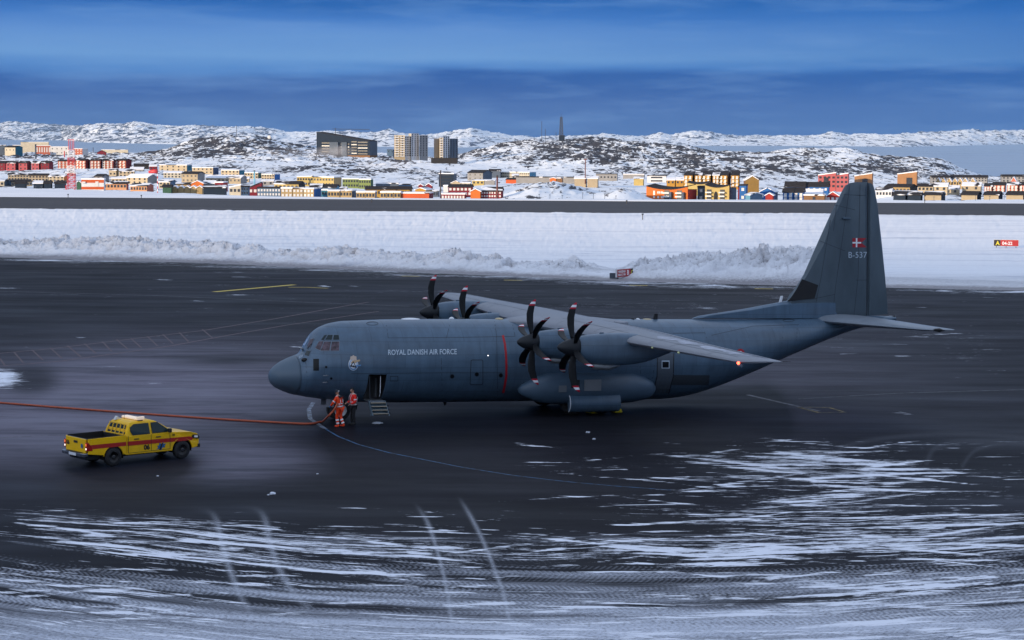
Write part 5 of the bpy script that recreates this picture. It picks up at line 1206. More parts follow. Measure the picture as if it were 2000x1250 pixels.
def roofm(n, thr):
    m = bpy.data.materials.new('roof_'+n); m.use_nodes = True; t = m.node_tree; b = t.nodes['Principled BSDF']; g = N(t, 'ShaderNodeNewGeometry')
    mp = N(t, 'ShaderNodeMapping', inp={'Scale': (.10, .16, .3)}); L(t, g.outputs['Position'], mp.inputs[0]); n_ = N(t, 'ShaderNodeTexNoise', inp={'Scale': 1., 'Detail': 4., 'Distortion': .6}); L(t, mp.outputs[0], n_.inputs['Vector'])
    L(t, ramp(t, n_.outputs[0], [(thr-.02, (.030, .028, .032, 1)), (thr+.02, (.80, .82, .88, 1))]), b.inputs['Base Color']); b.inputs['Roughness'].default_value = .85; b.inputs['Specular IOR Level'].default_value = .1; return m
RS = dict(snow=roofm('snow', .40), dark=roofm('dark', .66), patchy=roofm('patchy', .50), bare=roofm('bare', 1.4))
WIN = mat('window_glass_dark', (.03, .035, .045), .15, spec=.7); WINW = mat('window_white_frame', (.55, .55, .56), .5); TRIM = mat('snow_trim', (.78, .80, .86), .8)
SNOWM = mat('roof_snow_cap', (.80, .82, .88), .85)
def unit_box(m):
    me = MB().box(-.5, .5, -.5, .5, -.5, .5).mesh(); me.materials.append(m); return me
UW, UWW = unit_box(WIN), unit_box(WINW)
NB = 0
def house(label, xl, xr, yb, yt, sp=0, wall='cream', side=None, roof='gable', rc='snow', hr=None, rows=2, cols=4, win='d', D=None, cat='house', name=None, depth=None, group=None, slope=0, ww=1.0, wh=1.1, balc=False, extra=None, up=0):
    """front face between picture columns xl..xr, sp = picture width of the visible end wall (+ right, - left)"""
    global NB; NB += 1
    xc = (xl+xr)/2
    if D is None: D = hitD(xc, yb)
    depth = depth or 9.5
    s = abs(sp)*D/F/depth
    phi = math.asin(min(.60, s)) if sp else .06
    if sp and s > .60: depth = abs(sp)*D/F/math.sin(phi)
    sgn = 1 if sp >= 0 else -1
    W = (xr-xl)*D/F/math.cos(phi); H = max(2.2, (yb-yt)*D/F)
    corner = at(xr if sgn > 0 else xl, yb, D); alpha = math.atan2(corner.x, corner.y)
    z0 = corner.z
    th = -alpha - sgn*phi       # rotation of the local x axis
    root = empty(name or 'house', (0, 0, 0), 0, label, cat, group)
    # local frame: x along the front (0..W), y depth away (0..depth), z up; origin at the near corner
    root.rotation_euler = (0, 0, th); root.location = corner
    x0, x1 = (-W, 0) if sgn > 0 else (0, W)
    fd = 6.0                                                # foundation into the slope
    wm = PAL[wall]; smt = PAL[side or wall]; hrm = (hr*D/F) if hr is not None else (depth*.22 if roof in ('gable', 'hip') else .5)
    mb = MB()
    if roof == 'gablef':                                    # gable faces the front
        mb.poly([(x0, 0, -fd), (x1, 0, -fd), (x1, 0, H), ((x0+x1)/2, 0, H+hrm), (x0, 0, H)], 0); mb.poly([(x0, depth, -fd), (x0, depth, H), ((x0+x1)/2, depth, H+hrm), (x1, depth, H), (x1, depth, -fd)], 0)
        mb.quad((x1, 0, -fd), (x1, depth, -fd), (x1, depth, H), (x1, 0, H), 1); mb.quad((x0, 0, -fd), (x0, 0, H), (x0, depth, H), (x0, depth, -fd), 1)
    else:
        sl = slope*D/F
        hl, hrr = (H+sl, H) if slope > 0 else (H, H-sl)
        mb.quad((x0, 0, -fd), (x1, 0, -fd), (x1, 0, hrr), (x0, 0, hl), 0); mb.quad((x0, depth, -fd), (x0, depth, hl), (x1, depth, hrr), (x1, depth, -fd), 0)
        for xx, hh, f_ in ((x1, hrr, 1), (x0, hl, 1)):
            top = [(xx, depth, hh), (xx, depth/2, hh+hrm), (xx, 0, hh)] if roof == 'gable' else ([(xx, depth, hh+hrm), (xx, 0, hh)] if roof == 'shed' else [(xx, depth, hh), (xx, 0, hh)])
            mb.poly([(xx, 0, -fd), (xx, depth, -fd)]+top, f_)
    wo_ = mb.build('wall', [wm, smt], root)
    e = .35; t_ = .28; mb = MB(); rm = RS[rc]
    def sl_(a, b, c, d):
        A = [Vector(p) for p in (a, b, c, d)]; n_ = Vector((0, 0, t_)); i = len(mb.v); mb.v += [tuple(p) for p in A]+[tuple(p+n_) for p in A]
        for q in ((0, 3, 2, 1), (4, 5, 6, 7), (0, 1, 5, 4), (1, 2, 6, 5), (2, 3, 7, 6), (3, 0, 4, 7)): mb.f.append(tuple(i+k for k in q)); mb.m.append(0)
    if roof == 'gable':
        k = hrm/(depth/2)
        sl_((x0-e, -e, hl-k*e+.01), (x1+e, -e, hrr-k*e+.01), (x1+e, depth/2, hrr+hrm+.01), (x0-e, depth/2, hl+hrm+.01)); sl_((x0-e, depth/2+.003, hl+hrm+.01), (x1+e, depth/2+.003, hrr+hrm+.01), (x1+e, depth+e, hrr-k*e+.01), (x0-e, depth+e, hl-k*e+.01))
    elif roof == 'gablef':
        xm = (x0+x1)/2; k = hrm/(W/2)
        sl_((x0-e, -e, H-k*e+.01), (xm-.002, -e, H+hrm+.01), (xm-.002, depth, H+hrm+.01), (x0-e, depth, H-k*e+.01)); sl_((xm+.002, -e, H+hrm+.01), (x1+e, -e, H-k*e+.01), (x1+e, depth, H-k*e+.01), (xm+.002, depth, H+hrm+.01))
    elif roof == 'shed': sl_((x0-e, -e, hl+.01), (x1+e, -e, hrr+.01), (x1+e, depth+e, hrr+hrm+.01), (x0-e, depth+e, hl+hrm+.01))
    elif roof == 'curve':
        n_ = 12
        for q in range(n_):
            a, b = q/n_, (q+1)/n_; za, zb = [H+hrm*(4*(c-.5)**2) for c in (a, b)]; xa, xb = x0+(x1-x0)*a, x0+(x1-x0)*b
            wf = MB(); sl_((xa, -e, za+.02), (xb, -e, zb+.02), (xb, depth*.9, zb+.6), (xa, depth*.9, za+.6))
    else:
        t_ = .45; sl_((x0-.12, -.12, hl+.01), (x1+.12, -.12, hrr+.01), (x1+.12, depth+.12, hrr+.01), (x0-.12, depth+.12, hl+.01))
    rf = mb.build('roof', rm, root)
    if roof == 'curve':                                      # parapet wall that follows the sagging roof
        n_ = 14; P_ = [(x0+(x1-x0)*q/n_, H+hrm*(4*(q/n_-.5)**2)) for q in range(n_+1)]
        mb = MB(); mb.poly([(x0, -.05, H-.4), (x1, -.05, H-.4)]+[(a, -.05, b) for a, b in reversed(P_)]); mb.poly([(x0, .3, H-.4), (x1, .3, H-.4)]+[(a, .3, b) for a, b in reversed(P_)]); mb.build('parapet', [wm], root)
    if cols:
        zr = H/rows
        for r in range(rows):
            for c in range(cols):
                wx = x0+W*(c+.5)/cols; wz = zr*(r+.55)
                if yb > 385 and wz < H*.0: continue
                o = bpy.data.objects.new('window', UW if win == 'd' else UWW); C.objects.link(o); o.parent = root; o.location = (wx, -.05, wz); o.scale = (min(ww, W/cols*.6), .12, min(wh, zr*.55))
                if balc:
                    q = bpy.data.objects.new('balcony', UWW); C.objects.link(q); q.parent = root; q.location = (wx, -.65, wz-min(wh, zr*.5)*.5-.3); q.scale = (min(ww*1.6, W/cols*.6), 1.1, .5)
    return root, D, (x0, x1, depth, H, hrm)

# --- far left harbour sheds
house('white harbour warehouse with a tall back hall at far left', 26, 70, 297, 284, 0, 'white', roof='flat', rows=1, cols=0, name='warehouse', cat='building')
house('long low cream warehouse roof above the left harbour', 42, 95, 292, 278, 0, 'pale', roof='flat', rows=1, cols=0, name='warehouse', cat='building', D=2600)
house('harbour building with striped red and pale front under white roof', 71, 99, 302, 285, 0, 'brick', roof='flat', rows=1, cols=6, win='w', ww=1.2, wh=6, name='warehouse', cat='building', D=2350)
house('pale grey harbour hall beside the red and white mast', 99, 134, 303, 287, 0, 'white', roof='flat', rows=2, cols=4, name='warehouse', cat='building', D=2330)
house('white harbour hall with brick coloured corner behind the mast', 144, 161, 305, 291, 11, 'brick', 'white', roof='flat', rows=3, cols=3, win='w', name='warehouse', cat='building', D=2300)
house('long white shed by the water right of the harbour halls', 199, 250, 303, 293, 0, 'pale', roof='flat', rows=1, cols=0, name='warehouse', cat='building', D=2550)
house('small dark red house between two harbour sheds', 190, 207, 305, 298, 0, 'maroon', roof='gablef', rc='bare', hr=4, rows=1, cols=2, D=2350)
house('grey green house with dark roof at the far left edge', 10, 30, 299, 288, 14, 'pale', 'teal', rc='dark', hr=3, rows=1, cols=3, D=2250)
house('low dark roofed block at the left picture edge above the rocks', -20, 12, 299, 284, 0, 'slate', roof='flat', rc='patchy', rows=1, cols=3, D=2280)
# --- dark red row at the left
for i, (a, b, lb) in enumerate(((-14, 10, 'dark maroon gabled row house cut by the left picture edge'), (12, 30, 'rose red row house second from the left edge'), (37, 53, 'rose red row house third from the left edge'), (62, 76, 'rose red row house fourth from the left edge'), (80, 96, 'dark red row house at the right end of the rose row'))):
    house(lb, a, b, 333, 319, 8 if i else 10, 'rose' if 0 < i < 4 else 'maroon', 'maroon', rc='patchy' if i % 2 else 'dark', hr=4, rows=2, cols=2, group='dark red row houses at the left')
# --- apartment blocks
house('coral apartment block with pale balconies behind the lattice mast', 114, 149, 329, 315, 0, 'coral', roof='gable', rc='dark', hr=2.5, rows=3, cols=5, win='w', balc=True, cat='apartment block', name='apartment_block', group='red apartment blocks above the left houses')
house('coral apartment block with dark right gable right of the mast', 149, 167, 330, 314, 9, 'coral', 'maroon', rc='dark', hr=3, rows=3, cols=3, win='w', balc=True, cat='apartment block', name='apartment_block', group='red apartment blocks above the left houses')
house('brown red apartment block, left of the three with white balconies', 177, 196, 330, 314, 4, 'brick', 'maroon', rc='dark', hr=3, rows=3, cols=3, win='w', balc=True, cat='apartment block', name='apartment_block', group='red apartment blocks above the left houses')
house('brown red apartment block, middle of the three with white balconies', 201, 221, 330, 314, 4, 'brick', 'maroon', rc='dark', hr=3, rows=4, cols=3, win='w', balc=True, cat='apartment block', name='apartment_block', group='red apartment blocks above the left houses')
house('brown red apartment block, right of the three with dark gable end', 225, 246, 330, 314, 11, 'brick', 'maroon', rc='dark', hr=3, rows=3, cols=3, win='w', balc=True, cat='apartment block', name='apartment_block', group='red apartment blocks above the left houses')
# --- beige and peach houses left
T_ = 'terraced_house'
house('long beige terrace with dark snow edged roof below the rose row', 17, 56, 352, 342, 0, 'beige', rc='patchy', hr=3, rows=2, cols=7, name=T_, group='beige terraces on the left slope')
house('beige terrace stepping down right beside the lattice mast', 57, 94, 354, 343, 0, 'beige', rc='dark', hr=3, rows=2, cols=6, name=T_, group='beige terraces on the left slope')
house('beige house with orange end wall just left of the lattice mast', 96, 125, 355, 345, 8, 'cream', 'orange', rc='snow', hr=3, rows=2, cols=4)
house('beige low terrace with grey left gable at the left edge', 22, 62, 364, 355, -13, 'beige', 'steel', rc='dark', hr=3, rows=1, cols=7, name=T_)
house('small pale house at the left picture edge', -8, 8, 364, 354, 0, 'pale', rc='snow', hr=2, rows=1, cols=2)
for i, (a, b, yb, lb) in enumerate(((30, 50, 364, 'leftmost'), (66, 84, 366, 'second'), (86, 100, 366, 'third'), (107, 127, 366, 'rightmost'))):
    house('low dark roofed garage by the runway edge, '+lb+' of four left of the mast', a, b, 368, yb, 0, 'dgrey', rc='patchy' if i % 2 else 'dark', hr=4.5, rows=1, cols=0, D=980, name='garage', cat='garage', group='dark roofed garages left of the mast')
house('green hut at the foot of the lattice mast', 150, 158, 367, 357, 0, 'dgreen', roof='gablef', rc='snow', hr=3, rows=1, cols=0, D=900, name='hut', cat='hut')
house('grey gabled house behind the red and white striped building', 185, 200, 357, 345, 13, 'grey', 'grey', rc='dark', hr=4, rows=2, cols=1)
house('cream house with red lower floor above the striped building', 213, 227, 347, 333, 5, 'cream', 'umber', rc='snow', hr=3, rows=1, cols=2)
house('cream house with small windows right of the red based house', 233, 262, 346, 335, 0, 'cream', rc='patchy', hr=3, rows=2, cols=4)
house('grey roofed house with snowy slope left of the red and white pole', 255, 280, 341, 331, 0, 'grey', rc='snow', hr=4, rows=1, cols=2)
house('cream house at the foot of the slope left of the grey gable', 218, 246, 358, 349, 0, 'cream', rc='snow', hr=3.5, rows=1, cols=4)
house('cream house with large grey gable beside the red and white pole', 248, 288, 360, 347, 20, 'cream', 'grey', rc='snow', hr=6, rows=2, cols=4)
house('long peach bungalow right of the striped building', 203, 247, 369, 362, 4, 'peach', 'red', rc='patchy', hr=4, rows=1, cols=7, D=960, name='bungalow')
house('peach bungalow with brick red right gable by the runway', 255, 287, 374, 364, 13, 'peach', 'brick', rc='patchy', hr=4.5, rows=1, cols=6, D=900, name='bungalow')
# red and white striped equipment building
rt, D_b, (x0, x1, dp, H, _) = house('red and white striped navigation building with white panels', 160, 203, 370, 351, 0, 'white', roof='flat', rc='snow', rows=1, cols=0, D=800, name='equipment_building', cat='building')
for a, b in ((.0, .27), (.68, 1.0)): MB().box(x0-.02, x1+.02, -.06, -.01, H*a, H*b).build('red_band', PAL['vermil'], rt)
MB().box(x0+(x1-x0)*.62, x0+(x1-x0)*.76, -.12, -.07, H*.3, H*.82).build('white_panel', WINW, rt)
MB().box(x0+(x1-x0)*.03, x0+(x1-x0)*.18, -.5, -.07, H*.62, H*.80).build('wall_dish', WINW, rt)
# --- crop 2 houses
for a, b, yb, yt, sp, side, lb in ((312, 365, 335, 323, 10, 'teal', 'largest long cream block with teal right end, leftmost of five'), (376, 416, 340, 328, 11, 'navy', 'long cream block with navy end, second of five'), (432, 467, 345, 333, 11, 'teal', 'long cream block with blue end, third of five'),
                                   (478, 504, 349, 338, 7, 'dgreen', 'cream block with dark green end, fourth of five'), (511, 536, 352, 341, 11, 'blue', 'cream block with blue end, rightmost of five')):
    house(lb, a, b, yb, yt, sp, 'cream', side, roof='flat', rc='snow', rows=2, cols=5, name='apartment_block', cat='apartment block', group='cream blocks with blue ends below the rocky hill', depth=12)
house('cream and grey house left of the tree filled gable below the cream blocks', 320, 354, 348, 338, 0, 'pale', rc='snow', hr=3, rows=2, cols=5)
house('cream house with grey right gable under the second cream block', 355, 386, 357, 340, 14, 'beige', 'grey', rc='dark', hr=4, rows=2, cols=4)
house('long beige terrace under snow left of the light blue chimney', 402, 470, 358, 348, 12, 'beige', 'grey', rc='snow', hr=5, rows=1, cols=9, name=T_)
house('cream house with grey end just right of the red and white pole', 311, 332, 368, 356, 13, 'cream', 'steel', rc='snow', hr=4, rows=2, cols=3)
house('bright orange gable end of a snow roofed hall', 374, 397, 368, 361, 0, 'orange', roof='gablef', rc='snow', hr=5, rows=1, cols=0, D=980, cat='hall', name='hall')
house('snow roofed low wing right of the orange gable', 398, 420, 368, 362, 0, 'slate', rc='snow', hr=5, rows=1, cols=7, win='w', D=985, cat='hall', name='hall')
house('dark red hall right of the orange gable', 420, 436, 372, 357, 9, 'maroon', 'red', roof='flat', rc='snow', rows=1, cols=2, win='w', D=960, cat='hall', name='hall')
for i in range(5): house('small zigzag roofed garage, number %s from the left in the row by the runway' % ('one', 'two', 'three', 'four', 'five')[i], 336+i*12, 347+i*12, 378, 373, 0, 'tan', roof='gablef', rc='snow', hr=3.5, rows=1, cols=0, D=860, name='garage', cat='garage', group='zigzag garages')
house('dark garage block with snow patches right of the zigzag garages', 398, 440, 378, 372, 0, 'dgrey', rc='patchy', hr=4, rows=1, cols=0, D=850, name='garage', cat='garage')
house('dark green roofed shed left of the zigzag garages', 318, 334, 377, 371, 0, 'dgreen', rc='dark', hr=4, rows=1, cols=0, D=850, name='shed', cat='shed')
house('cream low house with slanting snow roof left of the blue cube', 448, 470, 378, 367, 0, 'pale', roof='flat', rc='snow', rows=1, cols=3, D=840, slope=-5)
house('plain blue cube building beside the slanting red house', 471, 485, 381, 366, 3, 'steel', roof='flat', rc='bare', rows=2, cols=3, D=820, cat='building', name='building')
house('dark red building with long slanting snow roof by the blue block', 486, 511, 379, 368, 0, 'maroon', roof='flat', rc='snow', rows=1, cols=3, win='w', D=835, slope=-11, cat='building', name='building')
house('long blue block with white framed windows by the runway', 503, 548, 384, 368, 0, 'steel', roof='flat', rc='bare', rows=2, cols=8, win='w', D=815, cat='apartment block', name='apartment_block')
for i, (a, b) in enumerate(((549, 571), (572, 592), (593, 613))):
    house(('left', 'middle', 'right')[i]+' section of the tan panelled block beside the blue block', a, b, 386, 368.5+i*.5, 0 if i < 2 else 14, 'tan', 'blue', roof='flat', rc='snow', rows=2, cols=3, win='w', D=805-i*3, cat='apartment block', name='apartment_block', group='tan panelled blocks by the runway')
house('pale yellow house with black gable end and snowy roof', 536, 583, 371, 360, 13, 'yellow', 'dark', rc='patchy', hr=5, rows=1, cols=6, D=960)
house('big plain yellow block, left half, above the tan blocks', 580, 611, 364, 346, 0, 'yellow', roof='flat', rc='snow', rows=2, cols=6, cat='apartment block', name='apartment_block', group='yellow blocks', slope=-1)
house('big plain yellow block, right half, with tan end wall', 612, 652, 365, 347, 15, 'yellow', 'tan', roof='flat', rc='snow', rows=2, cols=7, cat='apartment block', name='apartment_block', group='yellow blocks')
house('green apartment block left part beside the yellow block', 669, 700, 367, 350, 0, 'green', roof='flat', rc='snow', rows=2, cols=6, cat='apartment block', name='apartment_block', group='green blocks')
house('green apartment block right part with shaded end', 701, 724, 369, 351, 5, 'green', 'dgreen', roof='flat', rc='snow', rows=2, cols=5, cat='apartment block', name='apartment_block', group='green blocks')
house('blue house with black snow edged roof under the yellow block', 606, 628, 376, 368, 0, 'steel', rc='patchy', hr=5, rows=1, cols=4, D=880)
house('blue house with black roof and snowy right gable under the yellow block', 630, 656, 377, 368, 7, 'steel', 'sky', rc='dark', hr=5, rows=1, cols=4, D=880)
house('blue walled house hidden low behind the tan blocks', 628, 644, 384, 372, 0, 'teal', roof='flat', rc='snow', rows=1, cols=3, D=830)
for i, (a, b, c) in enumerate(((640, 663, 0), (664, 687, 9))):
    house(('left', 'right')[i]+' tan house of the pair with round windows by the runway', a, b, 386, 373.5, c, 'tan', 'slate', roof='flat', rc='snow', rows=1, cols=4, D=800, group='tan houses by the runway')
for i, (a, b, c) in enumerate(((696, 713, 0), (714, 732, 4))):
    house(('left', 'right')[i]+' tan house of the second pair below the ochre terrace', a, b, 388, 376, c, 'tan', 'grey', roof='flat', rc='snow', rows=1, cols=3, D=795, group='tan houses by the runway')
for i, (a, b) in enumerate(((743, 754), (755, 768), (769, 782))):
    house(('left', 'middle', 'right')[i]+' small tan house of three left of the orange hall', a, b, 388, 379.5, 0, 'tan', roof='flat', rc='snow', rows=1, cols=2, D=790, group='tan houses by the runway')
house('long vermilion low hall by the runway edge', 784, 838, 390, 380.5, 8, 'vermil', 'maroon', roof='flat', rc='snow', rows=1, cols=0, D=790, cat='hall', name='hall')
for i, (a, b) in enumerate(((714, 743), (744, 773), (774, 800))):
    house(('left', 'middle', 'right')[i]+' section of the ochre terrace with black roof panels', a, b, 383, 370.5, 0 if i < 2 else 5, 'ochre', 'umber', rc='dark', hr=5, rows=1, cols=5, D=850, name=T_, group='ochre terrace')
house('amber round topped house right of the ochre terrace', 811, 831, 382, 372, 13, 'amber', 'tan', roof='gablef', rc='snow', hr=3.5, rows=1, cols=0, D=840)
house('grey blue long hall on the snow above the ochre terrace', 734, 778, 368, 359, 0, 'slate', roof='flat', rc='snow', rows=1, cols=0, cat='hall', name='hall')
house('grey blue lower hall stepping right above the ochre terrace', 779, 801, 369, 362, 0, 'steel', roof='flat', rc='snow', rows=1, cols=0, cat='hall', name='hall')
house('tiny dark red gable left of two above the vermilion hall', 817, 826, 372, 368, 0, 'maroon', roof='gablef', rc='snow', hr=3, rows=1, cols=0, D=1000); house('tiny dark red gable right of two above the vermilion hall', 831, 843, 372, 368, 0, 'maroon', roof='gablef', rc='snow', hr=4, rows=1, cols=0, D=1000)
# --- the big blocks on the hill
rt, Db, (x0, x1, dp, H, _) = house('large dark grey office block with sloping roof on the hill', 618, 722, 304, 276, 15, 'dgrey', 'slate', roof='flat', rc='bare', rows=5, cols=0, slope=17, cat='building', name='office_block', depth=22)  # shade on its front is put into the dark bluish wall colour
for r in range(5):
    for a, b in ((.10, .26), (.29, .42), (.46, .62), (.66, .76), (.78, .96)):
        z_ = H*(r+.5)/5+(1-(a+b)/2)*3.0
        if z_ > H*.98: continue
        o = bpy.data.objects.new('window_band', UW if (r+int(a*10)) % 3 else unit_box(mat('window_band_grey', (.22, .25, .28), .3))); C.objects.link(o); o.parent = rt; o.location = (x0+(x1-x0)*(a+b)/2, -.12, z_); o.scale = ((x1-x0)*(b-a), .2, H*.075)
MB().box(x0+(x1-x0)*.26, x0+(x1-x0)*.42, -2.2, -.01, -5, H*.92).build('bay', PAL['slate'], rt); MB().box(x0+(x1-x0)*.48, x0+(x1-x0)*.58, -1.8, -.01, -5, H*.92).build('bay', PAL['slate'], rt)
MB().box(x0-.3, x1+.3, -.4, dp, -6, H*.02).build('base', PAL['brown'], rt)
def tower(label, parts, yb, D, group):
    root = empty('tower_block', at(parts[0][1], yb, D), 0, label, 'tower block', group)
    for nm, xl, xr, yt, wall, dy, rows, cols, balc, sl_t in parts:
        A = at(xl, yb, D); alpha = math.atan2(A.x, A.y); W = (xr-xl)*D/F; H = (yb-yt)*D/F
        o = MB().prism([(0, 0), (W, W*sl_t), (W, 14+W*max(0, sl_t)), (0, 14)], -6, H, axis='z').build(nm, PAL[wall], root); o.location = A-root.location+Vector((0, dy, 0)); o.rotation_euler = (0, 0, -alpha)
        MB().prism([(-.1, -.1), (W+.1, W*sl_t-.1), (W+.1, 14.1+W*max(0, sl_t)), (-.1, 14.1)], H+.01, H+.5, axis='z').build('roof_edge', WINW, o)
        for r in range(rows):
            for c in range(cols):
                q = bpy.data.objects.new('window', UW); C.objects.link(q); q.parent = o; q.location = (W*(c+.5)/cols, W*(c+.5)/cols*sl_t-.06, H*(r+.6)/rows); q.scale = (1.3, .14, 1.5); q.rotation_euler = (0, 0, math.atan(sl_t))
                if balc:
                    q = bpy.data.objects.new('balcony', UWW); C.objects.link(q); q.parent = o; q.location = (W*(c+.5)/cols, -1.1, H*(r+.25)/rows); q.scale = (W/cols*.85, 2.0, 1.1)
    return root
tower('wider pale tower block on the hill with cream balcony side', [('wing', 770, 791, 265, 'cream', 0, 9, 2, True, 0), ('facade', 791, 803, 267, 'white', 1.5, 10, 4, False, 1.2), ('core', 803, 818, 261.5, 'white', 4, 11, 3, False, 1.2), ('side_wing', 818.4, 835, 265, 'grey', 8, 9, 3, False, 1.2), ('stair_head', 797, 806, 262, 'pale', 10, 0, 0, False, 0)], 306, 2250, 'tower blocks on the hill')
tower('narrower round looking tower block on the hill with bright balcony strip', [('side_wing', 847, 858, 271.5, 'grey', 6, 9, 0, False, 1.2), ('balcony_wing', 858, 865.5, 270, 'cream', 1, 9, 1, True, 0), ('core', 865.5, 878, 267, 'white', 0, 11, 3, False, 1.2), ('shaded_wing', 878, 894, 271.5, 'slate', 6, 10, 3, False, 1.2)], 311, 2150, 'tower blocks on the hill')
house('dark flat plinth under the narrower tower block', 842, 893, 314, 311, 0, 'dark', roof='flat', rc='dark', rows=1, cols=0, D=2120, cat='building', name='plinth_building')
house('small blue block on the ridge left of the wide tower block', 756, 769, 300, 293, 0, 'steel', roof='flat', rc='bare', rows=1, cols=2, cat='building', name='building', D=2450)
house('small blue hut on the ridge left of the dark office block', 594, 604, 290, 284, 0, 'blue', roof='flat', rc='snow', rows=1, cols=0, cat='hut', name='hut', D=2620)
# --- centre
house('dark glass block with horizontal bands behind the black pole', 857, 886, 364, 340, 6, 'dgrey', 'slate', roof='flat', rc='snow', rows=4, cols=1, ww=60, wh=.7, win='d', cat='building', name='building')
house('brown grey gabled hall with dark end, left of the white long block', 913, 943, 353, 338, 18, 'grey', 'slate', rc='dark', hr=5, rows=2, cols=3, cat='hall', name='hall', depth=18)
house('dark slate hall behind the brown grey hall', 955, 977, 348, 334, 0, 'slate', rc='dark', hr=3, rows=1, cols=0, cat='hall', name='hall')
house('long white block with two rows of small windows and blue end', 978, 1034, 348, 337, 13, 'pale', 'sky', roof='flat', rc='snow', rows=2, cols=14, cat='building', name='building', depth=14)
house('very long low grey hall with thin dark roof', 1008, 1125, 356, 347, 0, 'grey', roof='flat', rc='dark', rows=1, cols=0, cat='hall', name='hall', D=1330)
house('small red hall with dark roof and round gable, centre', 988, 1011, 358, 351, 8, 'vermil', 'maroon', rc='dark', hr=2.5, rows=1, cols=0, cat='hall', name='hall')
house('low yellow house left of a low grey one', 922, 945, 361, 353, 0, 'yellow', rc='snow', hr=1.5, rows=1, cols=3, D=1250); house('low grey house right of a low yellow one', 946, 966, 361, 353, 0, 'grey', rc='snow', hr=1.5, rows=1, cols=0, D=1250)
house('pale house with small snowy gable above the maroon block', 881, 899, 366, 358, 0, 'cream', roof='gablef', rc='snow', hr=4, rows=1, cols=0, D=1100)
house('pale annex with snow roof beside the small snowy gable', 900, 918, 366, 359, 0, 'pale', rc='snow', hr=3, rows=1, cols=1, D=1100)
house('dark red block with white framed windows and snow edged black roof', 876, 921, 383, 366, 3, 'maroon', 'red', rc='dark', hr=4.5, rows=2, cols=6, win='w', D=880, cat='apartment block', name='apartment_block')
house('long low maroon building by the runway right of the black pole', 862, 908, 392, 380, 0, 'maroon', roof='flat', rc='snow', rows=1, cols=8, win='w', D=790, cat='building', name='building')
house('bright orange gable fronted block with rounded snowy roof', 919, 938, 393, 374, 0, 'orange', roof='gablef', rc='snow', hr=4.5, rows=1, cols=0, D=785, cat='building', name='building')
house('maroon block with white window columns behind the rusty pole', 939, 979, 393, 374, 4, 'maroon', 'maroon', rc='patchy', hr=7, rows=3, cols=8, win='w', D=788, cat='apartment block', name='apartment_block')
house('tall narrow white silo house left of the dark red block', 866, 875, 378, 364, 0, 'white', roof='flat', rc='snow', rows=1, cols=0, D=895, cat='building', name='building')
house('small orange shed on the knoll in front of the long grey hall', 1074, 1086, 356, 349.5, 0, 'orange', roof='gablef', rc='snow', hr=1.2, rows=1, cols=0, D=1240, cat='shed', name='shed'); house('small brown shed joined to the orange shed', 1087, 1098, 356, 349.5, 0, 'brown', roof='flat', rc='snow', rows=1, cols=0, D=1240, cat='shed', name='shed')
house('low cream hut under a broad snowy roof left of the light mast', 1122, 1144, 357, 353, 0, 'beige', rc='snow', hr=4, rows=1, cols=0, D=1180, cat='hut', name='hut'); house('low cream hut under a broad snowy roof right of the light mast', 1147, 1167, 357, 353, 0, 'beige', rc='snow', hr=4, rows=1, cols=0, D=1180, cat='hut', name='hut')
house('grey hall with dark roof edge below the long rocky hill', 1164, 1205, 353, 340.5, 0, 'grey', roof='flat', rc='dark', rows=1, cols=6, cat='hall', name='hall')
house('flat pinkish grey hall right of the grey hall', 1217, 1258, 349, 341, 0, 'grey', roof='flat', rc='snow', rows=1, cols=0, cat='hall', name='hall')
house('banded white and grey building with dark window strips', 1264, 1301, 357, 344, 0, 'white', roof='flat', rc='dark', rows=2, cols=1, ww=60, wh=.9, cat='building', name='building')
house('small yellow house with snowy roof left of the banded building', 1238, 1256, 357, 352, 0, 'yellow', rc='snow', hr=3, rows=1, cols=0, D=1230)
house('low amber house under a wide snowy roof, left of two', 1302, 1318, 361, 352, 0, 'amber', rc='snow', hr=4, rows=1, cols=2, D=1200); house('low amber house under a wide snowy roof, right of two', 1320, 1335, 361, 352, 0, 'amber', rc='snow', hr=5, rows=1, cols=2, D=1200)
for i, (a, b, sp) in enumerate(((1336, 1352, 5), (1357, 1370, 0), (1371, 1387, 5), (1392, 1404, 0), (1405, 1420, 7), (1428, 1443, 0))):
    house('amber apartment tower with white balconies, %s of six in the row' % ('first', 'second', 'third', 'fourth', 'fifth', 'last')[i], a, b, 364, 343, sp, 'amber', 'brown', roof='shed', rc='dark' if i not in (1, 3) else 'patchy', hr=7, rows=3, cols=2, win='w', balc=True, D=1180, cat='apartment block', name='apartment_block', group='amber apartment row', ww=.9)
house('large brown gabled block right of the amber apartments', 1456, 1482, 379, 352, -4, 'umber', 'brown', roof='gablef', rc='snow', hr=8, rows=1, cols=0, D=1000, cat='apartment block', name='apartment_block')
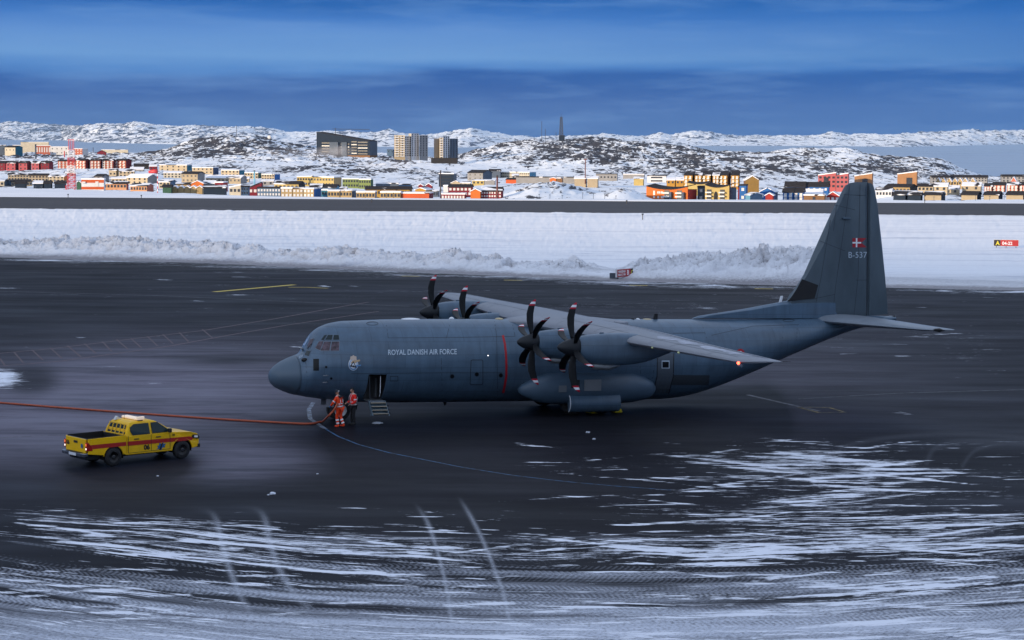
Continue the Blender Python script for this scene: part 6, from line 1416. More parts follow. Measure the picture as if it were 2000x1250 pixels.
# orange / yellow curved-roof blocks by the runway
rt, D_o, (x0, x1, dp, H, hm_) = house('bright orange block with sagging curved roof and red right end', 1262, 1343, 394, 371, 18, 'orange', 'red', roof='curve', rc='bare', hr=6, rows=3, cols=0, D=800, cat='apartment block', name='apartment_block', depth=12)
for wx, wz in ((.19, .35), (.19, .62), (.19, .80), (.29, .35), (.29, .75), (.32, .75), (.38, .35), (.38, .75), (.40, .35)):
    o = bpy.data.objects.new('window', UWW); C.objects.link(o); o.parent = rt; o.location = (x0+(x1-x0)*wx, -.06, H*wz); o.scale = (.7, .14, .8)
for wx in (.50, .80): 
    for r in range(3):
        q = bpy.data.objects.new('balcony', UWW); C.objects.link(q); q.parent = rt; q.location = (x0+(x1-x0)*wx, -.8, H*(.12+r*.30)); q.scale = (2.4, 1.4, .55)
        q = bpy.data.objects.new('window', UW); C.objects.link(q); q.parent = rt; q.location = (x0+(x1-x0)*wx, -.06, H*(.26+r*.30)); q.scale = (2.0, .14, .8)
    MB().box(x0+(x1-x0)*(wx+.08), x0+(x1-x0)*(wx+.13), -1.6, -.01, 0, H*.80).build('stair_shaft', PAL['slate'], rt)
house('slate blue block joining the orange and the yellow curved blocks', 1362, 1376, 394, 366, 0, 'slate', roof='flat', rc='dark', rows=2, cols=1, win='w', D=812, cat='apartment block', name='apartment_block')
rt, D_o, (x0, x1, dp, H, hm_) = house('pale yellow block with curved roof and arched gateway', 1377, 1424, 394, 367, 14, 'yellow', 'slate', roof='curve', rc='bare', hr=5, rows=3, cols=0, D=802, cat='apartment block', name='apartment_block', depth=12)
for wx in (.17, .72):
    for r in range(3):
        q = bpy.data.objects.new('balcony', UWW); C.objects.link(q); q.parent = rt; q.location = (x0+(x1-x0)*wx, -.8, H*(.12+r*.27)); q.scale = (2.2, 1.4, .5)
        q = bpy.data.objects.new('window', UW); C.objects.link(q); q.parent = rt; q.location = (x0+(x1-x0)*wx, -.06, H*(.25+r*.27)); q.scale = (1.8, .14, .8)
ar = [(x0+(x1-x0)*.37, -.5)]+[(x0+(x1-x0)*(.45-.08*math.cos(a_)), H*.42+1.6*math.sin(a_)) for a_ in np.linspace(0, math.pi, 9)]+[(x0+(x1-x0)*.53, -.5)]
MB().prism(ar, -.10, -.02).build('arched_gateway', PAL['dark'], rt)
house('dark red strip of wall between slate and blue blocks', 1441, 1444, 394, 366, 0, 'maroon', roof='flat', rc='dark', rows=1, cols=0, D=796, cat='building', name='building'); house('tall blue block at the right end of the curved roof blocks', 1444, 1457, 394, 363, 0, 'blue', roof='flat', rc='dark', rows=2, cols=1, win='w', D=794, cat='apartment block', name='apartment_block')
house('low amber roofs and walls behind the yellow curved block', 1343, 1385, 370, 362, 0, 'yellow', roof='curve', rc='bare', hr=3, rows=1, cols=0, D=950, cat='building', name='building')
house('bright blue gabled house with white trimmed roof', 1484, 1513, 393, 375, 6, 'blue', 'navy', roof='gablef', rc='snow', hr=7.5, rows=1, cols=3, win='w', D=830, group=None)
house('teal shed with snowy roof left of the bright blue gable', 1456, 1465, 393, 386, 24, 'sky', 'steel', rc='patchy', hr=4, rows=1, cols=0, D=790, cat='shed', name='shed')
house('tiny red gable peeping over the verge below the blue gable', 1495, 1509, 394, 390, 0, 'red', roof='gablef', rc='snow', hr=4, rows=1, cols=0, D=760, cat='shed', name='shed')
house('blue terrace with dark roof and white balconies, left section', 1529, 1549, 392, 376, 0, 'blue', rc='dark', hr=8, rows=2, cols=2, win='w', balc=True, D=820, name=T_, group='blue terraces')
house('blue terrace with dark roof and white balconies, right section', 1550, 1569, 392, 376, 0, 'blue', rc='dark', hr=8, rows=2, cols=2, win='w', balc=True, D=820, name=T_, group='blue terraces')
house('blue house under a thick snow roof left of the red gable', 1570, 1605, 391, 380, 0, 'blue', rc='snow', hr=9, rows=1, cols=4, win='w', D=835)
house('long brown shed by the runway left of the red gable', 1570, 1610, 394, 385, 0, 'brown', roof='flat', rc='snow', rows=1, cols=1, D=790, cat='shed', name='shed')
house('back blue terrace with long dark roof, left part', 1533, 1572, 376, 365, 0, 'blue', rc='dark', hr=9, rows=1, cols=4, win='w', D=1010, name=T_, group='blue terraces'); house('back blue terrace with long dark roof, right part', 1574, 1618, 376, 365, 0, 'blue', rc='dark', hr=8, rows=1, cols=4, win='w', D=1010, name=T_, group='blue terraces')
house('red gabled house with snowy roof just left of the tail fin', 1614, 1639, 395, 385, 0, 'red', roof='gablef', rc='snow', hr=8, rows=1, cols=3, win='w', D=800)
rt, _, (x0, x1, dp, H, _h) = house('tall rose red block with stepped slanting roof, left half', 1598, 1632, 368, 343, 0, 'pink', roof='flat', rc='snow', rows=3, cols=4, ww=1.3, slope=-5, D=1150, cat='apartment block', name='apartment_block', group='rose red blocks')
MB().box(x0+(x1-x0)*.33, x0+(x1-x0)*.58, -.4, -.08, H*.15, H*.85).build('glazed_bay', WIN, rt)
rt, _, (x0, x1, dp, H, _h) = house('tall rose red block with stepped slanting roof, right half', 1633, 1656, 369, 343, 0, 'pink', roof='flat', rc='snow', rows=3, cols=3, ww=1.3, slope=-4, D=1140, cat='apartment block', name='apartment_block', group='rose red blocks')
rt, _, (x0, x1, dp, H, _h) = house('terracotta block with slanting roof behind the top of the fin', 1669, 1703, 364, 345, 0, 'cbrown', roof='flat', rc='snow', rows=1, cols=0, slope=-6, D=1180, cat='apartment block', name='apartment_block', group='terracotta blocks')
MB().box(x0+(x1-x0)*.45, x0+(x1-x0)*.75, -.3, -.02, H*.2, H*.75).build('glazed_bay', WIN, rt)
rt, _, (x0, x1, dp, H, _h) = house('terracotta block with slanting roof standing clear right of the fin', 1753, 1790, 363, 341, 0, 'cbrown', roof='flat', rc='snow', rows=1, cols=0, slope=-5, D=1180, cat='apartment block', name='apartment_block', group='terracotta blocks')
MB().box(x0+(x1-x0)*.47, x0+(x1-x0)*.77, -.3, -.02, H*.15, H*.72).build('glazed_bay', WIN, rt)
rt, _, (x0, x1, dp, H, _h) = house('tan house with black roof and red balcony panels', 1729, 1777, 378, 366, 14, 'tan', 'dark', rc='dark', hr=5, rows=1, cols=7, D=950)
for wx in (.42, .78): MB().box(x0+(x1-x0)*(wx-.09), x0+(x1-x0)*(wx+.09), -.9, -.05, H*.25, H*.42).build('balcony_panel', PAL['red'], rt)
house('brown lower house under the tan house', 1744, 1790, 386, 377, 0, 'brown', roof='flat', rc='snow', rows=1, cols=0, D=880)
house('cream house with dark roof right of the tan house', 1793, 1822, 374, 366, 0, 'cream', rc='dark', hr=5, rows=1, cols=4, D=1000)
house('pale long house with dark ribs of roof right of the fin', 1711, 1741, 384, 379, 0, 'white', rc='patchy', hr=6, rows=1, cols=5, D=880)
house('very long grey terrace with black roof at the shore, left part', 1820, 1855, 357, 347, -4, 'grey', 'grey', rc='dark', hr=4, rows=2, cols=6, D=1500, name=T_, group='grey shore terraces')
house('very long grey terrace with black roof at the shore, right part', 1857, 1928, 355, 347, 0, 'grey', rc='dark', hr=4, rows=2, cols=12, D=1500, name=T_, group='grey shore terraces')
house('grey terrace with black roof by the shore at the right edge', 1957, 2022, 356, 345, -3, 'grey', rc='dark', hr=3.5, rows=2, cols=9, D=1500, name=T_, group='grey shore terraces')
for i, c_ in enumerate((1832, 1842, 1854, 1865, 1875, 1885, 1900)):
    house('small steep gabled house under snow, %s of seven in a row at the right' % ('first', 'second', 'third', 'fourth', 'fifth', 'sixth', 'last')[i], c_-4, c_+4, 362, 358, 0, 'tan', roof='gablef', rc='snow', hr=6, rows=1, cols=1, D=1200, group='steep gabled row')
house('steep cream gable among snowy roofs near the right edge', 1975, 1984, 361, 356, 0, 'coral', roof='gablef', rc='snow', hr=7, rows=1, cols=1, D=1180)
for i, (a, b) in enumerate(((1923, 1937), (1939, 1962), (1967, 1988), (1991, 2012))):
    house('coral terrace house with white balconies, %s at the right edge' % ('lowest and leftmost', 'second from left', 'third from left', 'last')[i], a, b, 374, 362+(2 if i == 0 else 0), 0, 'coral', rc='dark' if i % 2 else 'patchy', hr=5, rows=2, cols=3, win='w', balc=True, D=1010, name=T_, group='coral terraces')
for i, (a, b, y_) in enumerate(((1745, 1768, 387), (1772, 1798, 386), (1805, 1838, 385), (1878, 1908, 385), (1922, 1950, 384), (1966, 1998, 384))):
    house('black roofed bungalow over the runway verge, %s at the right' % ('first from the fin', 'second from the fin', 'third, with amber eaves', 'fourth, beside a grey gable', 'fifth, by a lamp post', 'last, at the picture edge')[i], a, b, 393, y_+1.5, 8 if i != 1 else 4, 'beige' if i > 1 else 'dgrey', 'dgrey', rc='dark' if i not in (1, 4) else 'patchy', hr=6, rows=1, cols=0, D=790, name='bungalow', group='black roofed bungalows')
for i, (a, b, y_, c_) in enumerate(((1846, 1872, 377, 'cream'), (1880, 1915, 371, 'beige'), (1825, 1850, 372, 'cream'))):
    house(('small cream house half buried in snow in front of the steep gables', 'beige snow roofed house left of the coral terrace', 'cream house with snow roof right of the long tan house')[i], a, b, y_+2, y_-4, 0, c_, rc='snow', hr=6, rows=1, cols=2, D=980-i*10)
# filler terraces half seen between the rows on the left
for a, b, yb, yt, wl, rc_, lb in ((128, 146, 345, 338, 'grey', 'snow', 'snow roofed grey shed behind the lattice mast'), (262, 290, 330, 323, 'dark', 'dark', 'dark roofed house at the foot of the left hill'), (292, 306, 333, 325, 'maroon', 'snow', 'dark red house left of the first cream block'), (283, 300, 349, 342, 'cream', 'snow', 'small cream house just left of the red and white pole'),
                                  (344, 372, 370, 364, 'tan', 'patchy', 'tan house with patchy roof between the cream house and the orange gable'), (470, 486, 356, 349, 'cream', 'snow', 'small cream house left of the light blue chimney'), (512, 534, 362, 355, 'grey', 'snow', 'grey house half buried in snow right of the chimney'),
                                  (655, 676, 379, 373, 'grey', 'snow', 'grey shed between blue house and ochre terrace'), (845, 856, 384, 377, 'slate', 'snow', 'slate shed left of the black pole'), (1000, 1012, 349, 345, 'grey', 'snow', 'tiny grey shed before the long white block'), (1658, 1668, 372, 365, 'blue', 'snow', 'blue sliver of a house left of the terracotta block')):
    house(lb, a, b, yb, yt, 0, wl, rc=rc_, hr=3, rows=1, cols=2)

# ------------------------------------------------------------------ masts, chimneys, poles
WR = [mat('mast_red', (.50, .04, .05), .5), mat('mast_white', (.74, .74, .78), .5), mat('pole_dark', (.035, .03, .035), .6), mat('pole_rust', (.12, .04, .035), .7), mat('chimney_blue', (.16, .38, .52), .6), mat('mast_grey', (.045, .06, .09), .7)]
def lattice(label, px, yb, yt, D, wpx0, wpx1, bands, name='lattice_mast', th=.09, nseg=14):
    base = at(px, yb, D); H = (yb-yt)*D/F; w0 = wpx0*D/F/2; w1 = wpx1*D/F/2; root = empty(name, base, 0, label, 'mast')
    nb = len(bands)
    for bi, mt in enumerate(bands):
        mb = MB(); za, zb = H*bi/nb, H*(bi+1)/nb
        wa, wb_ = w0+(w1-w0)*bi/nb, w0+(w1-w0)*(bi+1)/nb
        cs = [(-1, -1), (1, -1), (1, 1), (-1, 1)]
        for cx_, cy_ in cs: mb.tube([(cx_*wa, cy_*wa, za), (cx_*wb_, cy_*wb_, zb)], th*1.4, 5)
        k = max(1, nseg//nb)
        for j in range(k):
            z1, z2 = za+(zb-za)*j/k, za+(zb-za)*(j+1)/k; q1 = wa+(wb_-wa)*j/k; q2 = wa+(wb_-wa)*(j+1)/k
            for (a, b), (c, d) in zip(cs, cs[1:]+cs[:1]):
                mb.tube([(a*q1, b*q1, z1), (c*q2, d*q2, z2)], th, 4); mb.tube([(c*q1, d*q1, z1), (a*q2, b*q2, z2)], th, 4); mb.tube([(a*q2, b*q2, z2), (c*q2, d*q2, z2)], th, 4)
        mb.build('section', WR[mt], root, fix=False)
    return root, H, w1
rt, H, w1 = lattice('red and white lattice mast crowned with aerials among the left houses', 140, 370, 293, 760, 15, 11, [0, 0, 1, 0, 1], th=.06, nseg=10)
for dx in (-.9, -.3, .4, .95):
    MB().tube([(dx, 0, H), (dx, 0, H+3.6)], .11, 6).build('aerial', WR[0], rt); 
MB().box(-1.1, 1.1, -1, 1, H-.1, H+.1).build('platform', WR[0], rt); MB().tube([(-1.1, 0, H+3.6), (1.1, 0, H+3.6)], .08, 5).build('cross_bar', WR[0], rt)
lattice('tall radio mast on top of the long rocky hill', 1096, 272, 229, 2600, 7.5, 3.4, [5, 5, 5, 5], 'radio_mast', th=.30, nseg=8)
for px, yb, yt, lb in ((1058, 274, 237, 'taller thin aerial on the rocky hill left of the radio mast'), (1065, 274, 252, 'shorter thin aerial on the rocky hill left of the radio mast'), (1086, 271, 259, 'stubby aerial close beside the radio mast'), (462, 266, 245, 'thin aerial on the left rocky hill'), (1096, 229, 222, 'whip aerial at the very top of the radio mast')):
    b0 = at(px, yb, 2600); o = MB().tube([(0, 0, -3), (0, 0, (yb-yt)*2600/F)], .32 if yb > 230 else .2, 5).build('aerial_pole', WR[5]); o.location = b0; tag(o, lb, 'aerial')
house('small dark hut at the foot of the radio mast', 1092, 1102, 272, 265, 0, 'dgrey', roof='flat', rc='bare', rows=1, cols=0, D=2590, name='hut', cat='hut')
for x_, r_, lb in ((526, 2.2, 'white radar dish on the left rocky hill'),):
    o = ball('dish_antenna', at(x_, 268, 2600), r_, WINW, None, sy=.35); tag(o, lb, 'dish')
def pole(label, px, yb, yt, D, wpx, m, name='pole', cat='pole', bands=None, top=None):
    base = at(px, yb, D); H = (yb-yt)*D/F; r_ = wpx*D/F/2; root = empty(name, base, 0, label, cat)
    nb = bands or 1
    for i in range(nb): MB().tube([(0, 0, H*i/nb-(1.5 if i == 0 else 0)), (0, 0, H*(i+1)/nb)], r_, 10).build('shaft', WR[m] if not bands else WR[i % 2], root, True)
    if top: top(root, H, r_)
    return root
def capc(rt_, H, r_): MB().tube([(0, 0, H), (0, 0, H+.6)], r_*1.15, 10).build('cap', WR[2], rt_, True)
pole('tall black pole standing in front of the dark glass block', 860.5, 391, 336, 775, 2.6, 2, top=capc); pole('rust brown pole in front of the maroon block with white windows', 971, 392, 346, 775, 3.6, 3, 'chimney', 'chimney', top=capc)
pole('light blue chimney above the slanting roofed houses', 497, 360, 335, 1150, 3.2, 4, 'chimney', 'chimney', top=capc); pole('tall grey chimney beside the left harbour halls', 70, 315, 283, 2100, 3.2, 5, 'chimney', 'chimney', top=capc)
pole('small red post on the rocks left of the lattice mast', 126, 306, 295, 2200, 2.0, 0); pole('dark thin lattice pole on the harbour shore', 182, 301, 288, 2500, 1.2, 2)
def sock(rt_, H, r_):
    MB().tube([(0, 0, H-.2), (-1.0, 0, H-.1), (-2.6, 0, H-.35)], [.75, .62, .4], 10).build('windsock', WR[0], rt_, True)
pole('red and white banded pole with a red windsock', 308, 379, 334, 640, 1.7, 0, 'windsock_pole', 'windsock', bands=9, top=sock)
pole('short red marker post at the foot of the lattice mast', 129, 373, 362, 620, 2.2, 0, 'marker_post', 'post')
rt = empty('light_mast', at(1143, 352, 1180), 0, 'dark light mast with lamp head before the rocky hill', 'mast'); MB().tube([(0, 0, -2), (0, 0, 11)], .3, 6).build('shaft', WR[3], rt); MB().box(-.9, .9, -.3, .3, 11, 11.6).build('lamp_head', WR[3], rt)
# tower cranes far behind, thin
for px, yb, yt, x2, lb in ((655, 275, 250, 722, 'faint thin tower crane behind the dark office block'),):
    rt = empty('tower_crane', at(px, yb, 3000), 0, lb, 'crane'); k = 3000/F; MB().tube([(0, 0, -10), (0, 0, (yb-yt)*k)], .5, 5).build('crane_mast', WR[5], rt); MB().tube([(-6*k, 0, (yb-yt-2)*k), ((x2-px)*k, 0, (yb-yt-3)*k)], .4, 5).build('jib', WR[5], rt)
# lamp posts along the far verge
for i, (px, yb, h_) in enumerate(((69, 372, 7), (81, 373, 8), (992, 391, 6), (1032, 391, 8), (1053, 391, 11), (1074, 391, 10), (1098, 391, 9), (1138, 391, 14), (1159, 391, 12), (1181, 391, 12), (1203, 391, 8), (1824, 394, 9), (1905, 394, 12), (1933, 394, 10), (1961, 394, 13))):
    rt = empty('lamp_post', at(px, yb, 620), 0, 'thin lamp post number %s from the left along the far verge' % ('one two three four five six seven eight nine ten eleven twelve thirteen fourteen fifteen'.split()[i]), 'lamp post', 'lamp posts beyond the runway'); MB().tube([(0, 0, -1), (0, 0, h_*620/F)], .06, 5).build('shaft', WR[5], rt); MB().box(-.25, .25, -.1, .1, h_*620/F, h_*620/F+.12).build('lamp_head', WR[5], rt)
# ================================================================== SIGNS, LIGHTS, SMALL THINGS
SR = mat('sign_red', (.42, .012, .018), .45); SBK = mat('sign_black', (.008, .008, .012), .45); SY = mat('sign_yellow', (.80, .66, .04), .45); SW = mat('sign_white', (.80, .78, .80), .45)
def sign_frame(name, label, pl, pr, z0, z1, parts):
    """pl, pr: ground points of the two ends; parts: list of (f0, f1, material)"""
    d_ = pr-pl; W = Vector((d_.x, d_.y, 0)).length; a_ = math.atan2(d_.y, d_.x)
    root = empty(name, (pl.x, pl.y, 0), a_, label, 'sign')
    MB().box(-.04, W+.04, .02, .22, z0-.04, z1+.04).build('frame', mat('sign_frame_pale', (.6, .6, .62), .5), root, bevel=.01)
    for f0, f1, m in parts: MB().box(W*f0, W*f1-.02, -.02, .019, z0, z1).build('panel', m, root)
    for f in (.1, .5, .9): MB().box(W*f-.04, W*f+.04, .08, .16, -.1, z0-.041).build('leg', SBK, root)
    return root, W
# A 04-22 beside the taxiway, out on the snowfield
k_ = gp(1964, 486); dd = (k_.y)
pl = gp(1941, 485.2); pr = gp(1989, 486.0); pxm = F/pl.y; z0 = (485.2-480)/pxm; z1 = z0+11.6/pxm
rt, W = sign_frame('taxiway_sign', 'black and red taxiway sign reading A 04-22 on the snowfield', pl, pr, z0, z1, [(0, .27, SBK), (.27, 1.0, SR)])
flat_text('letter', 'A', (W*.07, -.03, z0+.10), (1, 0, 0), (0, 0, 1), (z1-z0)*.66, SY, rt, .03); flat_text('numbers', '04-22', (W*.335, -.03, z0+.13), (1, 0, 0), (0, 0, 1), (z1-z0)*.55, SW, rt, .03)
# taxiway B sign at the snowbank, turned to the right
pl = gp(1206, 547); pxm = F/pl.y; pr_ = gp(1236, 544); pr = Vector((pr_.x, pl.y+2.2, 0)); z0 = .28; z1 = z0+14.5/pxm
rt, W = sign_frame('taxiway_sign', 'red taxiway sign with wingspan limit at the snowbank', pl, pr, z0, z1, [(0, .52, SR), (.54, .84, SR), (.84, 1.0, SBK)])
for s_, zf in (('WINGSPAN', .54), ('MAX 36M', .12)):
    o, w_ = flat_text('lettering', s_, (0, -.03, 0), (1, 0, 0), (0, 0, 1), (z1-z0)*.34, SW, rt, .035); k = W*.46/w_; o.scale = (k, 1, 1); o.location = (W*.03, 0, z0+(z1-z0)*zf)
o, w_ = flat_text('letter', 'B', (W*.60, -.03, z0+.14), (1, 0, 0), (0, 0, 1), (z1-z0)*.66, SW, rt, .03); o, w_ = flat_text('letter', 'C', (W*.865, -.03, z0+.2), (1, 0, 0), (0, 0, 1), (z1-z0)*.52, SY, rt, .03)
o = MB(); 
for k in range(6): o.box(k*.13, k*.13+.07, 0, .05, .15, .62)
o.box(-.02, .8, .05, .08, .12, .66); rt = o.build('sign_back_grille', mat('grille_grey', (.09, .11, .14), .6)); rt.location = gp(1191, 546.5); tag(rt, 'small grey slatted box left of the wingspan sign', 'box')
# runway edge lights / small posts
for px, py, lb in ((1255, 431, 'small dark marker pole on the snow beyond the far snowbank'), (133, 386, 'tiny runway edge light left on the far verge'), (276, 388, 'tiny runway edge light below the windsock pole'), (726, 396, 'tiny runway edge light on the verge below the tan houses'), (1224, 398, 'tiny runway edge light on the verge left of the orange block'), (1806, 397, 'tiny runway edge light on the verge right of the fin')):
    p = gp(px, py); h_ = (11 if px == 1255 else 5)*p.y/F; rt = empty('edge_light', (p.x, p.y, 0), 0, lb, 'runway light'); MB().tube([(0, 0, 0), (0, 0, h_)], .07, 6).build('post', SBK, rt); MB().tube([(0, 0, h_), (0, 0, h_+.25)], .16, 8).build('lamp', WR[5], rt, True)
# a lump of ice on the apron and a few crumbs
ICE = mat('dirty_ice', (.62, .66, .74), .6, var=.2, vscale=5)
def lump(px, py, s, label, seed):
    random.seed(seed); bm = bmesh.new(); bmesh.ops.create_icosphere(bm, subdivisions=2, radius=s)
    for v in bm.verts: v.co *= .75+.5*random.random(); v.co.z *= .45
    me = bpy.data.meshes.new('m'); bm.to_mesh(me); bm.free(); o = link('ice_lump', me, ICE); o.location = gp(px, py)+Vector((0, 0, s*.2)); tag(o, label, 'ice lump', 'ice lumps on the apron')
lump(532, 965, .12, 'largest lump of ice lying alone in front of the tyre tracks', 1); lump(524, 967, .05, 'small crumb of ice beside the largest lump', 2); lump(308, 930, .05, 'crumb of ice on the asphalt below the truck', 3); lump(620, 926, .05, 'crumb of ice on the dark asphalt below the people', 4); lump(1148, 845, .10, 'small lump of ice in the shadow below the main wheels', 5); lump(1160, 858, .08, 'second small lump of ice below the main wheels', 6); lump(1855, 1243, .10, 'lump of snow on the frosty ground at the bottom right', 8)
# two flat patches of trodden snow near the steps, with height
def patch(px, py, rx, ry, label, seed):
    c = gp(px, py); mb = MB(); n = 22; rr = [1+.25*math.sin(k*2.1+seed)+.12*math.sin(k*5.3+seed*2) for k in range(n)]
    rings = [[(c.x+rx*f_*r_*math.cos(2*math.pi*k/n), c.y+ry*f_*r_*math.sin(2*math.pi*k/n), z_) for k, r_ in enumerate(rr)] for f_, z_ in ((1, .002), (.9, .03), (.5, .05), (.05, .055))]
    mb.loft(rings); o = mb.build('snow_patch', ICE, None, True); tag(o, label, 'snow patch')
patch(737, 826.5, .22, .32, 'flat patch of trodden snow in front of the steps', 1.)

# ================================================================== PEOPLE
HV = mat('hi_vis_orange', (.95, .058, .004), .7, var=.12, vscale=9, bump=.3, bscale=14); HVR = mat('hi_vis_red', (.92, .018, .010), .7, var=.12, vscale=9, bump=.3, bscale=14); TRS = mat('trousers_black', (.012, .012, .015), .85, var=.2, vscale=8); REF = mat('reflective_tape', (.78, .76, .80), .35)
SKIN = mat('skin', (.52, .27, .18), .55); HAIR = mat('black_hair', (.012, .010, .010), .7); BOOT = mat('black_boots', (.012, .012, .012), .6); GLV = mat('blue_glove', (.02, .16, .42), .6); VEST = mat('dark_vest', (.02, .022, .03), .8)
def skin_mesh(chains, sub=2, root=0):
    """chains: list of lists of (x, y, z, r); a first point equal to an earlier one is shared"""
    V = []; Rr = []; E = []; idx = {}
    for ch in chains:
        prev = None
        for (x, y, z, r) in ch:
            k = (round(x, 3), round(y, 3), round(z, 3))
            if k not in idx: idx[k] = len(V); V.append((x, y, z)); Rr.append(r)
            i = idx[k]
            if prev is not None and prev != i: E.append((prev, i))
            prev = i
    me = bpy.data.meshes.new('m'); me.from_pydata(V, E, []); o = bpy.data.objects.new('tmp', me); C.objects.link(o)
    md = o.modifiers.new('s', 'SKIN'); sv = me.skin_vertices[0].data
    for i, r in enumerate(Rr): sv[i].radius = (r, r) if not isinstance(r, tuple) else r
    sv[root].use_root = True; md.use_smooth_shade = True
    if sub: m2 = o.modifiers.new('u', 'SUBSURF'); m2.levels = sub; m2.render_levels = sub
    bpy.context.view_layer.update(); me2 = bpy.data.meshes.new_from_object(o.evaluated_get(bpy.context.evaluated_depsgraph_get())); bpy.data.objects.remove(o)
    me2.materials.clear(); return me2
def person(loc, rz, label, pose):
    """local frame: facing +x, y left, z up; joints given in pose"""
    P_ = pose; root = empty('person', loc, rz, label, 'person')
    J = P_['J']
    hip, ch, nk, hd = J['hip'], J['chest'], J['neck'], J['head']
    def v(p, r): return (p[0], p[1], p[2], r)
    mid = tuple((a+b)/2 for a, b in zip(hip, ch))
    chains = [[v(hip, .135), v(mid, .130), v(ch, .150), v(nk, .062), v((nk[0]+.005, nk[1], nk[2]+.07), .058)]]
    for s in 'lr':
        sh, el, wr = J['sh'+s], J['el'+s], J['wr'+s]; th, kn, an = J['th'+s], J['kn'+s], J['an'+s]
        chains.append([v(ch, .150), v(sh, .072), v(el, .050), v(wr, .034)]); chains.append([v(hip, .135), v(th, .098), v(kn, .064), v(an, .046)])
    body = link('body', skin_mesh(chains), P_['skinm'], root, True)
    # jacket: follows the torso and sleeves, a little wider; hem at the hips
    jc = [[v((hip[0], hip[1], hip[2]+.02), .158), v(mid, .152), v(ch, .170), v((nk[0], nk[1], nk[2]-.03), .085)]]
    for s in 'lr':
        sh, el, wr = J['sh'+s], J['el'+s], J['wr'+s]; w2 = tuple(a+(b-a)*.93 for a, b in zip(el, wr)); jc.append([v(ch, .170), v(sh, .088), v(el, .066), v(w2, .050)])
    jk = link('jacket', skin_mesh(jc), P_['jm'], root, True)
    for s in 'lr':
        pass
    tc_ = [[v((hip[0], hip[1], hip[2]-.02), .148), v(J['thl'], .108), v(J['knl'], .078), v(J['anl'], .060)], [v((hip[0], hip[1], hip[2]-.02), .148), v(J['thr'], .108), v(J['knr'], .078), v(J['anr'], .060)]]
    tr = link('trousers', skin_mesh(tc_), P_['tm'], root, True)
    def band(name, p, q, f0, f1, r, par, m=REF, n=14, sx=1., sy=1.):
        p, q = Vector(p), Vector(q); d_ = (q-p); a = p+d_*f0; b = p+d_*f1; mb = MB(); ax = d_.normalized(); u_ = ax.cross(Vector((0, 1, .01))).normalized(); w_ = ax.cross(u_)
        mb.loft([[tuple(c+u_*rr*sx*math.cos(t)+w_*rr*sy*math.sin(t)) for t in np.linspace(0, 2*math.pi, n+1)[:-1]] for c, rr in ((a, r), (b, r))], cap=False); return mb.build(name, m, par, True)
    band('reflective_band', hip, ch, .10, .21, .164, jk); band('reflective_band', hip, ch, .42, .52, .163, jk)
    for s in 'lr':
        band('reflective_band', J['sh'+s], J['el'+s], .55, .72, .080, jk)
        # braces of reflective tape over the shoulders, front and back
        for fx in (-1, 1):
            y_ = (J['sh'+s][1]-ch[1])*.55+ch[1]
            MB().tube([(mid[0]+fx*.155, y_, mid[2]), (ch[0]+fx*.178, y_, ch[2]), (ch[0]+fx*.10, y_, ch[2]+.165), (nk[0], y_, nk[2]+.005)], .011, 6).build('reflective_tape', REF, jk, True)
        if P_['tband']: band('reflective_band', J['kn'+s], J['an'+s], .30, .48, .082, tr); band('reflective_band', J['kn'+s], J['an'+s], .68, .86, .076, tr)
        an = J['an'+s]; 
        bt = skin_mesh([[(an[0]-.03, an[1], an[2]+.03, .056), (an[0]-.03, an[1], max(.05, an[2]-.05), .055), (an[0]+.10, an[1], max(.045, an[2]-.055), .050), (an[0]+.19, an[1], max(.035, an[2]-.06), .036)]]); b_ = link('boot', bt, P_['bm'], root, True)
        # hand: palm and five separate bent fingers
        el, wr = Vector(J['el'+s]), Vector(J['wr'+s]); d_ = (wr-el).normalized(); side_ = d_.cross(Vector((0, 0, 1)) if abs(d_.z) < .8 else Vector((1, 0, 0))).normalized(); nrm = side_.cross(d_).normalized()
        fc = []; pc = wr+d_*.05
        base = [tuple(wr)+(.027,), tuple(pc)+(.030,)]
        for k, ln in enumerate((.068, .078, .074, .058)):
            o0 = pc+d_*.035+side_*(.030-.020*k); a1 = o0+d_*ln*.45-nrm*.010; a2 = a1+d_*ln*.25-nrm*ln*.35; fc.append([tuple(pc)+(.030,), tuple(o0)+(.0105,), tuple(a1)+(.0095,), tuple(a2)+(.008,)])
        o0 = wr+d_*.028+side_*.036; a1 = o0+d_*.03+side_*.022-nrm*.012; a2 = a1+d_*.026-nrm*.016; fc.append([tuple(wr)+(.027,), tuple(o0)+(.012,), tuple(a1)+(.011,), tuple(a2)+(.009,)])
        link('hand', skin_mesh([base]+fc, 1), P_['gl'] if P_['gl'] else P_['skinm'], root, True)
    # head with face
    H_ = Vector(hd); bm = bmesh.new(); bmesh.ops.create_uvsphere(bm, u_segments=20, v_segments=14, radius=1)
    for v_ in bm.verts:
        x, y, z = v_.co; zz = z*.118; wy = .076*(1-.22*max(0, -z)); xx = x*.096*(1-.10*max(0, -z))
        if x > .75 and abs(y) < .3 and -.35 < z < .1: xx += .022*(1-abs(y)/.3)          # nose
        if x > .5 and -.62 < z < -.45: xx -= .006
        if x > .4 and .02 < z < .25 and .15 < abs(y) < .6: xx -= .010                 # eye sockets
        if x > .3 and z < -.6: xx += .012                                                # chin
        v_.co = (xx, y*wy, zz)
    me = bpy.data.meshes.new('m'); bm.to_mesh(me); bm.free(); hr_ = P_['turn']; hd_o = link('head', me, P_['skinm'], root, True); hd_o.location = H_; hd_o.rotation_euler = (0, P_['nod'], hr_)
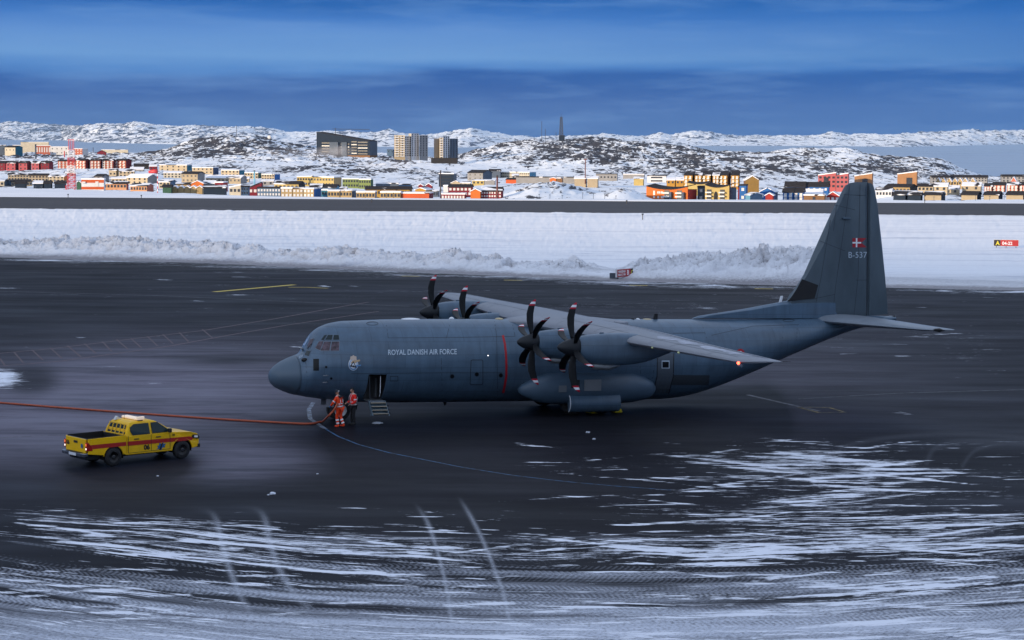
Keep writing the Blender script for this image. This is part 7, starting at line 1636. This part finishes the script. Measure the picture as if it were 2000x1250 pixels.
    for s_ in (-1, 1):
        ball('eye', (.083, s_*.030, .012), .011, WHITE, hd_o, seg=5); ball('pupil', (.093, s_*.030, .012), .005, BLACK, hd_o, seg=4); ball('ear', (-.005, s_*.078, -.005), .026, P_['skinm'], hd_o, sx=.7, sy=.35, seg=6)
    MB().tube([(.094, -.020, -.052), (.098, 0, -.050), (.094, .020, -.052)], .005, 5).build('mouth', mat('lips', (.35, .10, .09), .5), hd_o)
    if P_['cap']:
        bm = bmesh.new(); bmesh.ops.create_uvsphere(bm, u_segments=18, v_segments=12, radius=1); bmesh.ops.delete(bm, geom=[v_ for v_ in bm.verts if v_.co.z < -.25 or (v_.co.x > .45 and v_.co.z < .25)], context='VERTS')
        for v_ in bm.verts: v_.co = (v_.co.x*.112-.004, v_.co.y*.094, v_.co.z*.130+.008)
        me = bpy.data.meshes.new('m'); bm.to_mesh(me); bm.free(); cp = link('hat', me, VEST, hd_o, True)
        MB().box(-.125, -.112, -.05, .05, .02, .055).build('hat_label', REF, cp); MB().box(-.03, .03, -.098, -.088, .03, .06).build('hat_label', REF, cp)
        for s_ in (-1, 1): ball('ear_defender', (0, s_*.10, 0), .035, BLACK, hd_o, sy=.5, seg=6)
    else:
        bm = bmesh.new(); bmesh.ops.create_uvsphere(bm, u_segments=18, v_segments=12, radius=1); bmesh.ops.delete(bm, geom=[v_ for v_ in bm.verts if v_.co.z < -.35 or (v_.co.x > .35 and v_.co.z < .45)], context='VERTS')
        for v_ in bm.verts: v_.co = (v_.co.x*.108-.004, v_.co.y*.086, v_.co.z*.128+.004)
        me = bpy.data.meshes.new('m'); bm.to_mesh(me); bm.free(); link('hair', me, HAIR, hd_o, True)
    return root
# first figure: bends slightly over the hose, back three-quarters to us, walking towards the wheel
pA = gp(664, 834); pB = gp(690, 829.5)
JA = dict(hip=(0, 0, .93), chest=(.07, 0, 1.30), neck=(.12, 0, 1.50), head=(.17, 0, 1.655), shl=(.07, .19, 1.40), shr=(.08, -.19, 1.40), ell=(.22, .27, 1.15), wrl=(.42, .16, 1.00), elr=(.10, -.30, 1.12), wrr=(.22, -.27, .87),
          thl=(.0, .09, .86), thr=(0, -.09, .86), knl=(.12, .09, .50), knr=(.02, -.08, .48), anl=(.05, .09, .10), anr=(-.14, -.09, .12))
pers1 = person(pA, R(150), 'person in orange hi-vis suit and dark hat holding the hose by the nose wheel', dict(J=JA, skinm=SKIN, jm=HV, tm=HV, tband=True, bm=HV, gl=GLV, cap=True, turn=R(-5), nod=R(15)))
MB().box(-.10, .10, -.12, .12, 1.42, 1.50).build('collar', VEST, pers1, bevel=.03); 
JB = dict(hip=(0, 0, .93), chest=(.0, 0, 1.32), neck=(.02, 0, 1.52), head=(.05, 0, 1.67), shl=(.0, .19, 1.42), shr=(.0, -.19, 1.42), ell=(-.02, .26, 1.13), wrl=(.20, .18, 1.02), elr=(.0, -.26, 1.14), wrr=(.26, -.16, 1.06),
          thl=(.0, .09, .86), thr=(0, -.09, .86), knl=(.02, .10, .48), knr=(.05, -.11, .48), anl=(-.02, .11, .09), anr=(.03, -.12, .09))
pers2 = person(pB, R(205), 'person with dark hair, red hi-vis jacket and black trousers beside the nose wheel', dict(J=JB, skinm=SKIN, jm=HVR, tm=TRS, tband=False, bm=BOOT, gl=None, cap=False, turn=R(10), nod=R(18)))
# ---- the hose, from off the left edge up to the first person's hands
HO = mat('orange_hose', (.40, .075, .028), .5, var=.15, vscale=3, bump=.4, bscale=60)
hp = [gp(a, b, .055) for a, b in ((-420, 760), (-200, 772), (0, 786.5), (120, 796), (280, 808), (430, 818.5), (560, 826), (606, 827.5), (628, 824))]
hz = Vector((math.cos(R(150)), math.sin(R(150)), 0)); hand = pA+Matrix.Rotation(R(150), 3, 'Z')@Vector((.45, .12, .99))
hand = at(655, 797, pA.y-.25)
hp += [at(641, 813, pA.y-.15), at(650, 803.5, pA.y-.2), hand, hand+Vector((.10, .10, .22))]
def spline(pts, k=10):
    out = []
    for i in range(len(pts)-1):
        p0, p1, p2, p3 = pts[max(i-1, 0)], pts[i], pts[i+1], pts[min(i+2, len(pts)-1)]
        for j in range(k):
            t = j/k; out.append(.5*((2*p1)+(-p0+p2)*t+(2*p0-5*p1+4*p2-p3)*t*t+(-p0+3*p1-3*p2+p3)*t**3))
    out.append(pts[-1]); return out
sp_ = spline(hp)
for p in sp_: p.z = max(p.z, .055)
o = MB().tube([tuple(p) for p in sp_], .052, 8).build('hose', HO, None, True); tag(o, 'long orange air hose lying across the apron up to the person in orange', 'hose')

# ================================================================== THE AIR: thin even haze round everything
hb = MB(); hb.box(-16000, 16000, -3500, 36500, -97, 520)
hz_m = bpy.data.materials.new('thin_air'); hz_m.use_nodes = True; t = hz_m.node_tree; t.nodes.clear()
pv = N(t, 'ShaderNodeVolumePrincipled', inp={'Density': 0.8e-5, 'Anisotropy': .0}); pv.inputs['Color'].default_value = (.42, .66, 1, 1); mo = N(t, 'ShaderNodeOutputMaterial'); L(t, pv.outputs[0], mo.inputs['Volume'])
hz_o = hb.build('haze', hz_m, fix=False); hz_o['kind'] = 'stuff'; hz_o['label'] = 'thin blue air between the camera and the far islands'

# steam drifting over the slope below the dark office block
def steam(px, py, D, rx, ry, label, dens):
    c_ = at(px, py, D); k = D/F; bm = bmesh.new(); bmesh.ops.create_icosphere(bm, subdivisions=3, radius=1)
    for v in bm.verts: v.co = Vector((v.co.x*rx*k, v.co.y*30, v.co.z*ry*k))
    me = bpy.data.meshes.new('m'); bm.to_mesh(me); bm.free()
    m = bpy.data.materials.new('steam'); m.use_nodes = True; t = m.node_tree; t.nodes.clear(); tc_ = N(t, 'ShaderNodeTexCoord'); mp = N(t, 'ShaderNodeMapping', inp={'Scale': (.045, .05, .09)}); L(t, tc_.outputs['Object'], mp.inputs[0])
    n = N(t, 'ShaderNodeTexNoise', inp={'Scale': 1., 'Detail': 4., 'Roughness': .6, 'Distortion': .8}); L(t, mp.outputs[0], n.inputs['Vector'])
    mq = N(t, 'ShaderNodeMapping', inp={'Scale': (1/(rx*k), 1/30., 1/(ry*k))}); L(t, tc_.outputs['Object'], mq.inputs[0]); ln = N(t, 'ShaderNodeVectorMath', operation='LENGTH'); L(t, mq.outputs[0], ln.inputs[0])
    fo = MA(t, 'SUBTRACT', 1., ln.outputs['Value'], clamp=True); d = MA(t, 'MULTIPLY', MA(t, 'MULTIPLY_ADD', n.outputs[0], 3.2, -1.25, clamp=True), MA(t, 'MULTIPLY', fo, dens))
    pv = N(t, 'ShaderNodeVolumePrincipled'); pv.inputs['Color'].default_value = (.95, .93, .97, 1); L(t, d, pv.inputs['Density']); mo = N(t, 'ShaderNodeOutputMaterial'); L(t, pv.outputs[0], mo.inputs['Volume'])
    o = link('steam', me, m); o.location = c_; o['kind'] = 'stuff'; o['label'] = label
steam(655, 296, 2180, 48, 15, 'thin steam rising in front of the dark office block', .07)
steam(560, 305, 2150, 90, 22, 'thin steam drifting over the left rocky slope', .022)
steam(760, 322, 1900, 90, 9, 'low steam lying over the slope below the tower blocks', .025)
